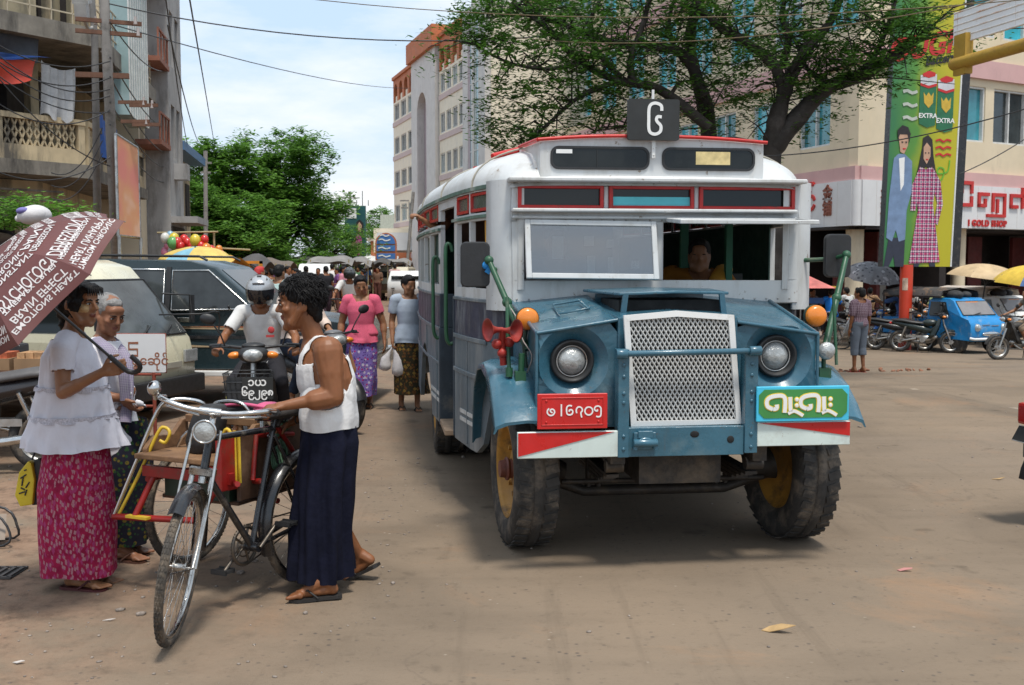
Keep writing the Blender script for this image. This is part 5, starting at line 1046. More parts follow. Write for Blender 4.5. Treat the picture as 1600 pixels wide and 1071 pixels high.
class Person:
 def __init__(s, label, loc, J, yaw=0, head=(0, 0, 0), skin=skin_mid, vox=.012, k=1.0, fem=False, bulk=1.0, group=None, hands=None, feet=None, hk=1.0, ab=1.0, dep=1.0, smooth=3, legs=True, face=True, rz=0, old=False):
  s.root = thing('person', label, 'person', loc, rz, group); s.J = J = {a: V(b) for a, b in J.items()}; s.Rh = headrot(*head); s.k = k; s.hk = hk
  mb = MB()
  up = (J['neck'] - J['pelvis']); ra = (J['hip_r'] - J['hip_l']).normalized(); rb = (J['sh_r'] - J['sh_l']).normalized(); rings = []
  f = .93 if fem else 1.0
  bend = J.get('waist', (J['pelvis'] * .62 + J['neck'] * .38))
  for t, wx, wy in ((-.12, .10, .075), (-.06, .145, .10), (.0, .163 if not fem else .172, .118), (.14, .148, .105), (.30, .126 * f, .092), (.48, .138 * f, .100), (.64, .150 * f, .108 if not fem else .112), (.78, .150 * f, .100), (.90, .120, .078), (.97, .075, .062), (1.02, .05, .05)):
   c = J['pelvis'] * (1 - t) ** 2 + bend * 2 * t * (1 - t) + J['neck'] * t * t if 0 < t < 1 else J['pelvis'] + up * t
   x = (ra * (1 - min(1, max(0, t))) + rb * min(1, max(0, t))).normalized(); z = up.normalized(); y = z.cross(x).normalized(); x = y.cross(z)
   rings.append([c + x * math.cos(a) * wx * k * bulk + y * math.sin(a) * wy * k * bulk * (dep if t > .25 or dep == 1 else .78) for a in [2 * math.pi * i / 20 for i in range(20)]])
  mb.loft(rings, True)
  hd = J['head']; mb.cap(J['neck'] - up.normalized() * .04 * k, hd + s.Rh @ (V((0, .015, -.05)) * k * hk), .056 * k, .050 * k, 12)
  s.T = make_head(mb, hd, s.Rh, k * hk, fem, old)
  for q in 'lr':
   sh, el, wr = J['sh_' + q], J['el_' + q], J['wr_' + q]; ax = rb * (-1 if q == 'l' else 1)
   mb.cap(J['neck'] - up.normalized() * .03 * k + ax * .03, sh, .05 * k, .052 * k * bulk, 12)
   mb.cap(sh, el, .052 * k * bulk * ab, .037 * k * bulk * ab, 12); m1 = sh.lerp(el, .5); mb.cap(sh.lerp(el, .25), m1, .048 * k * bulk * ab, .046 * k * bulk * ab, 10)
   mb.cap(el, wr, .037 * k * bulk, .024 * k, 12); mb.cap(el.lerp(wr, .12), el.lerp(wr, .38), .040 * k * bulk * ab, .037 * k * bulk * ab, 10)
   h = (hands or {}).get(q, {}); d = h.get('d', (wr - el)); pn = h.get('n', (rb * (1 if q == 'l' else -1)) if abs(V(d).normalized().dot(rb)) < .8 else V((0, 0, -1)))
   hand(mb, wr, d, pn, h.get('side', 1 if q == 'r' else -1), h.get('curl', .45), k * h.get('k', 1.0), h.get('thumb', .6)); J['ht_' + q] = wr + V(d).normalized() * .17 * k
   hp, kn, an = J['hip_' + q], J['kn_' + q], J['an_' + q]; fd = (feet or {}).get(q, V((0, -1, -.15)))
   J['to_' + q] = an + V(fd).normalized() * .18 * k
   if legs:
    mb.cap(hp, kn, .080 * k * bulk, .052 * k, 14); mb.cap(kn, an, .050 * k, .034 * k, 12); mb.cap(kn.lerp(an, .18), kn.lerp(an, .42), .052 * k * bulk, .048 * k, 10); foot(mb, an, fd, k)
  me, co, no = remesh(mb, vox, smooth); s.co, s.no = co, no
  n = len(me.polygons); s.nf = n; ls = np.empty(n, int); me.polygons.foreach_get('loop_start', ls); lt = np.empty(n, int); me.polygons.foreach_get('loop_total', lt); li = np.empty(len(me.loops), int); me.loops.foreach_get('vertex_index', li)
  s.faces = [li[a:a + b] for a, b in zip(ls, lt)]
  me.name = 'body'; me.materials.clear(); me.materials.append(skin); s.skin = skin
  D = []; TT = []
  for nm, a, b, r in SEGS:
   A = np.array(J[a] if a in J else J['pelvis']); B = np.array(J[b]); u = B - A; t = np.clip(((co - A) @ u) / max(1e-9, u @ u), 0, 1); D.append(np.linalg.norm(co - A - t[:, None] * u, axis=1) / r); TT.append(((co - A) @ u) / max(1e-9, u @ u))
  D = np.array(D); s.seg = D.argmin(0); s.t = np.array(TT); s.D = D; s.names = [x[0] for x in SEGS]; s.ix = {x: i for i, x in enumerate(s.names)}
  o = bpy.data.objects.new('body', me); col.objects.link(o); o.parent = s.root; s.body = o
  Rm = np.array(s.Rh); s.hl = ((co - np.array(hd)) @ Rm) / (k * hk)      # head-local coordinates of every vertex
  if face and vox >= .008:
   for sx in (-1, 1): m = MB(); m.ell(s.T(sx * .032, -.0885, .006), [q * k * hk for q in (.013, .006, .004)], s.Rh, 10, 6); m.build('eye', eye_b, s.root)
  if face and vox < .008:
   me.materials.append(lip_m); h = s.hl; lipv = (np.abs(h[:, 0]) < .022) & (h[:, 1] < -.07) & (np.abs(h[:, 2] + .058) < .0115)
   fl = [int(lipv[f].all()) for f in s.faces]; me.polygons.foreach_set('material_index', fl)
   for sx in (-1, 1):
    m = MB(); m.ell(s.T(sx * .032, -.0885, .004), [q * k * hk for q in (.0135, .006, .0058)], s.Rh, 12, 8); ey = m.build('eye', eye_w, s.root); m = MB(); m.ell(s.T(sx * .032, -.0925, .004), [q * k * hk for q in (.0066, .0034, .0056)], s.Rh, 10, 6); m.build('iris', eye_b, ey)
    m = MB(); m.tube([s.T(sx * .014, -.0965, .021), s.T(sx * .03, -.098, .0265), s.T(sx * .05, -.084, .021)], [.0032 * k, .0042 * k, .002 * k], 6); m.tube([s.T(sx * .017, -.094, .008), s.T(sx * .032, -.0955, .0112), s.T(sx * .047, -.086, .006)], .0021 * k, 5); m.build('eyebrow', hair_m, s.root)
 def on(s, *nm): return np.isin(s.seg, [s.ix[x] for x in nm])
 def shell(s, name, m_, mask, off=.008, amp=.004, freq=9, grow=None, mats=None):
  idx = np.where(mask)[0]; keep = [f for f in s.faces if mask[f].all()]
  if not keep: return None
  used = np.unique(np.concatenate(keep)); mp = -np.ones(len(s.co), int); mp[used] = np.arange(len(used)); c = s.co[used].copy(); nn = s.no[used]
  o = np.full(len(used), off) if not callable(off) else off(s, used)
  if amp: o = o + np.array([amp * mnoise.noise(V(p) * freq) for p in c])
  c = c + nn * o[:, None]
  me = bpy.data.meshes.new(name); me.from_pydata(c.tolist(), [], [mp[f].tolist() for f in keep]); me.materials.append(m_); me.polygons.foreach_set('use_smooth', [True] * len(keep)); me.update()
  ob = bpy.data.objects.new(name, me); col.objects.link(ob); ob.parent = s.root
  so_ = ob.modifiers.new('cloth', 'SOLIDIFY'); so_.thickness = .004; so_.offset = -1
  sm = ob.modifiers.new('soft', 'SMOOTH'); sm.iterations = 3; sm.factor = .4
  return ob
 def tshirt(s, m_, name='shirt', sleeve=.62, hem=-.10, neck=.985, off=.012, amp=.007, freq=8):
  t = s.t[s.ix['torso']]; hd_ = (t < .90) | (s.D[s.ix['head']] > (.90 if neck > .95 else .99)); mk = s.on('torso', 'head') & (t > hem) & (t < 1.12) & hd_ & ((s.hl[:, 2] < -.155) | (((np.abs(s.hl[:, 0]) > .07) | (s.hl[:, 1] > .02)) & (s.hl[:, 2] < -.10)))
  mk |= s.on('thigh_l', 'thigh_r') & (t > hem) & (s.D[s.ix['torso']] < 1.25)
  for q in 'lr': mk |= s.on('uarm_' + q) & (s.t[s.ix['uarm_' + q]] < sleeve) & (t < 1.25) & hd_
  if sleeve > 1:
   for q in 'lr': mk |= s.on('uarm_' + q) | (s.on('farm_' + q) & (s.t[s.ix['farm_' + q]] < sleeve - 1))
  return s.shell(name, m_, mk, off, amp, freq)
 def trousers(s, m_, name='trousers', length=.9, top=.12, off=.016, amp=.008):
  t = s.t[s.ix['torso']]; mk = (s.on('torso') & (t < top)) | s.on('thigh_l', 'thigh_r')
  for q in 'lr': mk |= s.on('shin_' + q) & (s.t[s.ix['shin_' + q]] < length)
  return s.shell(name, m_, mk, off, amp, 7)
 def hair(s, m_, vol, vox=.009, noise_=.004, locks=None, name='hair'):
  mb = MB()
  for c, r in vol: mb.ell(s.T(*c), [q * s.k * s.hk for q in r], s.Rh, 18, 12)
  me, co, no = remesh(mb, vox, 2); co = co + no * np.array([noise_ * mnoise.noise(V(p) * 38) + noise_ * .7 * mnoise.noise(V(p) * 90) for p in co])[:, None]
  me.vertices.foreach_set('co', co.ravel()); me.materials.clear(); me.materials.append(m_); me.update(); me.name = name
  if locks:
   q = MB()
   for pts, r in locks: q.tube([s.T(*p) for p in pts], [r, r * .9, r * .25] if len(pts) == 3 else r, 5)
   n0 = len(me.vertices); bm = bmesh.new(); bm.from_mesh(me); m2 = bpy.data.meshes.new('t'); m2.from_pydata(q.v, [], q.f); bm.from_mesh(m2)
   for f in bm.faces: f.smooth = True
   bm.to_mesh(me); bm.free(); bpy.data.meshes.remove(m2)
  o = bpy.data.objects.new(name, me); col.objects.link(o); o.parent = s.root; return o
 def caphair(s, m_, bun=False, long_=0, vox=.012, fringe=.05):
  vol = [((0, .02, .040), (.081, .096, .083)), ((0, .05, .0), (.078, .068, .075)), ((0, -.045, .088 - (.05 - fringe) * .3), (.055, .042, .03))]
  if bun: vol.append(((0, .125, .01), (.042, .04, .042)))
  if long_: vol.append(((0, .07, -.06), (.07, .05, .09 * long_ + .03)))
  return s.hair(m_, vol, vox)
 def skirt(s, m_, rings, name='longyi', folds=9, amp=.012, seed=1, nseg=64, sub=7, top_twist=0, thick=.004):
  """wrapped skirt lofted through (centre, half width along x, half depth along y, yaw) rings"""
  out = []; n = len(rings)
  for i in range(n - 1):
   for j in range(sub + (1 if i == n - 2 else 0)):
    t = j / sub; a, b = rings[i], rings[i + 1]; out.append((V(a[0]).lerp(V(b[0]), t), a[1] + (b[1] - a[1]) * t, a[2] + (b[2] - a[2]) * t, a[3] + (b[3] - a[3]) * t, (i + t) / (n - 1)))
  mb = MB(); rr = []
  for c, rx, ry, yw, t in out:
   r = []
   for j in range(nseg):
    a = 2 * math.pi * j / nseg; g = amp * (.08 + 1.1 * t) * (math.sin(folds * a + seed + 2.5 * t) * .6 + math.sin((folds * 2 + 1) * a + seed * 2 - 3 * t) * .3 + .8 * mnoise.noise(V((math.cos(a) * 2, math.sin(a) * 2, t * 3 + seed))))
    x, y = (rx + g) * math.cos(a), (ry + g) * math.sin(a); r.append(c + V((x * math.cos(yw) - y * math.sin(yw), x * math.sin(yw) + y * math.cos(yw), .006 * math.sin(3 * a + seed) * t)))
   rr.append(r)
  mb.loft(rr, False); mb.loft([[p + (c - p) * .02 for p in r] for r, (c, *_) in zip(rr, out)], False)
  o = mb.build(name, m_, s.root, merge=False); return o
 def sandal(s, q, m_, fd, strap=True):
  an = s.J['an_' + q]; d = V(fd).normalized(); sd = V((-d.y, d.x, 0)).normalized(); up = sd.cross(d) * -1
  if up.z < 0: up = -up
  m = MB(); c = an + d * .045 * s.k - up * .09 * s.k
  prof = [(-.125, .028), (-.105, .038), (-.03, .036), (.05, .044), (.10, .044), (.128, .03), (.138, .012)]
  poly = [(a, b) for a, b in prof] + [(a, -b) for a, b in reversed(prof)]; m.prism([(a * s.k, b * s.k) for a, b in poly], c, d, sd, .016 * s.k)
  if strap: m.tube([c + d * .08 + up * .03, c + d * .045 + sd * .025 + up * .048, c - d * .005 + sd * .042 + up * .006], .0055, 6); m.tube([c + d * .08 + up * .03, c + d * .045 - sd * .025 + up * .048, c - d * .005 - sd * .042 + up * .006], .0055, 6)
  return m.build('sandal', m_, s.root)
def stand(k=1.0, dx=0, **kw):
 J = dict(pelvis=(0, 0, .93), neck=(0, .01, 1.385), head=(0, -.012, 1.515), sh_l=(-.165, .01, 1.335), sh_r=(.165, .01, 1.335), el_l=(-.205, .03, 1.065), el_r=(.205, .03, 1.065), wr_l=(-.215, -.02, .835), wr_r=(.215, -.02, .835), hip_l=(-.085, 0, .89), hip_r=(.085, 0, .89), kn_l=(-.09, -.02, .49), kn_r=(.09, -.02, .49), an_l=(-.09, .02, .085), an_r=(.09, .02, .085))
 J = {a: V(b) * k for a, b in J.items()}; J.update({a: V(b) for a, b in kw.items()}); return J
# ---- the man in the vest, facing left, one hand on the handlebar and the other on the saddle
rt = G(515, 920); Q = lambda u, v, Y: P(u, v, Y) - rt
J = dict(pelvis=Q(526, 690, 5.52), waist=Q(528, 622, 5.52), neck=Q(500, 531, 5.51), head=Q(476, 474, 5.48), sh_l=Q(519, 549, 5.325), sh_r=Q(499, 549, 5.70), el_l=Q(527, 620, 5.30), wr_l=Q(452, 634, 5.24), el_r=Q(492, 620, 5.78), wr_r=Q(470, 655, 5.66),
 hip_l=Q(520, 700, 5.44), hip_r=Q(524, 700, 5.60), kn_l=Q(514, 800, 5.42), an_l=Q(514, 905, 5.38), kn_r=Q(524, 800, 5.6), an_r=Q(566, 868, 5.74))
MAN = Person('wiry man in white vest and navy longyi, one hand on the red trishaw handlebar', rt, J, head=(R(-84), R(6), R(0)), skin=skin_dark, vox=.0055, k=1.0, hk=1.06, bulk=1.14, ab=1.26, dep=1.16,
 hands={'l': dict(d=(-.95, -.1, -.15), n=(0.1, .25, -1), side=-1, curl=1.0, thumb=.9), 'r': dict(d=(-.8, -.1, -.5), n=(0, -.3, -1), side=1, curl=.5)}, feet={'l': V((-1, -.25, -.05)), 'r': V((-.75, .15, -.62))}, smooth=3)
MAN.root.location.x -= .02; t = MAN.t[MAN.ix['torso']]; up = np.array((MAN.J['neck'] - MAN.J['pelvis']).normalized()); rel = MAN.co - np.array(MAN.J['pelvis'])
arm = {q: np.array(MAN.J['sh_' + q]) for q in 'lr'}
fwd = np.array([-1, -.08, 0.0]); sx = (MAN.co - np.array(MAN.J['neck'])) @ fwd; sd = (MAN.co[:, 1] - MAN.J['neck'].y)
mk = MAN.on('torso', 'uarm_l', 'uarm_r') & (t > .22) & (t < .98) & (MAN.D[MAN.ix['torso']] < 1.7)
hole = np.zeros(len(mk), bool)
for q in 'lr':
 a = arm[q]; dx = (MAN.co[:, 0] - a[0]); dz = (MAN.co[:, 2] - (a[2] - .10)); dy = np.abs(MAN.co[:, 1] - a[1])
 hole |= (((dx - .012) / .088) ** 2 + ((dz - .012) / .160) ** 2 < 1) & (dy < .13)
neckhole = (np.abs(sd) < .075) & (t > .80)
strap = (np.abs(np.abs(sd) - .085) < .020) & (t > .80)
mk = (mk & ~hole & ~((t > .80) & ~strap)) | (strap & MAN.on('torso', 'uarm_l', 'uarm_r', 'head') & (MAN.t[MAN.ix['torso']] > .8) & (MAN.hl[:, 2] < -.16) & (t < 1.03))
vest_m = cloth_mat('white_vest', (.70, .69, .68)); MAN.shell('vest', vest_m, mk, .008, .006, 16)
dk = cloth_mat('navy_longyi', (.007, .008, .019), .9, .25, 14)
MAN.skirt(dk, [(Q(520, 648, 5.51), .126, .174, 0), (Q(521, 690, 5.51), .146, .190, 0), (Q(514, 760, 5.51), .150, .195, 0), (Q(508, 830, 5.52), .160, .2, .1), (Q(506, 897, 5.53), .165, .205, .15)], folds=8, amp=.030, seed=2.2, sub=10, nseg=96)
MAN.skirt(vest_m, [(Q(519, 596, 5.51), .122, .165, 0), (Q(519, 616, 5.51), .138, .185, 0), (Q(519, 650, 5.51), .150, .199, 0), (Q(520, 667, 5.51), .143, .193, 0)], name='vest_hem', folds=7, amp=.006, seed=4, sub=6)
m = MB(); c = Q(486, 664, 5.44); m.ell(c, (.03, .035, .04)); m.ell(c + V((-.01, -.01, -.035)), (.022, .025, .035)); m.build('longyi_knot', dk, MAN.root)
rg = random.Random(4); locks = []
for i in range(1500):
 a = rg.uniform(0, 6.283); e = rg.uniform(-.85, 1.5); d = V((math.cos(a) * math.cos(e), math.sin(a) * math.cos(e), math.sin(e)))
 if d.y < -.30 and d.z < .42: continue
 if d.y < .18 and d.z < -.05: continue
 f = V((rg.gauss(0, .8), rg.gauss(.45, .6) if d.y > -.5 else rg.gauss(-.5, .5), -.75)); f = (f - d * f.dot(d)).normalized(); L_ = rg.uniform(.03, .07); pts = []
 for q in (0, .4, .75, 1): dd = (d + f * L_ * q / .09).normalized(); pts.append(V((dd.x * .084, .020 + dd.y * .099, .046 + dd.z * .086)) + dd * (.002 + (.004 + rg.uniform(0, .022)) * q) - V((0, 0, .010 * q * q)))
 r = rg.uniform(.0022, .0045); locks.append((pts, [r, r, r * .8, r * .3]))
MAN.hair(hair_m, [((0, .022, .046), (.084, .099, .085)), ((0, .058, -.004), (.076, .050, .076)), ((0, -.054, .086), (.058, .040, .028)), ((0, .070, -.06), (.052, .026, .045)), ((.062, .032, .012), (.024, .034, .034)), ((-.062, .032, .012), (.024, .034, .034))], .007, .004, locks)
for q, fd in (('l', (-1, -.25, -.03)), ('r', (-.85, .18, -.45))): MAN.sandal(q, mat('black_sandal', (.02, .018, .017), .6), fd)
# ---- the woman with the umbrella
rt = G(128, 912); J = dict(pelvis=Q(122, 690, 5.63), waist=Q(118, 620, 5.63), neck=Q(112, 516, 5.62), head=Q(125, 474, 5.60), sh_r=Q(98, 548, 5.47), sh_l=Q(118, 546, 5.78), el_r=Q(98, 614, 5.42), wr_r=Q(160, 582, 5.33), el_l=Q(140, 620, 5.85), wr_l=Q(160, 660, 5.75),
 hip_r=Q(120, 700, 5.55), hip_l=Q(124, 700, 5.71), kn_r=Q(124, 805, 5.55), an_r=Q(118, 893, 5.56), kn_l=Q(132, 805, 5.71), an_l=Q(134, 889, 5.68))
# frame: she faces the right of the picture, so her right side is the near one
UW = Person('young woman in tiered white blouse and crimson patterned longyi under the brown umbrella', rt, J, head=(R(68), R(4), 0), skin=skin_mid, vox=.0058, k=.96, fem=True, bulk=.95, hands={'r': dict(d=(.85, -.1, .25), n=(.15, .9, .1), side=1, curl=1.1, thumb=.9), 'l': dict(d=(.5, 0, -.8), curl=.5)}, feet={'r': V((1, -.2, -.05)), 'l': V((1, .05, -.05))})
hl = UW.hl; ck = (np.abs(np.abs(hl[:, 0]) - .043) < .02) & (hl[:, 1] < -.03) & (np.abs(hl[:, 2] + .022) < .024)
UW.body.data.materials.append(thanaka); fm = [2 if ck[f].all() else p.material_index for f, p in zip(UW.faces, UW.body.data.polygons)]; UW.body.data.polygons.foreach_set('material_index', fm)
blouse = cloth_mat('white_cotton_blouse', (.66, .64, .69), .85, .05); lace = mat('lace_trim', (.50, .48, .53), .9, 0, .35, 120)
UW.tshirt(blouse, 'blouse', .50, .35, .97, .016, .008, 10)
UW.skirt(blouse, [(Q(109, 530, 5.62), .085, .12, 0), (Q(108, 556, 5.62), .128, .15, 0), (Q(113, 605, 5.62), .165, .165, 0)], 'blouse_tier', 11, .012, 1.2)
UW.skirt(blouse, [(Q(113, 604, 5.62), .172, .170, 0), (Q(114, 650, 5.62), .205, .20, 0)], 'blouse_tier', 12, .014, 2.0)
UW.skirt(blouse, [(Q(114, 649, 5.62), .21, .205, 0), (Q(116, 697, 5.62), .262, .23, 0)], 'blouse_tier', 13, .018, 3.1)
UW.skirt(lace, [(Q(113, 602, 5.62), .180, .177, 0), (Q(113, 609, 5.62), .182, .179, 0)], 'lace_band', 12, .010, 1.9, sub=2); UW.skirt(lace, [(Q(114, 646, 5.62), .214, .209, 0), (Q(114, 654, 5.62), .216, .211, 0)], 'lace_band', 13, .012, 3.0, sub=2)
UW.skirt(pattern_cloth('crimson_print', (.30, .012, .055), [(.33, .04, .13), (.38, .17, .20)], 46, 'batik', sc=(1.0, 1.0, .5)), [(Q(120, 680, 5.63), .155, .15, 0), (Q(118, 760, 5.63), .190, .18, 0), (Q(121, 830, 5.63), .192, .18, 0), (Q(124, 893, 5.63), .192, .175, 0)], folds=3, amp=.010, seed=.6)
UW.hair(hair_m, [((0, .02, .046), (.086, .102, .085)), ((0, .055, -.005), (.086, .07, .10)), ((.0, -.058, .083), (.062, .042, .032)), ((.058, -.005, .0), (.024, .05, .075)), ((-.058, -.005, .0), (.024, .05, .075)), ((0, .085, -.06), (.065, .045, .06)), ((0, .085, -.11), (.05, .038, .06))], .008, .008, [([(x, -.05, .10), (x, -.1, .085), (x * 1.1, -.104, .048)], .008) for x in (-.05, -.035, -.02, -.005, .01, .025, .04, .052)])
for q, fd in (('r', (1, -.2, -.03)), ('l', (1, .05, -.03))): UW.sandal(q, mat('maroon_sandal', (.07, .012, .014), .6), fd)
# ---- her umbrella and bag
def umbrella(name, label, apex, axis, rad, drop, n, mats, parent_cat='umbrella', rim=.02, seg=8, group=None, words=None, handle=None, xd=None, shaft=None, phase=0):
 ax = V(axis).normalized(); x, y, z = frame(ax, xd); t = thing(name, label, parent_cat, apex, 0, group)
 def S(a, f, lift=0):       # angle, fraction from apex to rim; panels sag between ribs and their rim is scalloped
  kk = (a - phase) / (2 * math.pi / n); fr = kk - math.floor(kk); sag = math.cos(math.pi / n) / math.cos((fr - .5) * 2 * math.pi / n) * (1 - .05 * f ** 3 * (1 - (2 * fr - 1) ** 2))
  r = rad * math.sin(f * 1.12) / math.sin(1.12) * sag; h = -drop * (1 - math.cos(f * 1.12)) / (1 - math.cos(1.12)) - .03 * f * f * fr * 0
  return x * math.cos(a) * r + y * math.sin(a) * r + z * (h + lift)
 pan = []
 for k in range(n):
  m = MB(); a0 = phase + 2 * math.pi * k / n; m.grid(lambda u, v: S(a0 + 2 * math.pi / n * u, .02 + .98 * v), seg, 12)
  pan.append(m.build('canopy_panel', mats[k % len(mats)], t, merge=False))
 m = MB(); m.cyl((0, 0, 0), ax * .05, .012, .006, 8); L_ = shaft or rad * 1.5
 m.tube([V((0, 0, 0)), -ax * L_], .007 if rad < 1 else .02, 8); m.build('shaft', mat('dark_shaft', (.02, .02, .022), .4), t); m = MB()
 for k in range(n): a = phase + 2 * math.pi * k / n; m.tube([S(a, f, -.006) for f in (.02, .25, .5, .75, 1.0)], .0028 if rad < 1 else .008, 5); m.tube([S(a, .5, -.006), -ax * (drop + .15 * rad)], .0022 if rad < 1 else .007, 4)
 m.build('rib', mat('umbrella_rib', (.12, .12, .12), .4, .6), t); return t, S, (x, y, z), pan
brown = mat('brown_canopy', (.115, .033, .029), .55, 0, .08, 5, bmp=.08, bscale=200); word_m = mat('white_print', (.60, .56, .55), .7, 0, .05, 9)
apex = P(-11, 399.7, 4.957); axis = V((-.573, -.4416, .6907)).normalized()
UM, S, (ux, uy, uz), pan = umbrella('umbrella', 'brown umbrella printed with white capital words, held by the woman in the tiered blouse', apex, axis, .544, .254, 8, [brown], xd=(0, 0, 1), phase=.235, shaft=.80)
rgw = random.Random(2); WORDS = ['DEPRESSION', 'PSYCHOLOGY', 'ANGER', 'PAIN', 'CRISIS', 'EMOTIONS', 'TENSION', 'CONSTERNATION', 'BRAIN', 'DREAD', 'SYMPTOM', 'THERAPY', 'ANXIETY', 'HEART', 'EFFECT', 'CRUEL', 'HORROR', 'CONSTANT', 'BREAKDOWN', 'REACTION', 'CHRONIC', 'UNHAPPY']
for k in range(8):
 m = MB(); a0 = .235 + 2 * math.pi * k / 8; f = .97
 big = WORDS[k % 2]; order = [(WORDS[(k * 5 + j * 3 + 2) % len(WORDS)], h) for j, h in enumerate((.034, .046, .030, .085, .040, .050, .032, .028))]
 yy = .50
 for j, (wd, h) in enumerate(order):
  if j == 3: wd = big
  wid = max(.06, .46 * (yy / .52)) * .80
  rows = [wd] if len(wd) * h * .66 > wid * .75 else [wd, WORDS[(k * 7 + j) % len(WORDS)]]
  s_ = ' '.join(rows); xs = min(1.15, wid / (len(s_) * h * .64))
  def fn(X, Y, Z, yy=yy):
   r = max(.03, yy + Y); fr = r / .55; half = math.pi / 8; ang = a0 + half + max(-half * .97, min(half * .97, X / max(r, .05)))
   return S(ang, min(.995, fr), .0028 + Z)
  m.text(s_, h * 1.15, None, (1, 0, 0), (0, 1, 0), .0006, .0004, 0, 1.0, 'CENTER', fn, xs=xs); yy -= h * 1.25
  if yy < .09: break
 m.build('printed_words', word_m, pan[k])
m = MB(); e = -axis * .80; c0 = e; side = V((.75, -.1, .1)); side = (side - axis * side.dot(axis)).normalized()
m.tube([-axis * .70, -axis * .80] + [e - axis * (.045 * math.sin(b)) + side * .045 * (1 - math.cos(b)) for b in [math.pi * i / 7 for i in range(1, 8)]] + [e + axis * .04 + side * .09], .0125, 10); m.build('crook_handle', black_plastic, UM)
o = P(42, 755, 5.6); BAG = thing('bag', 'small yellow and black bag hanging behind the crimson longyi', 'bag', o); m = MB()
m.prism([(-.03, -.12), (.035, -.11), (.05, .02), (.035, .11), (.02, .12), (-.03, .06), (-.055, -.06)], (0, 0, 0), (1, 0, 0), (0, 0, 1), .05); m.build('yellow_face', mat('yellow_vinyl', (.62, .46, .02), .5), BAG, bevel=.008); m = MB(); m.prism([(.0, -.12), (.075, -.11), (.08, .06), (.05, .13), (.02, .12)], (.02, .03, 0), (1, 0, 0), (0, 0, 1), .06); m.build('black_side', black_plastic, BAG, bevel=.008)
m = MB(); [m.tube([(a, -.027, b), (a + c, -.027, b + d)], .004, 5) for a, b, c, d in ((-.02, .03, .03, .02), (-.005, .04, -.01, -.05), (.005, -.02, .02, .03), (-.03, -.05, .03, .01), (.0, -.06, .01, .03), (-.02, -.02, .02, -.01), (0, .07, .012, .005))]; m.build('printed_mark', black_plastic, BAG); m = MB(); m.tube([(.03, 0, .12), (.07, .04, .26), (.12, .05, .36)], .006, 6); m.build('strap', black_plastic, BAG)
# ---- the older woman
rt = G(196, 872); J = dict(pelvis=Q(188, 688, 6.17), waist=Q(184, 615, 6.17), neck=Q(160, 525, 6.18), head=Q(171, 489, 6.14), sh_r=Q(146, 553, 6.06), sh_l=Q(180, 552, 6.31), el_r=Q(158, 620, 5.98), wr_r=Q(190, 622, 5.98), el_l=Q(196, 612, 6.34), wr_l=Q(206, 612, 6.10), hip_r=Q(186, 696, 6.1), hip_l=Q(192, 696, 6.25), kn_r=Q(192, 785, 6.08), an_r=Q(186, 852, 6.1), kn_l=Q(198, 780, 6.2), an_l=Q(192, 842, 6.25))
OW = Person('older woman with swept back grey hair and hands clasped, standing beside the umbrella', rt, J, head=(R(52), R(24), 0), skin=skin_old, vox=.0065, k=.93, fem=True, hands={'r': dict(d=(.45, .35, -.7), n=(.6, .7, 0), side=1, curl=.7), 'l': dict(d=(-.15, -.5, -.75), n=(-.7, -.2, 0), side=-1, curl=.7)}, feet={'r': V((1, -.3, -.05)), 'l': V((1, -.2, -.05))})
OW.tshirt(cloth_mat('white_blouse', (.66, .64, .66)), 'blouse', 1.35, -.12, .97, .014, .009, 9)
fl = pattern_cloth('dark_floral', (.012, .012, .022), [(.12, .09, .015), (.02, .06, .02)], 27, 'floral'); OW.skirt(fl, [(Q(188, 655, 6.17), .15, .13, 0), (Q(194, 720, 6.16), .155, .15, 0), (Q(192, 846, 6.16), .145, .15, 0)], folds=5, amp=.016, seed=1)
scm = pattern_cloth('purple_plaid_scarf', (.20, .10, .30), [(.42, .36, .48), (.22, .26, .2)], 34, 'plaid')
for pts in ([Q(150, 530, 6.08), Q(172, 548, 5.98), Q(192, 580, 5.96), Q(196, 625, 5.98)], [Q(166, 528, 6.26), Q(194, 555, 6.12), Q(200, 600, 6.06), Q(196, 660, 6.0)]):
 m = MB(); m.tube(pts, .032, 10, sq=.4, sub=4); m.build('scarf', scm, OW.root)
OW.hair(hair_grey, [((0, .026, .034), (.080, .095, .080)), ((0, .055, .0), (.075, .06, .065)), ((0, .115, .0), (.038, .035, .04)), ((0, -.03, .078), (.052, .04, .026))], .008, .003)
for q in 'rl': OW.sandal(q, mat('brown_sandal', (.09, .035, .02), .6), (1, -.25, -.03))
# ------------------------------------------------------------------ the trishaw
TR = thing('trishaw', 'red cycle trishaw with a wooden sidecar seat, its front wheel turned to the camera', 'trishaw', (-1.10, 5.72, 0), R(-25))
bk = mat('black_enamel', (.014, .014, .016), .28, 0, .3, 8, coat=.3, dirt=(.12, .1, .08), damt=.22, dscale=10); old_chrome = mat('old_chrome', (.50, .48, .45), .28, 1, .2, 16, dirt=(.25, .16, .10), damt=.22, dscale=12)
wood = mat('old_dark_wood', (.075, .036, .018), .75, 0, .35, 6, bmp=.25, bscale=30, dirt=(.16, .10, .06), damt=.25)
wood2 = mat('seat_wood', (.22, .12, .058), .7, 0, .3, 7, bmp=.2, bscale=40, dirt=(.10, .05, .03), damt=.3)
cyc_rubber = mat('cycle_tyre', (.060, .052, .044), .85, 0, .3, 20, bmp=.3, bscale=160, dirt=(.22, .17, .12), damt=.5, dscale=9)
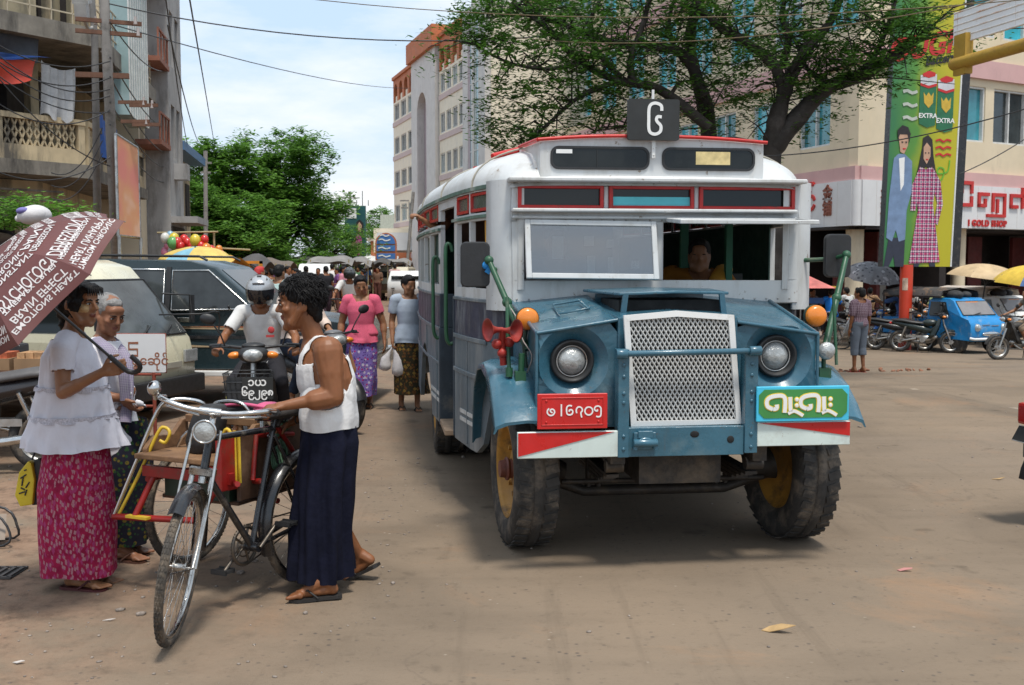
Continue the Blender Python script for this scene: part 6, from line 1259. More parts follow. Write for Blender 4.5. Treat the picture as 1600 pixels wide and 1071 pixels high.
def spoked(parent, name, T, Rr=.345, rt_=.020, nsp=28, spoke=.0014, tm=None, rm=None, hubw=.05, tread=True):
 """wheel whose axle runs along local x; T maps local points into the parent"""
 tm = tm or cyc_rubber; rm = rm or old_chrome
 m = MB(); m.torus((0, 0, 0), (1, 0, 0), Rr - rt_, rt_, 56, 12)
 if tread:
  for k in range(90):
   a = 2 * math.pi * k / 90
   for s_ in (-1, 0, 1): b = .55 * s_ + (.1 if k % 2 else -.1); r = Rr - rt_ + rt_ * math.cos(b) * 1.02; m.box((rt_ * math.sin(b) * 1.02, math.cos(a) * r, math.sin(a) * r), (.007, .012, .004), Matrix.Rotation(a - math.pi / 2, 3, 'X') @ Matrix.Rotation(b, 3, 'Y'))
 m.v = [T(V(p)) for p in m.v]; w_ = m.build(name, tm, parent, merge=False)
 m = MB(); ri = Rr - rt_ * 1.9; m.lathe([(ri, -.013), (ri - .010, -.010), (ri - .013, 0), (ri - .010, .010), (ri, .013)], (0, 0, 0), (1, 0, 0), 56); m.v = [T(V(p)) for p in m.v]; m.build('rim', rm, w_)
 m = MB()
 for k in range(nsp):
  a = 2 * math.pi * k / nsp; s_ = 1 if k % 2 else -1; b = a + (.42 if (k // 2) % 2 else -.42); m.tube([(s_ * hubw * .5, math.cos(b) * .022, math.sin(b) * .022), (0, math.cos(a) * (ri - .01), math.sin(a) * (ri - .01))], spoke, 4)
 m.cyl((-hubw / 2, 0, 0), (hubw / 2, 0, 0), .017, n=10); m.cyl((-hubw / 2 - .004, 0, 0), (-hubw / 2 + .002, 0, 0), .027, n=12); m.cyl((hubw / 2 - .002, 0, 0), (hubw / 2 + .004, 0, 0), .027, n=12); m.cyl((-hubw * .9, 0, 0), (hubw * .9, 0, 0), .006, n=8)
 m.v = [T(V(p)) for p in m.v]; m.build('spokes', old_chrome, w_); return w_
spoked(TR, 'rear_wheel', lambda p: p + V((0, 0, .345))); spoked(TR, 'sidecar_wheel', lambda p: p + V((-.785, 0, .345)))
HT, HB = V((0, -.735, .90)), V((0, -.795, .70)); AX = (HT - HB).normalized(); ST = Matrix.Rotation(R(29), 3, AX)
F_ = lambda p: HB + ST @ (V(p) - HB)
spoked(TR, 'front_wheel', lambda p: F_(p + V((0, -1.06, .350))))
def fb_(name, m_, fn, par=TR, bev=0):
 m = MB(); fn(m); m.v = [F_(V(p)) for p in m.v]; return m.build(name, m_, par, bevel=bev)
def fork(m):
 for s_ in (-1, 1):
  m.tube([(s_ * .045, -.80, .73), (s_ * .052, -.90, .55), (s_ * .055, -1.0, .42), (s_ * .055, -1.06, .35)], [.013, .012, .010, .009], 8, sub=3)
  m.tube([(s_ * .062, -.82, .93), (s_ * .07, -.92, .70), (s_ * .068, -1.06, .35)], .0075, 8)
 m.bb(-.06, .06, -.83, -.79, .715, .745); m.cyl(HB - AX * .03, HB, .02)
fb_('fork', old_chrome, fork)
def fmg(m):
 rows = []
 for i in range(17):
  a = R(55) + R(130) * i / 16; c = V((0, -1.06 + math.cos(a) * .375 * -1, .35 + math.sin(a) * .375)); rad = V((0, -math.cos(a), math.sin(a)))
  rows.append([c + V((x, 0, 0)) - rad * (abs(x) / .035) ** 2 * .022 for x in (-.035, -.022, 0, .022, .035)])
 m.loft(rows, False, 0, True, False); m.loft([[p + V((0, 0, -.003)) for p in r] for r in rows], False, 0, True, False); m.tube([(-.03, -1.36, .42), (-.055, -1.06, .35)], .004, 6); m.tube([(.03, -1.36, .42), (.055, -1.06, .35)], .004, 6)
fb_('mudguard', bk, fmg)
def bars(m):
 m.cyl(HB, HT + AX * .07, .016); m.tube([HT + AX * .07, (0, -.76, 1.0), (0, -.80, 1.01)], .013, 8)
 for s_ in (-1, 1): m.tube([(0, -.80, 1.01), (s_ * .10, -.80, 1.012), (s_ * .2, -.79, 1.03), (s_ * .255, -.73, 1.035), (s_ * .27, -.62, 1.015), (s_ * .272, -.56, 1.005)], .0125, 10, sub=4); m.tube([(s_ * .05, -.79, .985), (s_ * .19, -.76, 1.0), (s_ * .235, -.66, .99)], .006, 6, sub=3)
 m.cyl((-.05, -.80, 1.01), (.05, -.80, 1.01), .018)
hb_ = fb_('handlebar', chrome, bars)
fb_('bell', chrome, lambda m: (m.ell((-.265, -.80, 1.085), (.032, .036, .036)), m.cyl((-.262, -.765, 1.03), (-.264, -.79, 1.06), .01)), hb_)
fb_('hand_grip', black_plastic, lambda m: m.cyl((.271, -.63, 1.013), (.272, -.555, 1.003), .0165), hb_)
def hlamp(m): m.lathe([(0, .075), (.03, .065), (.048, .03), (.053, 0), (.050, -.004)], (0, -.875, .93), (0, 1, -.05), 24); m.tube([(0, -.80, .96), (0, -.84, .94)], .012, 6); m.torus((0, -.88, .93), (0, 1, -.05), .051, .005, 28, 8)
hl_ = fb_('headlamp', chrome, hlamp); fb_('lens', lens, lambda m: m.lathe([(0, -.010), (.03, -.008), (.049, 0)], (0, -.878, .93), (0, 1, -.05), 24), hl_)
m = MB(); m.cyl(HB + AX * .0, HT, .020); m.tube([HT - AX * .03, (0, -.28, .855)], .0155, 10); m.tube([HB + AX * .03, (0, -.45, .29)], .0175, 10); m.tube([(0, -.45, .29), (0, -.255, .90)], .0155, 10); m.cyl((-.045, -.45, .29), (.045, -.45, .29), .025)
for s_ in (-1, 1): m.tube([(s_ * .02, -.43, .29), (s_ * .05, 0, .345)], .011, 8); m.tube([(s_ * .018, -.28, .82), (s_ * .05, 0, .345)], .009, 8)
m.build('frame', bk, TR)
m = MB()
for i in range(20):
 a = R(20) + R(190) * i / 19
rows = [[V((x, math.cos(a) * .378, .345 + math.sin(a) * .378)) - V((0, math.cos(a), math.sin(a))) * (abs(x) / .038) ** 2 * .024 for x in (-.038, -.024, 0, .024, .038)] for a in [R(-5) + R(205) * i / 22 for i in range(23)]]
m.loft(rows, False, 0, True, False); m.loft([[p * 1 - V((0, 0, .003)) for p in r] for r in rows], False, 0, True, False); m.build('rear_mudguard', bk, TR)
m = MB(); rr = [[V((wx * math.cos(a), y + .0, z + (wz * math.sin(a)))) for a in [2 * math.pi * i / 14 for i in range(14)]] for y, wx, wz, z in ((-.40, .012, .014, .925), (-.34, .03, .022, .925), (-.24, .06, .03, .928), (-.15, .095, .034, .935), (-.08, .09, .032, .94), (-.05, .05, .02, .94))]
m.loft(rr, True); m.tube([(0, -.2, .91), (0, -.235, .86)], .014, 8); m.torus((.045, -.12, .885), (1, 0, 0), .022, .004, 14, 6); m.torus((-.045, -.12, .885), (1, 0, 0), .022, .004, 14, 6); m.build('saddle', mat('worn_black_leather', (.03, .025, .022), .5, 0, .3, 14), TR)
m = MB(); c = V((-.045, -.45, .29)); m.torus(c, (1, 0, 0), .092, .009, 40, 6)
for k in range(40): a = 2 * math.pi * k / 40; m.box(c + V((0, math.cos(a) * .101, math.sin(a) * .101)), (.004, .008, .007), Matrix.Rotation(a, 3, 'X'))
for k in range(5): a = 2 * math.pi * k / 5; m.tube([c + V((0, math.cos(a) * .02, math.sin(a) * .02)), c + V((0, math.cos(a) * .095, math.sin(a) * .095))], .007, 6)
m.torus(c, (1, 0, 0), .055, .004, 24, 6); m.cyl(c - V((.006, 0, 0)), c + V((.012, 0, 0)), .026, n=12); m.build('chainring', mat('oily_steel', (.13, .11, .09), .45, .8, .3, 12), TR)
m = MB(); m.tube([c + V((-.012, 0, 0)), c + V((-.02, -.13, -.10))], .010, 6); m.tube([V((.05, -.45, .29)), V((.06, -.32, .39))], .010, 6); m.build('crank', mat('oily_steel', (.13, .11, .09)), TR)
for p in ((-.075, -.58, .19), (.115, -.32, .39)):
 m = MB(); m.box(p, (.09, .075, .012)); m.box((p[0], p[1] - .03, p[2]), (.09, .012, .024)); m.box((p[0], p[1] + .03, p[2]), (.09, .012, .024)); m.build('pedal', black_plastic, TR)
m = MB(); m.tube([c + V((0, .02, .10)), (-.03, 0, .38)], .0045, 5); m.tube([c + V((0, .02, -.10)), (-.03, 0, .31)], .0045, 5); m.build('chain', mat('oily_steel', (.13, .11, .09)), TR)
# sidecar
red_t = mat('trishaw_red', (.27, .013, .010), .45, 0, .2, 8, dirt=(.12, .05, .03), damt=.34, dscale=9)
m = MB()
for a, b, r in (((-.80, -.56, .385), (-.28, -.50, .40), .017), ((-.64, -.48, .62), (-.10, -.48, .62), .02), ((-.66, -.55, .40), (-.60, -.46, .62), .017), ((-.30, -.50, .40), (-.16, -.46, .62), .014), ((-.64, -.48, .58), (-.66, .45, .55), .017), ((-.12, -.48, .58), (-.10, .45, .55), .017), ((-.66, .45, .55), (-.10, .45, .55), .017), ((-.12, -.30, .58), (0, -.36, .60), .015), ((-.10, .1, .52), (0, .0, .40), .015), ((-.64, 0, .56), (-.74, 0, .345), .016), ((-.74, -.1, .36), (-.74, .1, .36), .014), ((-.10, -.1, .44), (-.62, -.1, .44), .015), ((-.10, -.45, .60), (0, -.55, .62), .014), ((-.09, .02, .78), (-.08, -.30, .82), .013), ((-.08, -.30, .82), (-.06, -.36, .60), .013), ((-.06, .1, .56), (-.03, -.2, .86), .013)): m.tube([a, b], r, 8)
m.bb(-.65, -.08, -.505, -.47, .60, .655); m.build('sidecar_frame', red_t, TR, merge=False)
m = MB(); m.bb(-.135, -.10, -.55, -.44, .57, .84); m.build('red_side_plate', red_t, TR, bevel=.006)
m = MB(); m.bb(-.70, -.56, -.58, -.545, .392, .405); m.build('yellow_patch', yellow_paint, TR)
m = MB(); m.bb(-.66, -.13, -.55, -.16, .695, .722); m.bb(-.62, -.14, .0, .40, .66, .685); sp = m.build('seat_plank', wood2, TR, bevel=.006)
m = MB(); m.bb(-.62, -.16, -.215, -.185, .845, .885)
for x in (-.57, -.49, -.42, -.34, -.26, -.2): m.lathe([(.018, 0), (.024, .02), (.013, .06), (.020, .09), (.013, .12), (.017, .13)], (x, -.20, .72), (0, 0, 1), 10)
m.bb(-.60, -.18, -.22, -.18, .70, .74)
for x in (-.64, -.16): m.prism([(-.50, .74), (-.44, .80), (-.30, .79), (-.22, .86), (-.18, .86), (-.18, .72), (-.50, .72)], (x, 0, 0), (0, 1, 0), (0, 0, 1), .028)
m.build('seat_back', wood2, TR, bevel=.004, seg=1)
m = MB(); m.bb(-.115, -.09, -.42, .42, .50, .84); m.bb(-.66, -.635, -.15, .42, .50, .72); m.bb(-.63, -.12, .40, .425, .46, .72); m.bb(-.62, -.12, -.40, .40, .47, .49); m.build('side_board', wood, TR, bevel=.004, seg=1)
m = MB(); m.bb(-.58, -.16, -.42, -.36, .49, .60); m.build('green_tool_box', mat('dark_green_box', (.012, .03, .018), .5), TR)
m = MB(); m.tube([(-.80, -.56, .385), (-.70, -.50, .66), (-.60, -.44, .93), (-.56, -.40, .98), (-.50, -.34, .985), (-.44, -.28, .96), (-.44, -.25, .90), (-.47, -.24, .885)], .011, 8, sub=4); m.tube([(-.40, -.2, .885), (-.40, -.24, .95), (-.34, -.22, .97), (-.25, -.2, .96), (-.2, -.18, .90)], .010, 8, sub=4); m.tube([(-.60, -.30, .72), (-.55, -.28, .80), (-.42, -.22, .84)], .009, 8, sub=3); m.build('chrome_hoop', chrome, TR)
m = MB(); m.tube([(-.77, -.55, .40), (-.68, -.50, .60), (-.59, -.45, .82), (-.56, -.43, .845), (-.53, -.43, .82), (-.55, -.44, .77), (-.58, -.45, .78)], .009, 8, sub=4)
for x in (-.085, -.06): m.tube([(x - .02, -.44, .86), (x - .015, -.44, .60)], .011, 6, sq=.5)
m.tube([(-.19, -.44, .80), (-.16, -.44, .86), (-.13, -.44, .85), (-.12, -.44, .78)], .010, 6, sub=3); m.build('yellow_hook', yellow_paint, TR)
BLK = mat('black_sacking', (.024, .024, .026), .75, 0, .35, 10, bmp=.4, bscale=30)
def local_thing(name, label, cat, p, base=TR):
 q = Matrix.Rotation(base.rotation_euler.z, 3, 'Z') @ V(p) + V(base.location); return thing(name, label, cat, q, base.rotation_euler.z)
t = local_thing('rolled_bundle', 'black rolled bundle propped upright on the sidecar seat', 'bundle', (-.37, -.36, .722)); m = MB()
m.loft([[V(((r + .006 * math.sin(5 * a + z * 30)) * math.cos(a) + dx, (r + .006 * math.sin(4 * a)) * math.sin(a) + .05 * z, z)) for a in [2 * math.pi * i / 22 for i in range(22)]] for r, z, dx in ((.02, 0, 0), (.08, .005, 0), (.095, .06, .01), (.092, .14, .02), (.085, .21, .045), (.06, .245, .06), (.01, .25, .06))], True); m.build('sacking', BLK, t)
t = local_thing('holdall', 'grey and pink bag lying across the back of the sidecar seat', 'bag', (-.26, -.10, .86)); m = MB()
m.ell((0, 0, .05), (.20, .09, .055), (0, 0, .2)); m.build('bag_body', BLK, t); m = MB(); m.ell((.11, .0, .052), (.10, .085, .052), (0, 0, .2)); m.tube([(-.15, -.07, .075), (0, -.085, .095), (.14, -.06, .08)], .010, 6, sub=3); m.build('pink_panel', mat('pink_nylon', (.62, .10, .22), .6), t)
t = local_thing('rope', 'green rope coil hanging on the sidecar side board', 'rope', (-.075, -.12, .70)); m = MB()
for k in range(6): m.torus((.006 * k, 0, -.03 + .004 * k), (1, .1 * k, .05 * k), .065 + .004 * k, .006, 24, 6, sq=1)
m.tube([(0, -.05, .09), (.01, .03, .12), (.02, .08, .15), (.02, -.02, .16)], .014, 6, sub=4); m.build('coil', mat('green_rope', (.10, .2, .12), .8, 0, .4, 40), t)
# ------------------------------------------------------------------ motorcycles, riders, vans
tee_white = cloth_mat('white_tee', (.64, .63, .61)); dark_trouser = cloth_mat('dark_trousers', (.025, .024, .028)); jean = cloth_mat('dark_jeans', (.014, .020, .035))
grey_plastic = mat('grey_plastic', (.12, .12, .125), .45, 0, .15, 8); silver_m = mat('silver_paint', (.45, .46, .47), .3, .5, .1, 6)
alu = mat('dull_alloy', (.42, .41, .39), .4, .9, .2, 12); tail_red = mat('tail_lens', (.45, .015, .012), .2, 0, .1, 8, coat=.5)
def wheel2(par, name, c, Rr, wd, steer=0, spokes=0, small=False, rimm=None):
 """motorcycle wheel with tyre, rim and hub; axle along local x"""
 M3 = Matrix.Rotation(steer, 3, 'Z'); c = V(c); T = lambda p: c + M3 @ V(p)
 m = MB(); n = 24 if small else 40; m.torus((0, 0, 0), (1, 0, 0), Rr - wd, wd, n, 8 if small else 12, sq=.95); m.v = [T(p) for p in m.v]; w_ = m.build(name, rubber, par, merge=False)
 m = MB(); ri = Rr - wd * 1.85; m.lathe([(ri, -wd * .7), (ri - .02, -wd * .5), (ri - .025, 0), (ri - .02, wd * .5), (ri, wd * .7)], (0, 0, 0), (1, 0, 0), n)
 if spokes == 0:
  for k in range(5): a = 2 * math.pi * k / 5; m.tube([(0, math.cos(a) * .03, math.sin(a) * .03), (0, math.cos(a) * (ri - .01), math.sin(a) * (ri - .01))], [.022, .014], 6)
 else:
  for k in range(spokes): a = 2 * math.pi * k / spokes; s_ = 1 if k % 2 else -1; m.tube([(s_ * .03, math.cos(a + .3 * s_) * .04, math.sin(a + .3 * s_) * .04), (0, math.cos(a) * ri, math.sin(a) * ri)], .0035 if small else .0022, 4)
 m.cyl((-.05, 0, 0), (.05, 0, 0), .055, n=14); m.cyl((-.085, 0, 0), (.085, 0, 0), .012, n=8); m.v = [T(p) for p in m.v]; m.build('rim', rimm or alu, w_); return w_
def motorcycle(label, loc, rz, paint, steer=0, small=False, basket=None, group=None, seatm=None, spokes=0, lean=0, cover=None, tank=False, name='motorcycle'):
 """underbone motorcycle, front towards local -Y"""
 t = thing(name, label, 'motorcycle', loc, rz, group)
 wheel2(t, 'front_wheel', (0, -.62, .28), .28, .042, steer, spokes, small); wheel2(t, 'rear_wheel', (0, .60, .28), .28, .048, 0, spokes, small)
 S_ = Matrix.Rotation(steer, 3, 'Z'); piv = V((0, -.45, 0)); A = lambda m: setattr(m, 'v', [piv + S_ @ (V(p) - piv) for p in m.v])
 m = MB()
 for s_ in (-1, 1): m.tube([(s_ * .075, -.62, .28), (s_ * .07, -.52, .55), (s_ * .06, -.45, .72)], [.020, .024, .024], 8)
 m.tube([(0, -.47, .66), (0, -.40, .96)], .025, 8); A(m); m.build('fork', alu, t)
 m = MB(); m.loft([[V((x, -.62 - math.cos(a) * .325, .28 + math.sin(a) * .325)) - V((0, -math.cos(a), math.sin(a))) * (abs(x) / .06) ** 2 * .03 for x in (-.06, -.03, 0, .03, .06)] for a in [R(15 + 13 * i) for i in range(11)]], False, 0, True, False); A(m); m.build('front_mudguard', paint, t)
 m = MB(); m.tube([(0, -.40, .98), (-.10, -.40, .985), (-.28, -.33, 1.0), (-.36, -.26, .99)], .013, 8, sub=3); m.tube([(0, -.40, .98), (.10, -.40, .985), (.28, -.33, 1.0), (.36, -.26, .99)], .013, 8, sub=3)
 for s_ in (-1, 1): m.cyl((s_ * .27, -.335, 1.0), (s_ * .37, -.25, .99), .019, n=8); m.tube([(s_ * .2, -.385, .995), (s_ * .35, -.33, .985)], .007, 5)
 A(m); m.build('handlebar', black_plastic, t)
 m = MB(); m.ell((0, -.43, .93), (.135, .10, .075)); m.ell((0, -.40, 1.0), (.10, .08, .03)); A(m); hc = m.build('headlight_cowl', cover or black_plastic, t)
 m = MB(); m.ell((0, -.505, .925), (.085, .045, .055)); A(m); m.build('headlight', lens, hc)
 for s_ in (-1, 1): m = MB(); m.ell((s_ * .155, -.44, .925), (.055, .045, .03), (0, .1 * s_, 0)); A(m); m.build('indicator', amber, hc)
 for s_ in (-1, 1):
  m = MB(); m.tube([(s_ * .24, -.36, 1.0), (s_ * .27, -.40, 1.10), (s_ * .34, -.40, 1.20)], .007, 6); m.ell((s_ * .37, -.40, 1.23), (.068, .022, .045), (0, -.25 * s_, 0)); A(m); m.build('mirror', black_plastic, t)
 m = MB(); m.loft([[V((sx * w_, y, z)) for sx, w_, y, z in ((-1, .10, -.38, .86), (-1, .17, -.36, .70), (-1, .19, -.26, .45), (-1, .12, -.16, .36), (1, .12, -.16, .36), (1, .19, -.26, .45), (1, .17, -.36, .70), (1, .10, -.38, .86))], [V((sx * w_ * .9, y + .05, z)) for sx, w_, y, z in ((-1, .10, -.36, .86), (-1, .17, -.32, .70), (-1, .19, -.20, .45), (-1, .12, -.10, .36), (1, .12, -.10, .36), (1, .19, -.20, .45), (1, .17, -.32, .70), (1, .10, -.36, .86))]], True, 0, False)
 m.loft([[(w_ * math.cos(a), y, z + h * math.sin(a)) for a in [2 * math.pi * i / 12 for i in range(12)]] for y, z, w_, h in ((-.34, .70, .05, .12), (-.15, .56, .07, .08), (.05, .60, .10, .10), (.30, .66, .13, .10), (.60, .72, .10, .08), (.80, .76, .04, .03))], True)
 if tank: m.ell((0, -.12, .76), (.12, .20, .10))
 m.build('bodywork', paint, t, bevel=.01)
 m = MB(); m.loft([[(w_ * math.cos(a), y, z + h * math.sin(a) * (1 if math.sin(a) > 0 else .5)) for a in [2 * math.pi * i / 14 for i in range(14)]] for y, z, w_, h in ((-.02, .72, .04, .02), (.05, .74, .10, .05), (.30, .76, .13, .06), (.55, .80, .13, .06), (.76, .81, .09, .045), (.82, .82, .03, .02))], True); m.build('seat', seatm or seat_vinyl, t)
 m = MB(); m.ell((0, -.02, .36), (.11, .17, .10)); m.ell((0, -.22, .40), (.07, .10, .06)); m.cyl((-.13, .04, .34), (.13, .04, .34), .075, n=14); m.bb(-.06, .06, -.1, .45, .38, .44); m.build('engine', alu, t)
 m = MB(); m.tube([(.07, -.25, .36), (.13, -.1, .25), (.15, .25, .26), (.16, .75, .33)], [.018, .02, .04, .035], 10, sub=4); m.tube([(-.05, .6, .28), (-.08, .2, .36)], .025, 8); m.tube([(.09, .60, .28), (.12, .45, .66)], .022, 8); m.tube([(-.09, .60, .28), (-.12, .45, .66)], .022, 8); m.build('exhaust', chrome if not small else alu, t)
 m = MB(); m.tube([(-.28, -.02, .26), (.28, -.02, .26)], .010, 6); m.cyl((-.29, -.02, .26), (-.18, -.02, .26), .02, n=8); m.cyl((.18, -.02, .26), (.29, -.02, .26), .02, n=8); m.tube([(-.05, .12, .3), (-.13, .16, .02)], .010, 6); m.build('footrest', black_plastic, t)
 m = MB(); m.ell((0, .84, .74), (.07, .04, .035)); m.build('tail_light', tail_red, t)
 m = MB(); m.loft([[V((x, .60 + math.cos(a) * .33, .28 + math.sin(a) * .33)) for x in (-.06, 0, .06)] for a in [R(5 + 12 * i) for i in range(9)]], False, 0, True, False); m.build('rear_mudguard', black_plastic, t)
 if basket:
  m = MB()
  for z in (.50, .58, .66, .73): m.tube([(-.17, -.60, z), (.17, -.60, z), (.19, -.88, z), (-.19, -.88, z), (-.17, -.60, z)], .004, 4)
  for k in range(9): x = -.17 + .0425 * k; m.tube([(x * .9, -.86, .50), (x * 1.1, -.88, .73)], .003, 4)
  for k in range(6): y = -.62 - .05 * k; [m.tube([(s_ * .165, y, .50), (s_ * .185, y, .73)], .003, 4) for s_ in (-1, 1)]
  m.bb(-.165, .165, -.86, -.62, .495, .502); m.bb(-.16, .16, -.855, -.85, .51, .70); m.v = [(p[0], p[1], p[2] + .08) for p in m.v]; bk_ = m.build('basket', mat('dark_wire_basket', (.04, .042, .045), .5, .2), t)
 return t
def ride(k=1.0, lean=0.0, hands=True, foot_z=.33):
 J = dict(pelvis=(0, .26, .87), waist=(0, .30, 1.05), neck=(0, .14 - lean, 1.36), head=(0, .10 - lean, 1.49), sh_l=(-.175, .16 - lean, 1.31), sh_r=(.175, .16 - lean, 1.31), el_l=(-.31, .03 - lean * .5, 1.10), el_r=(.31, .03 - lean * .5, 1.10), wr_l=(-.33, -.19, 1.02), wr_r=(.33, -.19, 1.02), hip_l=(-.10, .22, .86), hip_r=(.10, .22, .86), kn_l=(-.20, -.18, .72), kn_r=(.20, -.18, .72), an_l=(-.21, .02, foot_z + .03), an_r=(.21, .02, foot_z + .03))
 return {a: V(b) for a, b in J.items()}
GRIP = {'l': dict(d=(-.1, -1, -.15), n=(0, -.1, -1), side=1, curl=1.0), 'r': dict(d=(.1, -1, -.15), n=(0, -.1, -1), side=-1, curl=1.0)}
FEET = {'l': V((-.1, -1, -.15)), 'r': V((.1, -1, -.15))}
shoe_m = mat('dark_sandal', (.03, .025, .022), .7)
# rider in the silver helmet, coming towards the camera
b = P(382, 415, 9.1); loc = V((b.x, 9.6, 0)); ang = R(6)
M1 = motorcycle('black motorcycle with front basket and lettered plate, under the silver helmeted rider', loc, ang, black_paint, R(3), basket=True)
pl = MB(); pl.bb(-.03, .215, -.925, -.915, .61, .78); p_ = pl.build('number_plate', sign_black, M1); pl = MB()
pl.text('၁ယ', .085, (.09, -.927, .742), (1, 0, 0), (0, 0, 1), .001, .002); pl.text('၆၉၂၉၈', .075, (.09, -.927, .660), (1, 0, 0), (0, 0, 1), .001, .002, sp=.95); pl.build('plate_characters', sign_white, p_)
R1 = Person('motorcyclist in silver helmet with dark visor and white tee shirt, riding towards the camera', loc, ride(foot_z=.30), head=(0, R(8), 0), skin=skin_dark, vox=.010, hands=GRIP, feet=FEET, rz=ang, face=False, bulk=1.02)
R1.root.location.z -= .05; R1.tshirt(tee_white, sleeve=.72, off=.017, amp=.010); R1.trousers(dark_trouser, length=.95); m = MB()
m.tube([R1.J['kn_l'] + V((-.06, -.05, -.12)), R1.J['kn_l'] + V((-.02, -.075, -.20)), R1.J['kn_l'] + V((.03, -.06, -.14))], .012, 6, sub=3); m.ell(R1.J['kn_l'] + V((-.01, -.085, -.13)), (.045, .012, .05)); m.build('yellow_print', mat('yellow_print', (.5, .42, .02), .8), R1.root)
m = MB(); m.ell(R1.J['neck'] + V((.10, -.13, -.20)), (.03, .008, .03)); m.bb(.065, .135, -.075, -.06, 1.10, 1.12); m.build('chest_badge', mat('red_badge', (.45, .04, .04), .7), R1.root)
def helmet(p, shell, visor_m, k=1.0):
 m = MB(); rr = []
 for i in range(15):
  f = -.62 + (1.5708 + .62) * i / 14; rr.append([p.T(.128 * math.cos(f) * math.cos(a), .01 + .148 * math.cos(f) * math.sin(a), .025 + .130 * math.sin(f)) for a in [2 * math.pi * j / 30 for j in range(30)]])
 m.loft(rr, True); h = m.build('helmet', shell, p.root)
 m = MB(); rr = []
 for i in range(9):
  f = -.85 + 1.05 * i / 8; rr.append([p.T(.131 * math.cos(f * .75) * math.cos(a), .006 + .153 * math.cos(f * .75) * math.sin(a), .015 + .135 * math.sin(f)) for a in [R(196) + R(148) * j / 18 for j in range(19)]])
 m.loft(rr, False, 0, True, False); m.build('visor', visor_m, h)
 m = MB(); m.tube([p.T(-.05, -.105, .095), p.T(0, -.12, .10), p.T(.05, -.105, .095)], .009, 6, sub=3); m.tube([p.T(-.02, -.04, .155), p.T(.02, -.04, .155)], .008, 6); m.tube([p.T(-.07, -.06, .125), p.T(-.05, .04, .14)], .006, 6); m.tube([p.T(.07, -.06, .125), p.T(.05, .04, .14)], .006, 6); m.build('helmet_vent', grey_plastic, h); return h
helmet(R1, silver_m, mat('dark_visor', (.012, .012, .014), .08, 0, .1, 3, coat=.6))
for q in 'lr': R1.sandal(q, shoe_m, FEET[q])
# second motorcycle, side on behind the man in the vest
loc = V((-2.12, 11.25, 0)); ang = R(50)
M2 = motorcycle('dark motorcycle standing side on behind the man in the vest, grey front mudguard', loc, ang, black_paint, R(-8), cover=grey_plastic)
J = ride(foot_z=.30); J.update(wr_l=V((-.16, -.16, 1.02)), wr_r=V((.16, -.16, 1.02)), el_l=V((-.28, .06, 1.08)), el_r=V((.28, .06, 1.08)))
R2 = Person('man in pale pink shirt and dark jeans sitting on the motorcycle behind the vest wearer', loc, J, head=(R(-20), 0, 0), skin=skin_mid, vox=.011, hands={'l': dict(d=(.5, -1, -.3), n=(0, -.2, -1), side=1, curl=.8), 'r': dict(d=(-.5, -1, -.3), n=(0, -.2, -1), side=-1, curl=.8)}, feet=FEET, rz=ang)
R2.tshirt(cloth_mat('pale_pink_shirt', (.62, .50, .43)), sleeve=1.72, off=.02, amp=.012); R2.trousers(jean, length=.85, off=.02); R2.caphair(hair_m)
for q in 'lr': R2.sandal(q, shoe_m, FEET[q])
# women walking up the road
rt = G(566, 640); k = .955
J = stand(k, el_l=V((-.24, .05, 1.0)), el_r=V((.25, .04, 1.0)), wr_l=V((-.25, -.03, .80)), wr_r=V((.27, -.02, .80)), kn_l=V((-.07, -.10, .47)), an_l=V((-.06, -.02, .085)), an_r=V((.07, .16, .10)))
PW = Person('woman in bright pink blouse and purple floral longyi walking towards the camera', rt, J, head=(R(12), R(16), R(-6)), skin=skin_mid, vox=.010, k=k, fem=True, bulk=1.16, hk=1.05)
pinkc = mat('pink_crochet', (.62, .10, .17), .85, 0, .2, 110, bmp=.3, bscale=140); PW.tshirt(pinkc, 'blouse', .55, -.10, .90, .014, .008); PW.skirt(pinkc, [(V((0, 0, .99)) * k, .165, .13, 0), (V((0, 0, .89)) * k, .185, .15, 0), (V((0, 0, .83)) * k, .20, .165, 0)], 'blouse_hem', 6, .012, 2)
PW.skirt(pattern_cloth('purple_floral', (.20, .14, .42), [(.55, .50, .62), (.40, .02, .14), (.08, .04, .22)], 19, 'floral'), [(V((0, 0, .92)) * k, .165, .135, 0), (V((0, .02, .70)) * k, .185, .16, 0), (V((0.0, .03, .40)) * k, .175, .17, 0), (V((.0, .05, .17)) * k, .15, .19, 0)], folds=5, amp=.02, seed=3)
PW.caphair(hair_m, bun=True, fringe=.045); [PW.sandal(q, shoe_m, (0, -1, 0)) for q in 'lr']
rt = G(640, 640); k = .96
J = stand(k, wr_l=V((-.20, -.06, .82)), an_l=V((-.09, .05, .085)), an_r=V((.08, -.10, .085)), kn_r=V((.08, -.10, .47)))
GW = Person('woman in grey blue shirt and brown patterned longyi beside the bus, carrying plastic bags', rt, J, head=(R(24), R(14), 0), skin=skin_mid, vox=.010, k=k, fem=True, hands={'l': dict(d=(0, -.15, -1), n=(1, 0, 0), side=-1, curl=1.1)}, rz=R(12))
GW.tshirt(cloth_mat('grey_blue_shirt', (.34, .39, .46)), 'shirt', .62, -.12, .93, .018, .009); GW.skirt(GW and cloth_mat('grey_blue_shirt', (.34, .39, .46)), [(V((0, 0, 1.0)) * k, .16, .125, 0), (V((0, 0, .88)) * k, .185, .145, 0), (V((0, 0, .82)) * k, .19, .15, 0)], 'shirt_hem', 5, .01, 1)
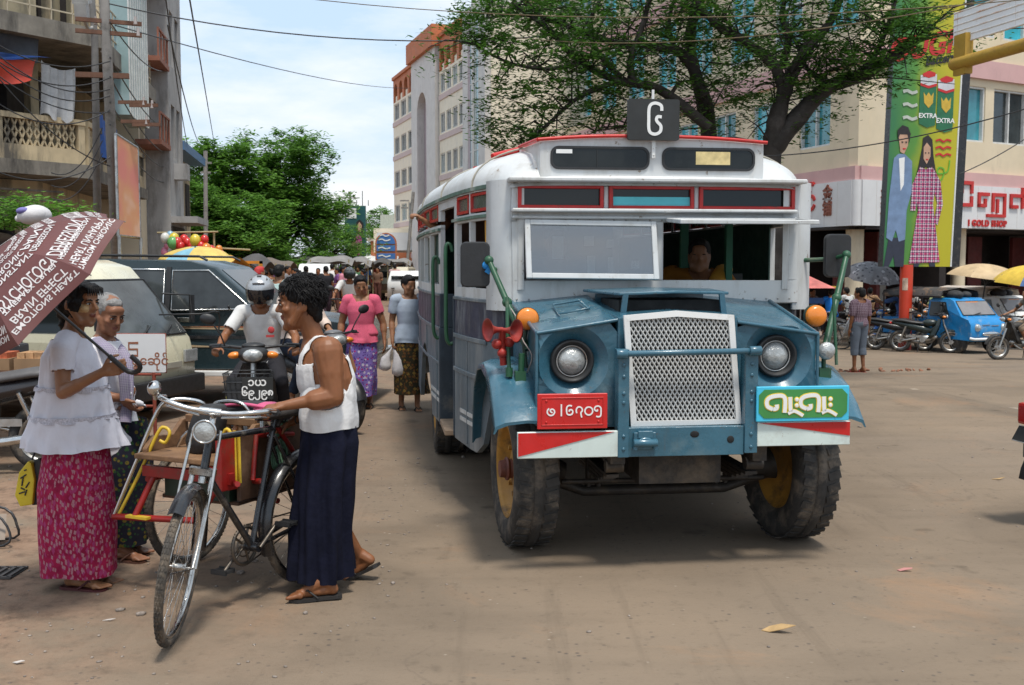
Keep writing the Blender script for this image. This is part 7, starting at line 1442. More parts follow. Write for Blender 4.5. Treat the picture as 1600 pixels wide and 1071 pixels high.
GW.skirt(pattern_cloth('brown_batik', (.035, .028, .014), [(.22, .13, .03), (.12, .05, .015)], 20, 'batik'), [(V((0, 0, .92)) * k, .16, .13, 0), (V((0, 0, .6)) * k, .185, .165, 0), (V((.03, -.02, .20)) * k, .205, .19, 0)], folds=4, amp=.016, seed=5)
GW.caphair(hair_m, bun=True, fringe=.045); [GW.sandal(q, shoe_m, (0, -1, 0)) for q in 'lr']
hb = rt + rz_(R(12)) @ (J['wr_l'] + V((0, -.02, -.09)))
for dx, s_, c_, lb in ((-.09, .8, 'pale_bag', 'smaller plastic bag, left of the two held by the grey shirted woman'), (.07, 1.0, 'plastic_bag', 'fuller white plastic bag, right of the two held by the grey shirted woman')):
 t = thing('plastic_bag', lb, 'plastic bag', hb, 0, 'plastic bags in her hand'); m = MB(); rg = random.Random(int(dx * 100))
 m.loft([[V((dx * f + (r + rg.uniform(-.006, .006)) * math.cos(a) * s_, (r * .7) * math.sin(a) * s_, z * s_)) for a in [2 * math.pi * i / 14 for i in range(14)]] for r, z, f in ((.008, .02, 0), (.018, -.05, .4), (.06, -.14, .9), (.085, -.24, 1), (.08, -.30, 1), (.03, -.33, 1))], True); m.build('film', mat('milky_bag', (.55, .52, .52), .35, 0, .15, 16, bmp=.5, bscale=40), t)
# ------------------------------------------------------------------ cars and vans
def body_loft(mb, prof, w, belt, slope, rnd_=.05, mi=0):
 hwf = lambda z: w / 2 - max(0, z - belt) * slope
 L_ = [[(s_ * hwf(z) * k_, y * (1 - (1 - k_) * .0) + (0), z) for y, z in prof] for s_, k_ in ((-1, 1), (1, 1))]
 cy_ = sum(p[0] for p in prof) / len(prof); cz = sum(p[1] for p in prof) / len(prof)
 def ringx(x, sc): return [(x if abs(x) < 1e-6 else math.copysign(min(abs(x), 9), x) * hwf(z) / (w / 2), cy_ + (y - cy_) * sc, cz + (z - cz) * sc) for y, z in prof]
 h = w / 2
 mb.loft([ringx(-h, .965), ringx(-h + .025, .985), ringx(-h + .07, 1), ringx(0, 1.006), ringx(h - .07, 1), ringx(h - .025, .985), ringx(h, .965)], True, mi, True, True); return hwf
def panel(mb, hwf, s_, quad, off=.006, th=.012):
 """panel lying on a side of the body; quad of (y, z)"""
 a = [V((s_ * (hwf(z) + off), y, z)) for y, z in quad]; b = [V((s_ * (hwf(z) + off - th), y, z)) for y, z in quad]; n = len(quad)
 mb.add(a + b, [list(range(n)), [i + n for i in range(n)][::-1]] + [(i, (i + 1) % n, (i + 1) % n + n, i + n) for i in range(n)])
def wheel4(par, x, y, r=.28, wd=.16, cap_m=None, name='wheel'):
 m = MB(); h = wd / 2; m.lathe([(r * .6, -h), (r * .93, -h), (r, -h * .7), (r, h * .7), (r * .93, h), (r * .6, h)], (x, y, r), (1, 0, 0), 28); w_ = m.build(name, rubber, par)
 m = MB(); m.lathe([(r * .62, h + .002), (r * .5, h * .8), (r * .3, h * .9), (0, h)], (x, y, r), (1 if x > 0 else -1, 0, 0), 20); m.build('wheel_cover', cap_m or alu, w_)
tint = glass('tinted_glass', (.35, .38, .38), .03, .18)
def mirror_arm(m, a, b, c, sz): m.tube([a, b, c], .012, 6); m.box(c, sz)
# cream van, nose to the right
VN = thing('van', 'cream coloured small van with black bumper, behind the older woman', 'van', (-3.88, 11.75, 0), R(76)); cream_p = mat('cream_car_paint', (.62, .58, .42), .3, 0, .05, 2, coat=.3, dirt=(.4, .35, .25), damt=.15)
prof = [(-.10, .30), (-.10, .62), (-.04, .86), (.42, 1.42), (.62, 1.66), (.90, 1.74), (3.1, 1.74), (3.3, 1.62), (3.38, .9), (3.38, .32)]
m = MB(); hv = body_loft(m, prof, 1.46, .85, .16); m.build('body', cream_p, VN)
def on_front(y0, z0, y1, z1, x0, x1, off=.012):
 d = V((0, y1 - y0, z1 - z0)).normalized(); n_ = V((0, -d.z, d.y)); return [V((x, y, z)) + n_ * off for x, y, z in ((x0, y0, z0), (x1, y0, z0), (x1 * .93, y1, z1), (x0 * .93, y1, z1))]
m = MB(); q = on_front(.0, .91, .50, 1.51, -.63, .63, .016); m.add(q + [p + V((0, .02, 0)) for p in q], [(0, 1, 2, 3), (7, 6, 5, 4), (0, 4, 5, 1), (1, 5, 6, 2), (2, 6, 7, 3), (3, 7, 4, 0)]); m.build('windscreen', mat('screen_glass', (.05, .055, .055), .06, 0, .6, 2), VN)
m = MB(); m.tube([q[0], q[1], q[2], q[3], q[0]], .014, 6); m.tube([(.1, -.06, .90), (.45, .05, 1.02)], .008, 5); m.tube([(-.35, -.06, .90), (.02, .05, 1.02)], .008, 5); m.build('screen_rubber', black_plastic, VN)
m = MB()
for s_ in (-1, 1):
 for a, b_ in ((.55, 1.25), (1.32, 2.15), (2.22, 3.1)): panel(m, hv, s_, [(a - (.16 if a < .6 else 0), .98), (b_, .98), (b_, 1.52), (a + (.06 if a < .6 else 0), 1.52)])
m.build('side_window', dark_glass, VN)
m = MB(); m.bb(-.74, .74, -.19, -.02, .26, .46); m.bb(-.745, -.70, -.15, .5, .28, .45); m.bb(.70, .745, -.15, .5, .28, .45); m.build('bumper', black_plastic, VN, bevel=.03)
m = MB(); m.bb(-.68, -.42, -.135, -.10, .60, .74); m.bb(.42, .68, -.135, -.10, .60, .74); m.build('headlight', lens, VN, bevel=.01)
m = MB(); m.bb(-.36, .36, -.125, -.10, .56, .62); m.build('grille', mat('pale_grille', (.35, .33, .27), .5), VN); 
m = MB()
for s_ in (-1, 1): m.tube([(s_ * .66, .30, 1.36), (s_ * .86, .06, 1.34), (s_ * .88, .05, 1.05)], .012, 6); m.box((s_ * .90, .06, 1.18), (.04, .05, .32))
m.tube([(.2, .05, 1.14), (.25, -.42, 1.15), (.62, -.44, 1.15), (.64, -.42, .92)], .010, 6, sub=3); m.build('mirror', black_plastic, VN)
for x in (-.62, .62):
 for y in (.55, 2.75): wheel4(VN, x, y, .27, .15)
m = MB()
for s_ in (-1, 1): panel(m, hv, s_, [(.3, .70), (3.3, .70), (3.3, .73), (.3, .73)], .008, .01)
m.build('side_moulding', black_plastic, VN)
# dark blue green wagon behind it
SV = thing('station_wagon', 'dark teal wagon with orange and tan flame stripes along its doors, behind the cream van', 'car', (-1.75, 13.75, 0), R(87)); tealp = mat('dark_teal_paint', (.018, .034, .040), .3, .1, .1, 2, coat=.25)
prof = [(-.05, .42), (-.05, .80), (.10, .98), (1.05, 1.10), (1.15, 1.14), (1.78, 1.66), (2.1, 1.74), (4.4, 1.78), (4.62, 1.65), (4.7, 1.1), (4.7, .42)]
m = MB(); hs = body_loft(m, prof, 1.66, 1.08, .2); m.build('body', tealp, SV)
wins = [[(1.32, 1.16), (2.30, 1.14), (2.30, 1.62), (1.86, 1.62)], [(2.40, 1.14), (3.28, 1.14), (3.28, 1.64), (2.40, 1.63)], [(3.36, 1.14), (4.45, 1.14), (4.35, 1.64), (3.36, 1.64)]]
for qd in wins:
 m = MB(); [panel(m, hs, s_, qd, .008, .02) for s_ in (-1, 1)]; f_ = m.build('side_window', mat('wagon_glass', (.035, .04, .042), .08, 0, .8, 1.4), SV)
 m = MB()
 for s_ in (-1, 1):
  pts = [V((s_ * (hs(z) + .01), y, z)) for y, z in qd]; m.tube(pts + [pts[0]], .012, 5)
 m.build('window_trim', chrome, f_)
m = MB(); q = on_front(1.18, 1.17, 1.74, 1.62, -.66, .66, .012); m.add(q + [p + V((0, .02, 0)) for p in q], [(0, 1, 2, 3), (7, 6, 5, 4), (0, 4, 5, 1), (1, 5, 6, 2), (2, 6, 7, 3), (3, 7, 4, 0)]); m.build('windscreen', dark_glass, SV)
for nm_, mt_, qs in (('orange_stripe', mat('stripe_orange', (.45, .11, .03), .4), [[(1.2, .93), (4.6, .93), (4.6, .96), (1.2, .95)], [(3.0, .86), (3.9, .80), (4.5, .88), (4.5, .84), (3.6, .72), (3.1, .80)]]), ('tan_stripe', mat('stripe_tan', (.45, .33, .20), .4), [[(.9, .90), (4.6, .965), (4.6, 1.0), (.9, .93)], [(1.5, .70), (3.2, .78), (3.9, .68), (4.6, .76), (4.6, .70), (3.8, .63), (3.0, .70)]]), ('black_stripe', black_paint, [[(1.0, .84), (2.9, .84), (3.2, .78), (4.6, .90), (4.6, .84), (3.2, .72), (2.8, .80), (1.0, .80)]])):
 m = MB(); [panel(m, hs, s_, qd, .006, .012) for s_ in (-1, 1) for qd in qs]; m.build(nm_, mt_, SV)
m = MB()
for s_ in (-1, 1): m.bb(s_ * .86 - .07, s_ * .86 + .07, 1.0, 3.5, .36, .42)
m.build('running_board', white_paint, SV, bevel=.01)
m = MB(); [m.bb(s_ * (hs(1.0) + .02) - .02, s_ * (hs(1.0) + .02) + .02, y, y + .17, 1.0, 1.06) for s_ in (-1, 1) for y in (2.05, 3.1)]; m.build('door_handle', chrome, SV, bevel=.008)
m = MB(); [m.tube([(s_ * .66, 1.9, 1.74), (s_ * .66, 2.0, 1.79), (s_ * .66, 4.3, 1.82), (s_ * .66, 4.4, 1.78)], .016, 6) for s_ in (-1, 1)]; [panel(m, hs, s_, [(2.32, 1.1), (2.38, 1.1), (2.38, 1.66), (2.32, 1.66)], .012, .01) for s_ in (-1, 1)]; m.build('roof_rail', black_plastic, SV)
m = MB(); m.bb(-.8, .8, -.16, -.04, .42, .62); m.build('bumper', chrome, SV, bevel=.03); m = MB(); m.bb(-.72, -.45, -.08, -.04, .72, .86); m.bb(.45, .72, -.08, -.04, .72, .86); m.build('headlight', lens, SV)
for x in (-.74, .74):
 for y in (.85, 3.75): wheel4(SV, x, y, .34, .22)
m = MB(); [m.tube([(s_ * .8, 1.6, 1.16), (s_ * .98, 1.55, 1.2)], .014, 6) or m.box((s_ * 1.0, 1.55, 1.24), (.12, .08, .15)) for s_ in (-1, 1)]; m.build('mirror', black_plastic, SV, bevel=.01)
# grey roofed pickup at the left edge with a sack on it
PK = thing('pickup', 'grey canopied pickup at the left edge, its long roof showing above the umbrella', 'pickup', (-5.0, 9.6, 0), R(80)); m = MB()
m.loft([[(x, y, z) for x, z in ((-.78, 1.78), (-.76, 1.92), (-.5, 2.0), (0, 2.03), (.5, 2.0), (.76, 1.92), (.78, 1.78))] for y in (-.3, .2, 1.5, 2.8)], False, 0, True, False); m.loft([[(x * .98, y, z - .03) for x, z in ((-.78, 1.78), (-.76, 1.92), (-.5, 2.0), (0, 2.03), (.5, 2.0), (.76, 1.92), (.78, 1.78))] for y in (-.3, .2, 1.5, 2.8)], False, 0, True, False); m.build('canopy', mat('grey_canopy_paint', (.15, .15, .155), .35, 0, .12, 3, dirt=(.24, .23, .21), damt=.2), PK)
m = MB(); [m.tube([(s_ * .79, -.3, 1.80), (s_ * .79, 2.8, 1.80)], .018, 6) for s_ in (-1, 1)]; m.tube([(-.79, -.3, 1.79), (.79, -.3, 1.79)], .018, 6); m.build('canopy_rim', chrome, PK)
m = MB(); [m.tube([(s_ * .76, y, .8), (s_ * .76, y, 1.8)], .02, 6) for s_ in (-1, 1) for y in (-.2, .7, 1.7, 2.7)]; m.build('canopy_post', black_paint, PK)
m = MB(); m.bb(-.75, .75, -.3, 2.8, .45, .95); m.build('load_bed', mat('dark_bed', (.05, .05, .055), .5), PK, bevel=.02); [wheel4(PK, x, y, .3, .18) for x in (-.66, .66) for y in (.3, 2.2)]
m = MB(); m.bb(-.7, .7, 2.82, 4.2, .45, 1.0); m.loft([[(x, y, z) for x, z in ((-.68, 1.0), (-.62, 1.6), (.62, 1.6), (.68, 1.0))] for y in (2.85, 3.7)], True, 0, False); m.build('cab', mat('dark_bed', (.05, .05, .055)), PK, bevel=.03)
o = P(44, 340, 9.5); o = V((o.x, 9.6, 2.03)); SK = thing('sack', 'bulging white sack with blue print tied on the grey roof', 'sack', o); m = MB(); m.ell((0, 0, .09), (.135, .12, .085), (0, -.12, 0), 20, 12); m.ell((.03, .02, .10), (.12, .11, .08), (0, .15, .3), 16, 10); m.ell((-.13, 0, .06), (.03, .03, .03)); sk_ = m.build('cloth', mat('white_sack', (.58, .56, .56), .7, 0, .08, 12, bmp=.6, bscale=14), SK); m = MB(); m.ell((-.055, -.085, .125), (.055, .04, .03), (0, -.12, 0)); m.build('blue_print', mat('blue_print', (.18, .16, .42), .7), sk_)
# small sign on a red stand
o = G(243, 692); SG = thing('sign_board', 'white gold shop sign on a rusty red stand beside the older woman', 'sign', o); m = MB(); a_, b_, c_ = P(182, 522, o.y) - o, P(260, 582, o.y) - o, o
m.prism(rrect(a_.x, b_.x, b_.z, a_.z, .012, 2), (0, 0, 0), (1, 0, 0), (0, 0, 1), .02); m.build('panel', mat('white_sign_panel', (.66, .66, .66)), SG)
m = MB(); m.tube([(a_.x, 0, a_.z), (b_.x, 0, a_.z), (b_.x, 0, b_.z), (a_.x, 0, b_.z), (a_.x, 0, a_.z)], .008, 6); m.tube([(a_.x, 0, b_.z - .02), (b_.x - .05, 0, b_.z - .02)], .014, 6); m.tube([(0, 0, b_.z), (0, 0, 0)], .018, 8); m.tube([(-.35, 0, b_.z), (-.35, 0, 0)], .018, 8); m.tube([(0, 0, .35), (-.35, 0, .35)], .014, 6); m.tube([(0, -.25, .02), (0, .25, .02)], .016, 6); m.tube([(-.35, -.25, .02), (-.35, .25, .02)], .016, 6); m.build('stand', mat('rusty_red_stand', (.23, .045, .025), .7, 0, .3, 9, dirt=(.12, .05, .03), damt=.4), SG)
m = MB(); q = P(240, 566, o.y) - o; m.text('ရွှေဆိုင်', .115, (q.x - .03, -.0115, q.z + .01), (1, 0, 0), (0, 0, 1), .001, .0015); q = P(207, 546, o.y) - o; m.ribbon([(.06, .06), (-.03, .06), (-.03, .0), (.05, .0), (.05, -.06), (-.05, -.06)], .022, (q.x, -.0105, q.z), (1, 0, 0), (0, 0, 1), .002, sub=0); m.build('sign_lettering', mat('brown_sign_ink', (.27, .10, .05), .6), SG)
# parked motorcycle, stool, stall and drain at the left edge
motorcycle('black parked motorcycle cut by the left edge, chrome engine cover and red tail', V((-4.42, 8.75, 0)), R(-84), mat('black_red_paint', (.02, .016, .017), .3, 0, .2, 4, coat=.3), R(5), seatm=mat('grey_seat', (.09, .085, .085), .6))
o = G(-10, 858); ST_ = thing('folding_stool', 'folding metal stool frame poking in at the left edge', 'stool', o); m = MB(); m.tube([(-.20, 0, .0), (.06, 0, .02), (.085, .03, .09), (-.02, .06, .20), (-.3, .1, .24)], .008, 6, sub=3); m.tube([(-.25, .18, .0), (.04, .18, .02), (.06, .18, .10), (-.02, .2, .20), (-.3, .2, .24)], .008, 6, sub=3); m.build('frame', black_paint, ST_); m = MB(); m.add([(-.3, .02, .03), (.06, .02, .05), (.0, .18, .17), (-.3, .18, .16)], [(0, 1, 2, 3)]); m.build('canvas', mat('dusty_canvas', (.25, .2, .16), .9), ST_)
o = G(2, 897); DG = thing('drain_grate', 'iron drain grate let into the road at the lower left', 'grate', o + V((0, 0, .004))); m = MB()
for k in range(9): m.box((-.28 + .045 * k, 0, .004), (.018, .2, .012))
m.box((-.1, -.1, .004), (.40, .02, .012)); m.box((-.1, .1, .004), (.40, .02, .012)); m.build('bars', mat('iron_grate', (.09, .08, .075), .7, .4, .3, 9), DG); m = MB(); m.bb(-.3, .1, -.1, .1, -.002, .001); m.build('pit', mat('engine_black', (.008, .008, .008)), DG)
o = V((-4.3, 9.5, 0)); TB = thing('stall_table', 'plain wooden stall table loaded with packets behind the umbrella woman', 'table', o); m = MB(); m.bb(-.9, .75, -.3, .3, .72, .78); m.build('table_top', wood, TB); m = MB(); [m.bb(x - .025, x + .025, y - .025, y + .025, 0, .72) for x in (-.85, .7) for y in (-.26, .26)]; m.build('leg', wood, TB)
for k, (x, c_, lb) in enumerate(((-.15, (.5, .12, .05), 'open carton of orange packets on the stall table'), (.15, (.45, .25, .12), 'tan carton, right of the orange packets on the stall table'), (-.5, (.4, .35, .3), 'pale carton at the end of the stall table'))):
 t = thing('carton', lb, 'carton', o + V((x, -.05, .78))); m = MB(); m.bb(-.13, .13, -.14, .14, 0, .10); m.build('box', mat('cardboard', (.28, .17, .09), .8), t); m = MB(); [m.bb(-.11 + .075 * j, -.045 + .075 * j, -.12, .12, .10, .15) for j in range(3)]; m.build('packet', mat('packet_%d' % k, c_, .5, 0, .5, 12), t)
# ------------------------------------------------------------------ billboard, signal arm, right-hand street
def quad_panel(mb, q, th, mi=0):
 q = [V(p) for p in q]; n_ = (q[1] - q[0]).cross(q[3] - q[0]).normalized() * th; return mb.add(q + [p + n_ for p in q], [(0, 1, 2, 3), (7, 6, 5, 4), (0, 4, 5, 1), (1, 5, 6, 2), (2, 6, 7, 3), (3, 7, 4, 0)], mi)
YB = 28.6; o = GR(1421, 546); o = V((P(1421, 415, YB).x, YB, gz(P(1421, 415, YB).x, YB)))
BB = thing('billboard', 'tall green and yellow battery billboard showing a couple above a red orange post', 'billboard', o)
bw, bh = 1.92, 7.2; b0 = P(1380, 417, YB) - o; bux = V((.985, .17, 0)).normalized(); bn = V((bux.y, -bux.x, 0)); blean = V((.028, 0, 1)).normalized()
B_ = lambda u, v, d=0.0: b0 + bux * (u * bw) + blean * (v * bh) + bn * d          # u 0..1 across, v 0..1 up
def bill_mat():
 m, nt, b = node_mat('billboard_print'); t = nt.nodes.new('ShaderNodeTexCoord'); sp = nt.nodes.new('ShaderNodeSeparateXYZ'); nt.links.new(t.outputs['Generated'], sp.inputs[0])
 n_ = noise(nt, .7, 3); ad = nt.nodes.new('ShaderNodeMath'); ad.operation = 'ADD'; nt.links.new(sp.outputs[0], ad.inputs[0]); ml = nt.nodes.new('ShaderNodeMath'); ml.operation = 'MULTIPLY'; ml.inputs[1].default_value = .5; nt.links.new(n_, ml.inputs[0]); nt.links.new(ml.outputs[0], ad.inputs[1])
 nt.links.new(ramp(nt, ad.outputs[0], [(.30, (.035, .17, .06)), (.62, (.09, .25, .035)), (.80, (.34, .36, .015)), (1.0, (.46, .41, .015))]), b.inputs['Base Color']); b.inputs['Roughness'].default_value = .4; return m
m = MB(); quad_panel(m, [B_(0, 0), B_(1, 0), B_(1, 1), B_(0, 1)], -.03); face = m.build('printed_face', bill_mat(), BB); can_r = mat('printed_can_red', (.50, .02, .02), .4)
m = MB(); quad_panel(m, [B_(1.02, 0, -.04), B_(1.02, 0, -.5), B_(1.02, 1, -.5), B_(1.02, 1, -.04)], .25); quad_panel(m, [B_(.02, .0, -.06), B_(1.0, .0, -.06), B_(1.0, 1, -.06), B_(.02, 1, -.06)], -.3); m.build('casing', black_paint, BB)
m = MB(); m.tube([B_(1.2, 0, -.3), B_(1.2, 1, -.3)], .06, 6); m.tube([B_(1.005, 0, .0), B_(1.005, 1, .0)], .025, 6); m.build('white_edge', white_paint, BB)
post = V((0, .25, 0)); m = MB(); m.cyl((0, .2, 0), (0, .2, b0.z + .05), .165, n=18); m.build('post', mat('post_orange_red', (.58, .05, .02), .4, 0, .1, 3), BB); m = MB(); m.lathe([(.168, b0.z - .62), (.168, b0.z - .30)], (0, .2, 0), (0, 0, 1), 8, a0=R(215), a1=R(265), xd=(1, 0, 0)); m.lathe([(.168, b0.z - 1.5), (.168, b0.z - 1.1)], (0, .2, 0), (0, 0, 1), 6, a0=R(285), a1=R(320), xd=(1, 0, 0)); m.build('torn_poster', mat('torn_bills', (.55, .4, .3), .8, 0, .5, 5), BB)
def bpoly(name, mt, pts, d=.012):
 """printed shape on the billboard face: pixel-traced outline in face units"""
 m = MB(); m.prism([(p[0] * bw, p[1] * bh) for p in pts], B_(0, 0, d), bux, blean, .006); return m.build(name, mt, face)
blue_sh = mat('printed_blue_shirt', (.16, .24, .38), .5, 0, .2, 4); skin_p = mat('printed_skin', (.50, .30, .20), .5); hair_p = mat('printed_hair', (.02, .015, .015), .5); dark_p = mat('printed_dark_trousers', (.025, .03, .05), .5)
def bu(px, py): # photo pixel to face units
 return ((px - (1380 + (417 - py) * .045)) / (1488 - 1380 - 0), (417 - py) / 427.0)
BP = lambda L_: [bu(*p) for p in L_]
bpoly('printed_trousers', dark_p, BP([(1388, 372), (1414, 372), (1412, 417), (1398, 417), (1396, 400), (1388, 417), (1380, 417)]))
bpoly('printed_shirt', blue_sh, BP([(1395, 250), (1402, 243), (1412, 243), (1424, 254), (1424, 300), (1416, 330), (1414, 375), (1404, 378), (1399, 360), (1393, 378), (1384, 372), (1388, 310)]), .013)
bpoly('printed_inner_shirt', sign_white, BP([(1403, 250), (1412, 248), (1411, 290), (1406, 300)]), .019)
bpoly('printed_face', skin_p, BP([(1402, 215), (1405, 209), (1413, 209), (1418, 217), (1417, 230), (1411, 243), (1405, 240)]), .019)
bpoly('printed_hair', hair_p, BP([(1401, 222), (1400, 207), (1408, 199), (1417, 202), (1421, 212), (1419, 226), (1416, 213), (1404, 213)]), .025)
plaid = pattern_cloth('printed_pink_plaid', (.62, .06, .18), [(.75, .65, .7), (.03, .03, .08)], 2.6, 'plaid')
bpoly('printed_dress', plaid, BP([(1436, 262), (1446, 266), (1456, 262), (1462, 290), (1458, 320), (1470, 410), (1420, 412), (1434, 330), (1430, 292)]), .017)
bpoly('printed_sleeve', plaid, BP([(1458, 264), (1470, 285), (1474, 320), (1466, 352), (1460, 348), (1465, 318), (1458, 292)]), .015); bpoly('printed_sleeve', plaid, BP([(1436, 264), (1424, 292), (1422, 330), (1430, 330), (1436, 300)]), .015)
bpoly('printed_hair', hair_p, BP([(1440, 232), (1441, 218), (1449, 213), (1456, 220), (1458, 245), (1464, 280), (1456, 268), (1446, 262), (1438, 270), (1430, 300), (1426, 296), (1434, 262)]), .014); bpoly('printed_face', skin_p, BP([(1442, 232), (1447, 225), (1453, 232), (1453, 246), (1447, 258), (1442, 250)]), .022)
bpoly('printed_legs', dark_p, BP([(1428, 410), (1438, 410), (1436, 417), (1428, 417)])); bpoly('printed_legs', dark_p, BP([(1452, 410), (1462, 409), (1463, 417), (1454, 417)]))
for x_, y_, w_ in ((1408, 224, 3), (1414, 224, 3), (1411, 234, 5), (1445, 240, 2.4), (1450, 240, 2.4), (1447.5, 250, 4)): bpoly('printed_feature', hair_p if y_ not in (234, 250) else can_r, BP([(x_ - w_ / 2, y_), (x_ + w_ / 2, y_), (x_ + w_ / 2 - .6, y_ + 2), (x_ - w_ / 2 + .6, y_ + 2)]), .028)
can_g = mat('printed_can_green', (.02, .14, .06), .4); can_s = mat('printed_can_silver', (.55, .55, .57), .4)
for x0, y0 in ((1437, 118), (1465, 125)):
 bpoly('printed_can', can_g, BP([(x0 - 1, y0 + 10), (x0 + 25, y0 + 8), (x0 + 23, y0 + 80), (x0 + 10, y0 + 84), (x0 - 3, y0 + 78)]), .014); bpoly('printed_can_band', can_s, BP([(x0 - 1, y0 + 4), (x0 + 25, y0 + 2), (x0 + 25, y0 + 16), (x0 + 12, y0 + 20), (x0 - 1, y0 + 16)]), .018)
 bpoly('printed_can_top', can_r, BP([(x0 + 2, y0 + 2), (x0 + 12, y0 - 3), (x0 + 23, y0), (x0 + 22, y0 + 5), (x0 + 12, y0 + 8), (x0 + 3, y0 + 6)]), .024); bpoly('printed_can_stripe', can_r, BP([(x0 - 1, y0 + 16), (x0 + 12, y0 + 20), (x0 + 25, y0 + 16), (x0 + 25, y0 + 20), (x0 + 12, y0 + 24), (x0 - 1, y0 + 20)]), .022)
 bpoly('printed_crest', mat('printed_gold', (.55, .36, .04), .4), BP([(x0 + 4, y0 + 30), (x0 + 8, y0 + 36), (x0 + 12, y0 + 30), (x0 + 16, y0 + 36), (x0 + 20, y0 + 30), (x0 + 19, y0 + 46), (x0 + 12, y0 + 54), (x0 + 5, y0 + 46)]), .022)
 q = bu(x0 + 11, y0 + 66); m = MB(); m.text('EXTRA', .17, B_(q[0], q[1], .024), bux, blean, .002, .004); m.build('printed_letters', sign_white, face)
for s_, sz, px, py, mt, of in (('OUGH', .85, 1447, 78, can_r, .03), ('Battery', .34, 1468, 97, hair_p, .012)):
 q = bu(px, py); m = MB(); m.text(s_, sz, B_(q[0], q[1], .02), (bux + blean * .18), (blean + bux * .12), .002, of, xs=.85); m.build('printed_letters', mt, face)
for k in range(3): q = bu(1474, 222 + k * 11); m = MB(); m.ribbon([(-.22, 0), (-.1, .04), (0, -.02), (.1, .04), (.22, 0)], .05, B_(q[0], q[1], .014), bux, blean, .004, sub=2); m.build('printed_tag_line', can_r, face)
for k in range(3): q = bu(1420, 148 + k * 20); m = MB(); m.ribbon([(-.2, 0), (-.08, .03), (.06, -.03), (.2, .02)], .08, B_(q[0], q[1], .014), bux, blean, .004, sub=2); m.build('printed_tag_line', mat('printed_pale', (.45, .48, .42), .5), face)
m = MB(); q = bu(1472, 275); m.ribbon([(-.25, -.25), (0, -.1), (.05, .15), (-.1, .2), (-.12, .05), (.15, .1), (.2, .4)], .035, B_(q[0], q[1], .013), bux, blean, .004); m.build('printed_swirl', mat('printed_leaf', (.12, .4, .03), .5), face)
# signal arm and the back of its sign
o = V((6.25, 11.6, 0)); SA = thing('gantry_sign', 'back of a white slatted road sign on a rusty yellow gantry arm', 'road sign', o)
s0, s1 = V((5.6, 14.0, 0)), V((6.55, 10.4, 0)); su = (s1 - s0).normalized(); zt = P(1486, 22, 14.0).z; zb = P(1481, 71, 14.0).z; sn = V((su.y, -su.x, 0))
if sn.y > 0 and sn.x > 0: sn = -sn
m = MB(); quad_panel(m, [s0 + V((0, 0, zb)) - o, s1 + V((0, 0, zb)) - o, s1 + V((0, 0, zt)) - o, s0 + V((0, 0, zt)) - o], .02); m.build('sign_sheet', mat('rust_streaked_white', (.84, .84, .84), .5, 0, .05, 2, dirt=(.45, .22, .1), damt=.1, dscale=5), SA)
m = MB()
for k in range(6): z = zb + (zt - zb) * k / 5; m.tube([s0 + V((0, 0, z)) - o - sn * -.015, s1 + V((0, 0, z)) - o - sn * -.015], .014, 5)
for t_ in (.02, .3, .6): q = s0.lerp(s1, t_); m.tube([q + V((0, 0, zb)) - o + sn * .015, q + V((0, 0, zt)) - o + sn * .015], .008, 5)
m.build('sign_rib', mat('rusty_rib', (.70, .66, .62), .6, 0, .2, 12, dirt=(.45, .2, .07), damt=.3), SA)
gold = mat('rusty_yellow_arm', (.40, .24, .03), .6, 0, .2, 6, bmp=.25, bscale=30, dirt=(.2, .09, .03), damt=.4); a0 = P(1492, 101, 13.9); a1 = V((a0.x + (s1.x - s0.x), a0.y + (s1.y - s0.y), a0.z + .02)); m = MB(); m.tube([a0 - o, a1 - o], .078, 14); m.ell(a0 - o, .08); m.build('arm', gold, SA)
m = MB()
for t_ in (.03, .42): q = a0.lerp(a1, t_) - o; m.box(q + V((0, 0, .10)), (.05, .22, .5), (0, 0, math.atan2(su.y, su.x) + math.pi / 2)); m.box(q + V((.05, -.1, .1)), (.10, .04, .5))
m.build('bracket', gold, SA); m = MB(); m.cyl((a1.x - o.x, a1.y - o.y, 0), (a1.x - o.x, a1.y - o.y, 5.2), .12, n=16); m.build('mast', gold, SA)
# motorcycles parked across the junction
def bicycle(label, loc, rz, m_=None, group=None, name='bicycle'):
 t = thing(name, label, 'bicycle', loc, rz, group); m_ = m_ or bk
 for n_, y in (('front_wheel', -.55), ('rear_wheel', .50)):
  m = MB(); m.torus((0, y, .34), (1, 0, 0), .32, .02, 24, 6); w_ = m.build(n_, rubber, t); m = MB()
  for k in range(12): a = 2 * math.pi * k / 12; m.tube([(0, y, .34), (0, y + math.cos(a) * .3, .34 + math.sin(a) * .3)], .003, 4)
  m.build('spokes', old_chrome, w_)
 m = MB(); [m.tube([a, b], .018, 6) for a, b in (((0, -.36, .88), (0, -.55, .34)), ((0, -.37, .82), (0, .12, .82)), ((0, -.40, .70), (0, .02, .30)), ((0, .02, .30), (0, .14, .90)), ((0, .02, .30), (0, .50, .34)), ((0, .13, .80), (0, .50, .34)))]; m.build('frame', m_, t)
 m = MB(); m.tube([(-.28, -.2, .98), (-.2, -.36, 1.0), (0, -.38, .95), (.2, -.36, 1.0), (.28, -.2, .98)], .014, 6, sub=3); m.build('handlebar', old_chrome, t); m = MB(); m.ell((0, .16, .94), (.08, .14, .04)); m.build('saddle', seat_vinyl, t)
 m = MB(); m.bb(-.07, .07, .36, .72, .74, .77); m.build('carrier', m_, t); return t
GP = 'motorcycles parked in front of the gold shop'
bluep = mat('moped_blue', (.05, .17, .50), .25, 0, .1, 4, coat=.4)
bicycle('dark bicycle parked side on, just right of the bus mirror', GR(1284, 546), R(80))
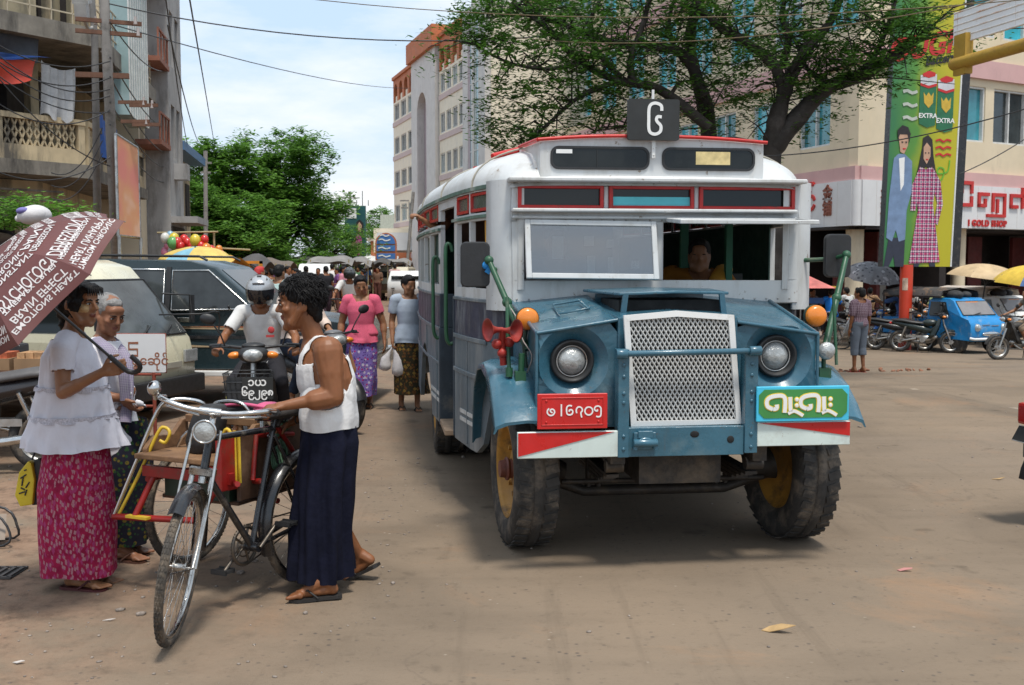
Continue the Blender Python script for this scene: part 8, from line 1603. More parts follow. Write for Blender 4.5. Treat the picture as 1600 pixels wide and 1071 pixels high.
motorcycle('silver and white motorcycle beside the boy in the plaid shirt', GR(1322, 546), R(18), silver_m, R(6), True, group=GP, spokes=16)
motorcycle('blue and white moped turned to the camera between the boy and the red post', GR(1382, 540), R(-28), bluep, R(-12), True, group=GP, cover=bluep)
motorcycle('black motorcycle with bright wheel ring standing at the red post', GR(1408, 548), R(68), black_paint, R(14), True, group=GP, spokes=16, tank=True)
motorcycle('dark green black motorcycle, second to the right of the red post', GR(1448, 551), R(62), mat('dark_green_tank', (.02, .03, .028), .3), R(12), True, group=GP, spokes=16, tank=True)
motorcycle('black motorcycle with white headlamp and red tail just left of the blue pickup', GR(1474, 538), R(-118), black_paint, R(0), True, group=GP, cover=silver_m)
motorcycle('dark motorcycle half hidden behind the orange indicator of the bus', GR(1340, 538), R(150), black_paint, R(0), True, group=GP)
motorcycle('black motorcycle seen behind the blue moped', GR(1366, 533), R(40), black_paint, R(0), True, group=GP)
locr = GR(1600, 562); RM = motorcycle('muddy motorcycle riding in from the right edge', locr, R(-76), mat('mud_black', (.03, .027, .024), .6, 0, .3, 6), R(-6), True, spokes=18, tank=True)
RR = Person('rider cut by the right edge on the muddy motorcycle', locr, ride(), head=(0, 0, 0), skin=skin_mid, vox=.016, hands=GRIP, feet=FEET, rz=R(-76), face=False); RR.tshirt(cloth_mat('drab_vest', (.16, .15, .13)), sleeve=.2, off=.02); RR.trousers(cloth_mat('khaki_shorts', (.26, .19, .13)), length=.05); RR.caphair(hair_m, vox=.016)
T3 = motorcycle('red tailed motorcycle leaving at the right edge, only its tail and plate showing', V((4.20, 7.0, 0)), R(97), mat('maroon_paint', (.16, .012, .014), .25, coat=.4), 0)
m = MB(); m.bb(-.10, .10, .84, .93, .66, .80); m.build('tail_lamp_housing', tail_red, T3, bevel=.02); m = MB(); m.box((0, .93, .60), (.20, .012, .10), (.5, 0, 0)); tp_ = m.build('number_plate', sign_black, T3); m = MB(); m.tube([(-.10, .955, .555), (.10, .955, .555), (.10, .905, .645), (-.10, .905, .645), (-.10, .955, .555)], .005, 5); m.build('plate_rim', sign_white, tp_)
m = MB(); m.box((0, .90, .50), (.10, .02, .10)); m.build('reflector', grey_plastic, T3)
# people across the junction
def simple(label, loc, J, rz, shirt, lower=None, skin=skin_mid, sleeve=.6, head=(0, 0, 0), vox=.018, k=1.0, fem=False, group=None, long_=None, hands=None, feet=None, bun=False, hairm=None, name='person', llen=.9):
 p = Person(label, loc, J, head=head, skin=skin, vox=vox, k=k, fem=fem, hands=hands, feet=feet, rz=rz, group=group, face=vox < .0165, smooth=2, hk=1.0 + (1 - k) * .5)
 p.tshirt(shirt, sleeve=sleeve, off=.022, amp=.012, hem=-.14)
 if long_: p.skirt(long_, [(V((0, 0, .95)) * k, .165, .135, 0), (V((0, 0, .6)) * k, .185, .165, 0), (V((0, 0, .16)) * k, .18, .18, 0)], folds=5, amp=.015, nseg=32)
 elif lower: p.trousers(lower, length=llen, off=.025)
 p.caphair(hairm or hair_m, bun=bun, vox=max(.012, vox * .8)); return p
plaid_sh = pattern_cloth('mauve_plaid', (.16, .075, .10), [(.50, .40, .44), (.05, .02, .04)], 11, 'plaid')
BOY = simple('boy in mauve plaid shirt and grey shorts standing with his back to us', GR(1345, 582), stand(.92, wr_l=V((-.26, -.08, .76)), an_l=V((-.08, .03, .08)), an_r=V((.07, -.03, .08))), R(-158), plaid_sh, cloth_mat('grey_shorts', (.13, .15, .18)), skin_dark, .95, (R(20), 0, 0), .013, .92, llen=.42)
[BOY.sandal(q, mat('red_sandal', (.35, .04, .03), .6), (0, -1, 0)) for q in 'lr']
SIT = lambda: ride()
simple('seated man in bright blue tee shirt with his back turned, beside the bus mirror', GR(1300, 540), SIT(), R(165), cloth_mat('bright_blue_tee', (.02, .19, .62)), dark_trouser)
simple('man in white shirt sitting right of the bright blue tee shirt', GR(1319, 533), SIT(), R(-150), tee_white, dark_trouser)
simple('seated person in orange checked shirt beside the boy in mauve plaid', GR(1362, 534), SIT(), R(150), pattern_cloth('orange_check', (.62, .26, .08), [(.10, .04, .03), (.7, .5, .3)], 10, 'plaid'), dark_trouser)
J = SIT(); J.update(el_r=V((.42, -.05, 1.22)), wr_r=V((.66, -.18, 1.34)))
simple('man in denim blue shirt on a motorcycle, one arm stretched out', GR(1402, 541), J, R(-165), cloth_mat('denim_shirt', (.10, .19, .42)), dark_trouser, sleeve=.9, hands={'r': dict(d=(.8, -.2, .5), n=(0, 0, -1), side=-1, curl=.3)})
J = stand(.95, el_l=V((-.24, -.10, 1.02)), el_r=V((.24, -.10, 1.02)), wr_l=V((-.06, -.2, 1.26)), wr_r=V((.05, -.2, 1.25)))
simple('woman in pale yellow green blouse with hands raised to her mouth', GR(1466, 534), J, R(-40), cloth_mat('pale_lime_blouse', (.42, .50, .22)), None, fem=True, sleeve=.9, long_=cloth_mat('dull_longyi', (.10, .06, .05)), bun=True, k=.95)
simple('person in white shirt half hidden behind the red post', GR(1432, 534), SIT(), R(30), tee_white, dark_trouser)
simple('vendor in grey brown shirt under the pink tent beside the bus', GR(1270, 538), stand(.98), R(30), cloth_mat('grey_brown_shirt', (.18, .14, .13)), None, long_=cloth_mat('dull_longyi', (.10, .06, .05)))
# small blue pickup and the white one behind it
def minitruck(label, loc, rz, paint, canopy, name='pickup', k=1.0):
 t = thing(name, label, 'pickup', loc, rz); prof = [(-.02, .32), (-.06, .48), (-.06, .72), (.03, .85), (.28, .92), (.62, 1.32), (.76, 1.38), (1.36, 1.38), (1.46, 1.32), (1.50, .36)]
 m = MB(); h = body_loft(m, prof, 1.30, .85, .2); m.build('cab', paint, t)
 m = MB(); m.bb(-.64, .64, 1.52, 3.0, .40, .82); m.bb(-.60, .60, 1.54, 2.98, .82, .825); m.build('load_bed', paint, t, bevel=.015)
 m = MB(); q = on_front(.31, .955, .60, 1.295, -.55, .55, .014); quad_panel(m, q, -.02); m.build('windscreen', mat('pale_screen', (.20, .19, .19), .08, 0, .2, 2), t); m = MB(); m.tube(q + [q[0]], .012, 5); m.tube([q[0].lerp(q[1], .3), q[0].lerp(q[1], .55) + V((0, .02, .05))], .01, 4); m.build('screen_rubber', black_plastic, t)
 m = MB(); q2 = [q[3].lerp(q[2], .3), q[3].lerp(q[2], .7)]; m.tube([a + V((0, -.015, -.03)) for a in q2], .014, 4); m.build('screen_sticker', amber, t)
 m = MB(); [panel(m, h, s_, [(.70, .93), (1.36, .93), (1.36, 1.28), (.86, 1.28)], .006, .02) for s_ in (-1, 1)]; m.build('side_window', dark_glass, t)
 for x in (-.44, .44): m = MB(); m.lathe([(.0, -.06), (.05, -.055), (.085, -.03), (.10, 0), (.10, .05)], (x, -.06, .66), (0, 1, 0), 18); m.build('headlight', lens, t)
 m = MB(); m.ell((0, -.08, .50), (.30, .03, .06)); m.build('grille', chrome, t); m = MB(); m.tube([(-.66, -.03, .40), (-.6, -.12, .38), (.6, -.12, .38), (.66, -.03, .40)], .035, 8); m.build('bumper', white_paint, t)
 m = MB(); m.bb(-.28, -.04, -.075, -.055, .72, .735); m.bb(.02, .26, -.075, -.055, .70, .715); m.build('badge', chrome, t)
 for x in (-.56, .56):
  for y in (.42, 2.45): wheel4(t, x, y, .25, .14, rubber)
 m = MB(); rows = [[(x, y, z) for x, z in ((-.66, 1.42), (-.60, 1.55), (0, 1.64), (.60, 1.55), (.66, 1.42))] for y in (.95, 1.6, 3.05)]; m.loft(rows, False, 0, True, False); m.loft([[(x * .97, y, z - .04) for x, y, z in r] for r in rows], False, 0, True, False); m.build('canopy', canopy, t)
 m = MB(); [m.tube([(s_ * .62, y, .82), (s_ * .63, y, 1.48)], .02, 5) for s_ in (-1, 1) for y in (1.6, 2.3, 3.0)]; m.build('canopy_post', black_paint, t); m = MB(); m.ell((-.25, .9, 1.46), (.2, .25, .12)); m.ell((.2, 1.0, 1.45), (.15, .2, .1)); m.build('roof_load', BLK, t)
 return t
minitruck('small bright blue pickup with black canopy parked before the shops', GR(1548, 553), R(24), mat('bright_blue_paint', (.012, .21, .50), .35, 0, .15, 3, dirt=(.28, .33, .36), damt=.24, dscale=5), mat('dark_canopy', (.05, .048, .045), .7, 0, .3, 5, dirt=(.35, .2, .1), damt=.3))
minitruck('white canopied pickup behind the bright blue one at the right edge', GR(1612, 540), R(24), white_paint, mat('white_canopy', (.50, .44, .38), .6, 0, .12, 5))
# stall parasols and tent
def parasol(name, label, u, v, Y, rad, drop, n, mats, axis=(0, 0, 1), group='stall parasols'):
 a = P(u, v, Y); t, *_ = umbrella(name, label, a, axis, rad, drop, n, mats, 'parasol', seg=4, group=group, shaft=a.z - gz(a.x, a.y)); return t
gp_m = pattern_cloth('grey_mottled_canopy', (.20, .20, .21), [(.38, .38, .40), (.08, .08, .09)], 6, 'floral'); by = mat('canopy_yellow', (.62, .42, .05), .7); bb_ = mat('canopy_blue', (.04, .10, .26), .7); bgn = mat('canopy_green_grey', (.16, .24, .2), .7); bei = mat('canopy_beige', (.52, .38, .22), .7, 0, .2, 3)
parasol('parasol', 'grey mottled parasol tilted beside the billboard post', 1366, 411, 30.2, .80, .42, 10, [gp_m], (.08, -.28, 1)); parasol('parasol', 'beige parasol left of the yellow and blue one', 1545, 413, 31, 1.15, .42, 8, [bei], (.12, -.05, 1)); parasol('parasol', 'yellow blue and grey green parasol at the right edge', 1622, 415, 29, 1.12, .5, 8, [by, bb_, bgn, by], (.05, -.1, 1))
o = GR(1272, 540); TN = thing('stall_tent', 'small pink and white tent with yellow counter beside the bus', 'tent', o); m = MB(); a = P(1250, 425, o.y) - o; m.add([a, P(1296, 450, o.y) - o + V((0, -.6, 0)), P(1205, 450, o.y) - o + V((0, -.6, 0)), P(1296, 450, o.y) - o + V((0, .8, 0)), P(1205, 450, o.y) - o + V((0, .8, 0))], [(0, 2, 1), (0, 1, 3), (0, 3, 4), (0, 4, 2)]); m.build('canopy', mat('pink_tent', (.60, .17, .15), .7, 0, .5, 1.5), TN)
m = MB(); q = P(1280, 449, o.y) - o; m.box(q, (.95, .5, .05)); m.build('counter_board', by, TN); m = MB(); [m.cyl((q.x + dx, q.y + dy, 0), (q.x + dx, q.y + dy, q.z), .025, n=6) for dx in (-.45, .45) for dy in (-.22, .22)]; m.build('post', steel, TN); m = MB(); q = P(1272, 470, o.y) - o; m.box(q, (.5, .3, .16)); m.build('blue_crate', bb_, TN)
# ------------------------------------------------------------------ the market street in the distance
def gx(u, Y): p = P(u, 415, Y); return V((p.x, Y, gz(p.x, Y)))
YE, BLP = mat('parasol_yellow', (.62, .46, .12), .7), mat('parasol_pale_blue', (.20, .42, .52), .7)
parasol('parasol', 'yellow and pale blue parasol behind the dark teal wagon', 305, 387, 20, .70, .24, 8, [YE, YE, BLP], (.02, -.2, 1))
rgb = random.Random(9); bcol = [('red', (.55, .02, .015)), ('yellow', (.62, .48, .04)), ('orange', (.60, .20, .02)), ('white', (.62, .6, .55)), ('pale blue', (.25, .42, .55)), ('pink', (.6, .2, .3)), ('green', (.12, .35, .1))]
bpos = [(258, 372, 3), (266, 368, 4), (262, 384, 5), (270, 380, 6), (259, 394, 5), (268, 392, 3), (272, 373, 1)] + [(277 + 5.3 * k, 380 + 6 * math.sin(k * 2.1), 0) for k in range(9)] + [(276, 390, 2), (283, 393, 0), (305, 376, 1), (310, 385, 3), (318, 383, 1), (322, 390, 2), (316, 394, 2), (330, 392, 0), (336, 397, 0), (342, 390, 2), (346, 398, 0), (290, 388, 0), (300, 392, 0)]
for k, (u, v, c) in enumerate(bpos):
 nm_, cc = bcol[c]; r = rgb.uniform(.075, .12); p = P(u, v, 22.2 + rgb.uniform(-.2, .2)); m = MB(); m.ell((0, 0, 0), (r, r, r * 1.15), nu=10, nv=8); m.tube([(0, 0, -r * 1.12), (0, 0, -r * 1.3)], [.01, .02], 5); tag(m.build('balloon', mat('balloon_%s' % nm_.replace(' ', '_'), cc, .25, 0, .05, 3, coat=.3), loc=p), nm_ + ' balloon in the bunch tied at the stall before the trees', 'balloon', nm_ + ' balloons at the stall')
o = gx(300, 22.4); FR_ = thing('balloon_rack', 'bamboo rack holding up the balloon bunch', 'rack', o); m = MB(); za = P(300, 364, 22.4).z; m.tube([(-.7, 0, za), (.55, 0, za + .02)], .02, 5); m.tube([(-.1, .05, za - .28), (1.2, 0, za - .35)], .02, 5); [m.tube([(x, .05, 0), (x, .05, za)], .022, 5) for x in (-.55, .45)]; m.build('pole', mat('bamboo', (.35, .28, .15), .7), FR_)
tarp_d = mat('dark_grey_tarp', (.075, .07, .068), .8, 0, .3, 2, bmp=.4, bscale=6); tarp_l = mat('light_grey_tarp', (.22, .21, .20), .8, 0, .25, 2); tarp_o = mat('orange_tarp', (.55, .28, .04), .7, 0, .2, 2)
def stall(label, u, v, Y, wpx, mt, hgt=.35, tilt=0, dep=2.0):
 o = gx(u, Y); t = thing('market_stall', label, 'stall', o, 0, 'market stalls down the street'); za = P(u, v, Y).z; w_ = wpx / FPX * Y; m = MB(); ph = u * .37
 m.grid(lambda a, b: V(((a - .5) * w_, (b - .5) * dep, za - .10 * hgt - hgt * abs(b - .45) ** 1.3 * 1.6 - .10 * math.sin(a * 9 + ph) * .6 - hgt * .5 * abs(a - .5) ** 2 * 3 + tilt * (a - .5))), 12, 8); m.build('canopy', mt, t)
 m = MB(); [m.tube([(x, y, 0), (x, y, za - hgt * .5)], .025, 5) for x in (-w_ * .42, w_ * .42) for y in (-dep * .42, dep * .42)]; m.build('post', mat('bamboo', (.35, .28, .15)), t); m = MB(); m.bb(-w_ * .4, w_ * .4, -.4, .3, .5, .8); m.build('counter', wood, t); return t
stall('dark grey tarpaulin stall roof beside the orange canopy', 385, 396, 24, 78, tarp_d, .45, .15); stall('small orange canopied stall right of the yellow and pale blue parasol', 356, 402, 22, 40, tarp_o, .3, .35); stall('pale grey stall roof left of the teal billboard', 520, 397, 48, 70, tarp_l, .5); stall('wide grey stall roof beyond the white pickup', 475, 399, 55, 90, tarp_l, .5); stall('ragged brown grey stall roof behind the wagon hood', 430, 401, 36, 60, mat('brown_tarp', (.14, .11, .09), .8), .5); stall('dark stall roof below the blue arched sign', 592, 404, 52, 40, tarp_d, .4, .3); stall('grey stall roof under the teal billboard', 556, 400, 50, 54, tarp_l, .45); stall('narrow grey stall roof in front of the shop front', 622, 402, 58, 44, tarp_l, .45)
o = gx(390, 23); OB = thing('orange_kiosk', 'orange framed kiosk under the dark grey tarpaulin roof', 'kiosk', o); m = MB(); a, b = P(372, 408, 23) - o, P(410, 440, 23) - o
for q in ((a.x, a.x + .06, b.z, a.z), (b.x - .06, b.x, b.z, a.z), (a.x, b.x, a.z - .06, a.z), (a.x, b.x, (a.z + b.z) / 2 - .03, (a.z + b.z) / 2 + .03)): m.bb(q[0], q[1], 0, .06, q[2], q[3])
m.bb(a.x, b.x, 0, .5, 0, b.z); m.build('frame', mat('kiosk_orange', (.55, .22, .02), .6), OB); m = MB(); m.bb(a.x + .07, b.x - .07, .2, .22, b.z, a.z - .05); m.build('pane', mat('kiosk_glass', (.16, .2, .2), .2, 0, .5, 4), OB)
# billboard with the woman in pink, arched blue sign, far poles
Y = 66; o = gx(555, Y); TB_ = thing('billboard', 'teal far billboard printed with a dark haired woman in pink', 'billboard', o); A_, B2 = P(539, 322, Y) - o, P(572, 401, Y) - o
m = MB(); m.bb(A_.x, B2.x, -.1, .15, B2.z, A_.z); m.build('printed_face', mat('teal_print', (.02, .085, .09), .4, 0, .35, .6), TB_); m = MB(); m.bb(A_.x + .1, A_.x + .7, -.13, -.11, A_.z - .75, A_.z - .15); m.build('white_logo', sign_white, TB_)
S2 = lambda px, py: ((P(px, py, Y) - o).x, (P(px, py, Y) - o).z)
for nm_, mt_, pts, d in (('printed_hair', hair_p, [(557, 360), (557, 348), (562, 343), (568, 349), (569, 366), (566, 372), (557, 370)], -.115), ('printed_face', skin_p, [(559, 352), (562, 347), (566, 353), (564, 363), (560, 361)], -.125), ('printed_pink_dress', mat('printed_pink', (.52, .06, .30), .5), [(556, 370), (560, 366), (565, 370), (566, 380), (563, 392), (566, 400), (556, 400), (558, 388), (555, 378)], -.12), ('printed_arm', skin_p, [(549, 384), (556, 370), (558, 374), (552, 388)], -.12), ('printed_bottle', mat('printed_lime', (.5, .5, .12), .5), [(544, 400), (544, 388), (546, 382), (548, 388), (548, 400)], -.12)):
 m = MB(); m.prism([S2(*p) for p in pts], (0, d, 0), (1, 0, 0), (0, 0, 1), .02); m.build(nm_, mt_, TB_)
m = MB(); [m.tube([(x, .1, 0), (x, .1, B2.z + .1)], .08, 6) for x in (A_.x + .2, B2.x - .2)]; [m.tube([(A_.x + .35 * k, .05, A_.z), (A_.x + .35 * k, .05, A_.z + (.9 if k in (1, 3) else .35))], .03, 5) for k in range(5)]; m.build('post', steel, TB_)
Y = 62; o = gx(602, Y); AS_ = thing('arched_sign', 'blue arched notice sign in an orange frame at the end of the street', 'sign', o); A_, B2 = P(586, 364, Y) - o, P(620, 406, Y) - o; cx = (A_.x + B2.x) / 2; r = (B2.x - A_.x) / 2
arc = lambda rr, n=12: [(cx + rr * math.cos(math.pi * i / n), A_.z - r + rr * math.sin(math.pi * i / n)) for i in range(n + 1)]
m = MB(); m.prism(arc(r) + [(cx - r, B2.z - .3), (cx + r, B2.z - .3)], (0, .06, 0), (1, 0, 0), (0, 0, 1), .1); m.build('frame', orange_w, AS_); bl_ = mat('sign_blue', (.05, .17, .46), .5, 0, .1, 2); m = MB(); m.prism(arc(r * .86) + [(cx - r * .86, A_.z - r - .02), (cx + r * .86, A_.z - r - .02)], (0, .0, 0), (1, 0, 0), (0, 0, 1), .06)
for k in range(2): m.bb(cx - r * .86, cx + r * .86, -.03, .03, A_.z - r - .42 - .45 * k, A_.z - r - .1 - .45 * k)
bp_ = m.build('blue_panel', bl_, AS_); m = MB()
for k, (w_, z) in enumerate(((.55, A_.z - r + .45), (.7, A_.z - r + .2), (.7, A_.z - r - .26), (.7, A_.z - r - .71))): m.ribbon([(cx - w_ * r, z), (cx - w_ * r * .5, z + .05), (cx, z - .04), (cx + w_ * r * .6, z + .03)], .07, (0, -.04, 0), (1, 0, 0), (0, 0, 1), .01, sub=3)
m.build('lettering', sign_white, bp_); m = MB(); [m.tube([(x, .1, 0), (x, .1, B2.z)], .07, 6) for x in (cx - r * .9, cx + r * .9)]; m.build('post', orange_w, AS_)
for k, (u, v, Y) in enumerate(((525, 318, 75), (547, 300, 90), (321, 236, 46), (632, 300, 62))):
 o = gx(u, Y); t = thing('far_pole', ['thin far power pole left of the teal billboard', 'tallest thin pole standing behind the teal billboard', 'grey pole half hidden in the street tree leaves', 'leaning pale pole by the shop front'][k], 'pole', o); q = P(u, v, Y) - o; m = MB(); m.tube([(0, 0, 0), (q.x + (.5 if k == 3 else 0), 0, q.z)], .09, 6); m.build('shaft', pole_c, t); m = MB(); m.box((q.x, 0, q.z - .5), (1.5 if k < 2 else .5, .08, .08)); m.box((q.x, 0, q.z - .9), (1.0 if k < 2 else .4, .08, .08)); m.build('crossarm', pole_c, t)
# vehicles down the street
o = gx(604, 56); JP = thing('jeep', 'red open jeep with black canopy and spare tyre seen from behind', 'jeep', o, R(172)); jr = mat('jeep_red', (.42, .02, .02), .4)
m = MB(); m.bb(-.75, .75, -1.5, 1.6, .55, 1.0); m.bb(-.72, .72, -1.9, -1.5, .6, 1.05); m.bb(-.8, -.68, .4, 1.6, 1.0, 1.15); m.bb(.68, .8, .4, 1.6, 1.0, 1.15); m.build('body', jr, JP, bevel=.05); m = MB(); m.bb(-.78, .78, -.7, 1.6, 1.78, 1.86); [m.bb(x - .03, x + .03, y - .03, y + .03, 1.0, 1.8) for x in (-.74, .74) for y in (-.6, 1.5)]; m.build('canopy', black_paint, JP); m = MB(); m.bb(-.6, -.15, .3, .5, 1.0, 1.5); m.bb(.15, .6, .3, .5, 1.0, 1.5); m.build('seat', jr, JP, bevel=.04); m = MB(); m.torus((.4, 1.68, .95), (0, 1, 0), .26, .1, 20, 8); m.build('spare_tyre', rubber, JP); [wheel4(JP, x, y, .36, .22) for x in (-.7, .7) for y in (-1.2, 1.1)]
def far_van(label, u, Y, rz, paint, L_=3.6, H_=1.8, W_=1.55, name='car', cat='car'):
 o = gx(u, Y); t = thing(name, label, cat, o, rz); prof = [(-.05, .35), (-.05, .8), (.25, .95), (.75, 1.05), (1.15, H_ - .05), (1.5, H_), (L_ - .3, H_), (L_, 1.0), (L_, .35)]; m = MB(); h = body_loft(m, prof, W_, .95, .18); m.build('body', paint, t)
 m = MB(); q = on_front(.80, 1.1, 1.12, H_ - .14, -W_ * .42, W_ * .42); quad_panel(m, q, -.02); [panel(m, h, s_, [(1.1, 1.05), (L_ - .4, 1.05), (L_ - .5, H_ - .12), (1.35, H_ - .12)], .008, .02) for s_ in (-1, 1)]; m.bb(-W_ * .38, W_ * .38, L_ - .02, L_ + .015, 1.1, H_ - .2); m.build('window', dark_glass, t); m = MB(); m.bb(-W_ * .42, -W_ * .22, -.1, -.04, .62, .76); m.bb(W_ * .22, W_ * .42, -.1, -.04, .62, .76); m.build('headlight', lens, t); [wheel4(t, x, y, .3, .18) for x in (-W_ * .44, W_ * .44) for y in (.6, L_ - .7)]; return t
far_van('white van parked left of the red jeep', 581, 60, R(176), white_paint, H_=1.95); far_van('white car parked between the red jeep and the bus', 655, 48, R(176), white_paint, H_=1.45); far_van('cream estate car with roof rack behind the white car', 634, 56, R(176), mat('cream_far_paint', (.55, .5, .38), .4), H_=1.6); far_van('white pickup facing us in the middle of the far street', 490, 44, R(8), white_paint, H_=1.75); far_van('dark green van beside the far stalls', 566, 66, R(176), mat('dark_van_paint', (.03, .04, .04), .4), H_=1.9)
# riders down the street
loc = gx(546, 22.5); ang = R(8); Y1 = motorcycle('yellow fronted motorcycle coming up the street behind the woman in pink', loc, ang, mat('moped_yellow', (.62, .36, .03), .3, coat=.4), R(2), True, cover=mat('moped_yellow', (.62, .36, .03))); p = Person('motorcyclist in dark helmet and white shirt coming up the street', loc, ride(), skin=skin_dark, vox=.016, hands=GRIP, feet=FEET, rz=ang, face=False); p.tshirt(tee_white, sleeve=.7, off=.02); p.trousers(cloth_mat('maroon_trousers', (.10, .03, .03))); helmet(p, mat('dark_grey_helmet', (.06, .065, .065), .25, coat=.5), dark_glass)
CY = ride(); CY.update(pelvis=V((0, .2, 1.0)), waist=V((0, .2, 1.2)), neck=V((0, .05, 1.5)), head=V((0, 0, 1.62)), sh_l=V((-.17, .07, 1.45)), sh_r=V((.17, .07, 1.45)), el_l=V((-.25, -.1, 1.25)), el_r=V((.25, -.1, 1.25)), wr_l=V((-.26, -.22, 1.08)), wr_r=V((.26, -.22, 1.08)), hip_l=V((-.09, .18, .97)), hip_r=V((.09, .18, .97)), kn_l=V((-.12, -.15, .72)), kn_r=V((.12, -.08, .62)), an_l=V((-.11, .05, .38)), an_r=V((.11, .0, .22)))
for k, (u, Y, rz, c_, lb) in enumerate(((617, 45, 178, (.50, .34, .33), 'pink shirted'), (519, 40, 176, (.62, .6, .58), 'white shirted'), (540, 47, 176, (.04, .17, .5), 'blue shirted'))):
 loc = gx(u, Y); bicycle(lb + " cyclist's bicycle in the far street", loc, R(rz)); simple(lb + ' cyclist riding away down the street', loc, dict(CY), R(rz), cloth_mat('cyc_shirt_%d' % k, c_), cloth_mat('cyc_short_%d' % k, (.05, .14, .3) if k == 0 else (.06, .04, .04)), vox=.024, llen=.1)
# people in the market
def back(u, v, Y): return gx(u, Y)
simple('man in pale mint shirt standing behind the wagon, back turned', gx(436, 16.5), stand(1.04), R(160), cloth_mat('mint_shirt', (.42, .56, .53)), dark_trouser, vox=.016, sleeve=.9, name='person')
simple('man with a red cap standing right of the parasol', gx(405, 20), stand(1.02), R(140), cloth_mat('pale_red_shirt', (.5, .3, .28)), dark_trouser, vox=.02, hairm=mat('red_cap', (.45, .03, .03), .7)); simple('dark haired man in white shirt left of the red cap', gx(392, 20.5), stand(1.0), R(-30), tee_white, dark_trouser, vox=.02)
rgc = random.Random(21); protos = []; SC = [('white', (.60, .58, .56)), ('red', (.42, .05, .05)), ('blue', (.05, .16, .42)), ('pink', (.55, .22, .28)), ('brown', (.16, .09, .06)), ('black', (.025, .025, .028)), ('yellow', (.52, .38, .08)), ('green', (.08, .2, .1)), ('grey', (.22, .22, .23)), ('purple', (.2, .08, .24))]
LC = [(.05, .03, .04), (.02, .025, .05), (.12, .05, .04), (.06, .08, .05)]
def far_proto(fem, k_, pose):
 J = stand(k_, **pose); p = Person('person standing in the far market crowd', gx(440, 60), J, skin=skin_dark, vox=.03, k=k_, fem=fem, face=False, smooth=2, group='people in the far market street'); p.tshirt(tee_white, sleeve=.6, off=.03, amp=.01, hem=-.12)
 if fem: p.skirt(dark_trouser, [(V((0, 0, .95)) * k_, .17, .14, 0), (V((0, 0, .16)) * k_, .18, .18, 0)], folds=4, nseg=20, sub=4)
 else: p.trousers(dark_trouser, off=.03)
 p.caphair(hair_m, bun=fem, vox=.026); return p.root
protos = [far_proto(False, 1.02, dict(an_l=V((-.10, -.18, .09)), an_r=V((.10, .2, .1)))), far_proto(True, .95, {}), far_proto(False, .98, dict(wr_r=V((.2, -.25, 1.05)), el_r=V((.22, .0, 1.02)))), far_proto(True, .93, dict(wr_l=V((-.15, -.2, 1.0)), an_r=V((.08, -.15, .09))))]
spots = [(402, 30), (412, 34), (424, 29), (418, 40), (449, 33), (455, 42), (462, 30), (468, 38), (478, 34), (484, 50), (497, 36), (503, 46), (509, 33), (514, 55), (527, 38), (533, 52), (536, 33), (551, 44), (559, 56), (567, 42), (574, 52), (430, 48), (444, 55), (458, 60), (472, 58), (520, 62), (590, 48), (597, 66), (411, 46), (438, 38), (365, 26), (372, 30), (489, 62), (545, 62), (580, 60), (395, 38)]
for i, (u, Y) in enumerate(spots):
 pr_ = protos[i % 4]; n_, c = SC[(i * 7 + i // 10) % 10]; lc = LC[i % 4]; o = pr_ if i < 4 else copy_tree(pr_); o.location = gx(u, Y); o.rotation_euler = (0, 0, rgc.uniform(0, 6.28)); o['label'] = 'distant pedestrian in %s top, one of the market crowd' % n_; o['group'] = 'market crowd in %s' % n_
 for ch in o.children:
  s_ = ch.name.split('.')[0]
  if s_ in ('shirt', 'trousers', 'longyi'): ch.material_slots[0].link = 'OBJECT'; ch.material_slots[0].material = cloth_mat('crowd_%s' % n_, c) if s_ == 'shirt' else cloth_mat('crowd_lower_%d' % (i % 4), lc)
# ------------------------------------------------------------------ people in the bus
def busloc(p): return rz_(R(7)) @ V(p) + V((.891, 6.5885, 0))
J = ride(); base = busloc((-.5, .72, .36)); dv = simple('bus driver in dark shirt behind the pushed out windscreen leaf', base, J, R(7), cloth_mat('driver_shirt', (.10, .10, .12)), dark_trouser, vox=.014)
base = busloc((.52, .98, .30)); J = ride(); J.update(neck=V((.05, .10, 1.33)), head=V((.02, .02, 1.45)), wr_l=V((-.2, -.2, .98)), wr_r=V((.28, -.1, .92)), el_r=V((.34, .12, 1.08)))
mk_ = simple('passenger in ochre orange cloth leaning inside the open windscreen', base, J, R(-10), cloth_mat('ochre_cloth', (.24, .10, .015)), dark_trouser, vox=.014, sleeve=1.5); m = MB(); m.tube([J['sh_r'] + V((.02, .05, .05)), J['neck'] + V((.12, -.06, -.02)), J['neck'] + V((.02, -.14, -.22)), J['pelvis'] + V((-.08, -.12, .1))], [.06, .07, .075, .06], 10, sq=.5, sub=4); m.build('shawl', curtain_m, mk_.root)
J = stand(1.0, el_l=V((-.30, .0, 1.14)), wr_l=V((-.44, -.04, 1.22))); simple('passenger gripping the window rail at the bus side', busloc((-.86, 2.75, .83)) , J, R(7), cloth_mat('brown_shirt', (.14, .08, .06)), dark_trouser, vox=.014, hands={'l': dict(d=(-.7, -.1, .5), n=(.4, .2, -1), side=-1, curl=1.0)})
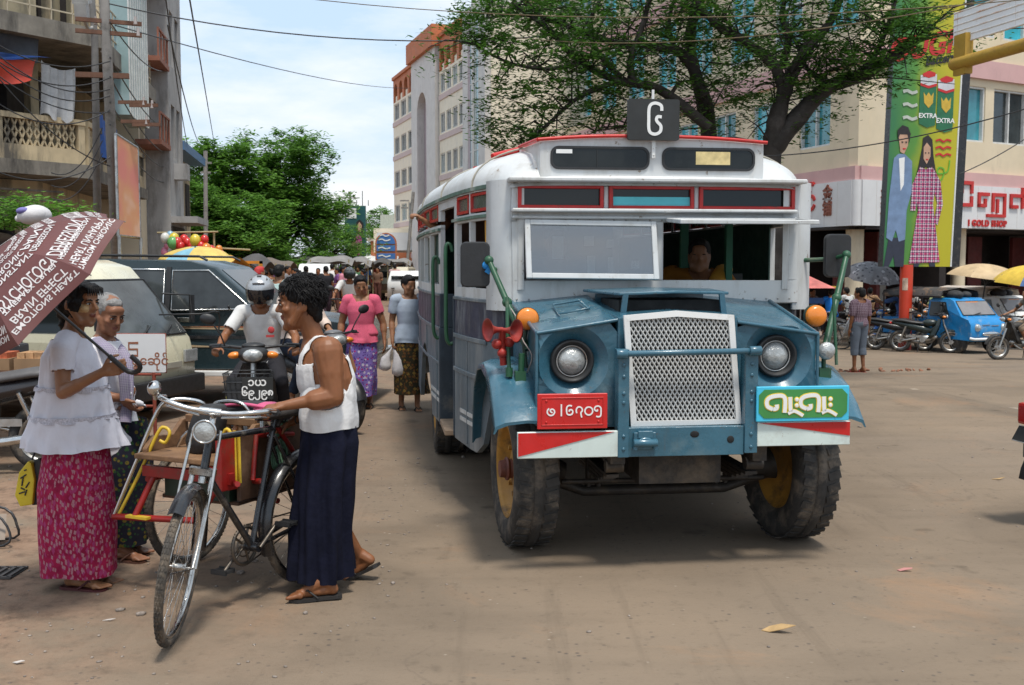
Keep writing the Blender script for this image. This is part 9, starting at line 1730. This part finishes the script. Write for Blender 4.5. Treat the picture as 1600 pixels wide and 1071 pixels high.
# ------------------------------------------------------------------ litter, rubble and the worn road line
def litter(name, label, cat, o, pts, mt, zf=.02, th=.003):
 m = MB(); a = [V((x, y, zf * math.sin(x * 25 + y * 13) + zf)) for x, y in pts]; m.add(a + [p + V((0, 0, th)) for p in a], [list(range(len(a)))[::-1], [i + len(a) for i in range(len(a))]] + [(i, (i + 1) % len(a), (i + 1) % len(a) + len(a), i + len(a)) for i in range(len(a))]); return tag(m.build(name, mt, loc=o), label, cat)
leafd = mat('dry_leaf', (.42, .27, .12), .8, 0, .2, 20); paperw = mat('paper_scrap', (.55, .50, .46), .8, 0, .1, 10)
litter('dry_leaf', 'curled dry leaf lying on the road in the lower right', 'leaf', G(1215, 988), [(-.07, .02), (-.03, .035), (.02, .015), (.075, -.03), (.02, -.028), (-.04, -.008)], leafd); litter('paper_scrap', 'small pink paper scrap on the road at right', 'paper', G(1414, 893), [(-.04, .01), (.0, .02), (.04, .0), (.035, -.012), (-.03, -.008)], mat('pink_scrap', (.5, .22, .2), .8), .01)
litter('dry_leaf', 'tiny pale leaf fleck near the right road edge', 'leaf', G(1560, 750), [(-.05, .01), (.05, .0), (.0, -.02)], leafd, .01); litter('paper_scrap', 'pale scrap on the gravel at the lower left', 'paper', G(28, 1038), [(-.025, .005), (.01, .01), (.03, .0), (.0, -.01)], paperw, .008); litter('paper_scrap', 'pale scrap lying on the left of the front wheel', 'paper', G(170, 971), [(-.03, .0), (.0, .007), (.03, .005), (.01, -.005)], paperw, .006)
o = GR(1378, 580); m = MB(); rg = random.Random(8)
for k in range(26): m.ell((rg.gauss(0, .45), rg.gauss(0, .16), .01), (rg.uniform(.02, .07), rg.uniform(.02, .05), rg.uniform(.015, .03)), (rg.random(), rg.random(), rg.random() * 3), 6, 4)
tag(m.build('rubble', mat('brick_rubble', (.26, .12, .07), .9, 0, .4, 8, bmp=.3), loc=o), kind='stuff')
m = MB(); rg = random.Random(12)
for k in range(800):
 u = rg.random(); x, y = (rg.uniform(-4.2, -.6) if u < .7 else rg.uniform(-2.5, 6.5)), rg.uniform(3.6, 9.5 if u < .7 else 18); s_ = rg.uniform(.003, .010) * (1 + (rg.random() < .06) * 1.6)
 m.ell((x, y, gz(x, y) + s_ * .3), (s_ * rg.uniform(.8, 1.6), s_ * rg.uniform(.7, 1.2), s_ * .55), (0, 0, rg.random() * 3), 5, 3)
tag(m.build('pebbles', mat('road_pebbles', (.24, .20, .17), .9, 0, .5, 40)), kind='stuff')
a, b = GR(1430, 608), GR(1640, 647); m = MB(); d = (b - a).normalized(); nn = V((-d.y, d.x, 0)) * .045; m.add([a + nn + V((0, 0, .004)), a - nn + V((0, 0, .004)), b - nn + V((0, 0, .004)), b + nn + V((0, 0, .004))], [(0, 1, 2, 3)]); tag(m.build('road_line', mat('worn_line', (.40, .33, .25), .9, 0, .1, 4, dirt=(.27, .205, .15), damt=.55, dscale=3)), kind='structure')
# ------------------------------------------------------------------ parts that come in several pieces: one object for each piece
SPLIT = set('crossarm column maroon_pillar green_post doorway_edge side_window shop_mullion pilaster running_board door_handle headlight counter_board shutter orange_railing sign_plate panel_joint insulator bracket post canopy_post leg lid_stay number_glyph grab_handle seat stair_tower shop_sign driver_seat mirror'.split())
def split_pieces(o):
 bm = bmesh.new(); bm.from_mesh(o.data); bm.verts.ensure_lookup_table(); seen = set(); isl = []
 for v in bm.verts:
  if v.index in seen: continue
  st = [v]; seen.add(v.index); g = []
  while st:
   q = st.pop(); g.append(q.index)
   for e in q.link_edges:
    w_ = e.other_vert(q)
    if w_.index not in seen: seen.add(w_.index); st.append(w_)
  isl.append(set(g))
 if len(isl) > 1 and len(isl) < 40:
  for g in isl[1:]:
   c = o.copy(); c.data = o.data.copy(); col.objects.link(c); b2 = bmesh.new(); b2.from_mesh(c.data); b2.verts.ensure_lookup_table(); bmesh.ops.delete(b2, geom=[v for v in b2.verts if v.index not in g], context='VERTS'); b2.to_mesh(c.data); b2.free()
  bmesh.ops.delete(bm, geom=[v for v in bm.verts if v.index not in isl[0]], context='VERTS'); bm.to_mesh(o.data)
 bm.free()
for o in list(col.objects):
 if o.type == 'MESH' and o.parent and o.name.split('.')[0] in SPLIT: split_pieces(o)
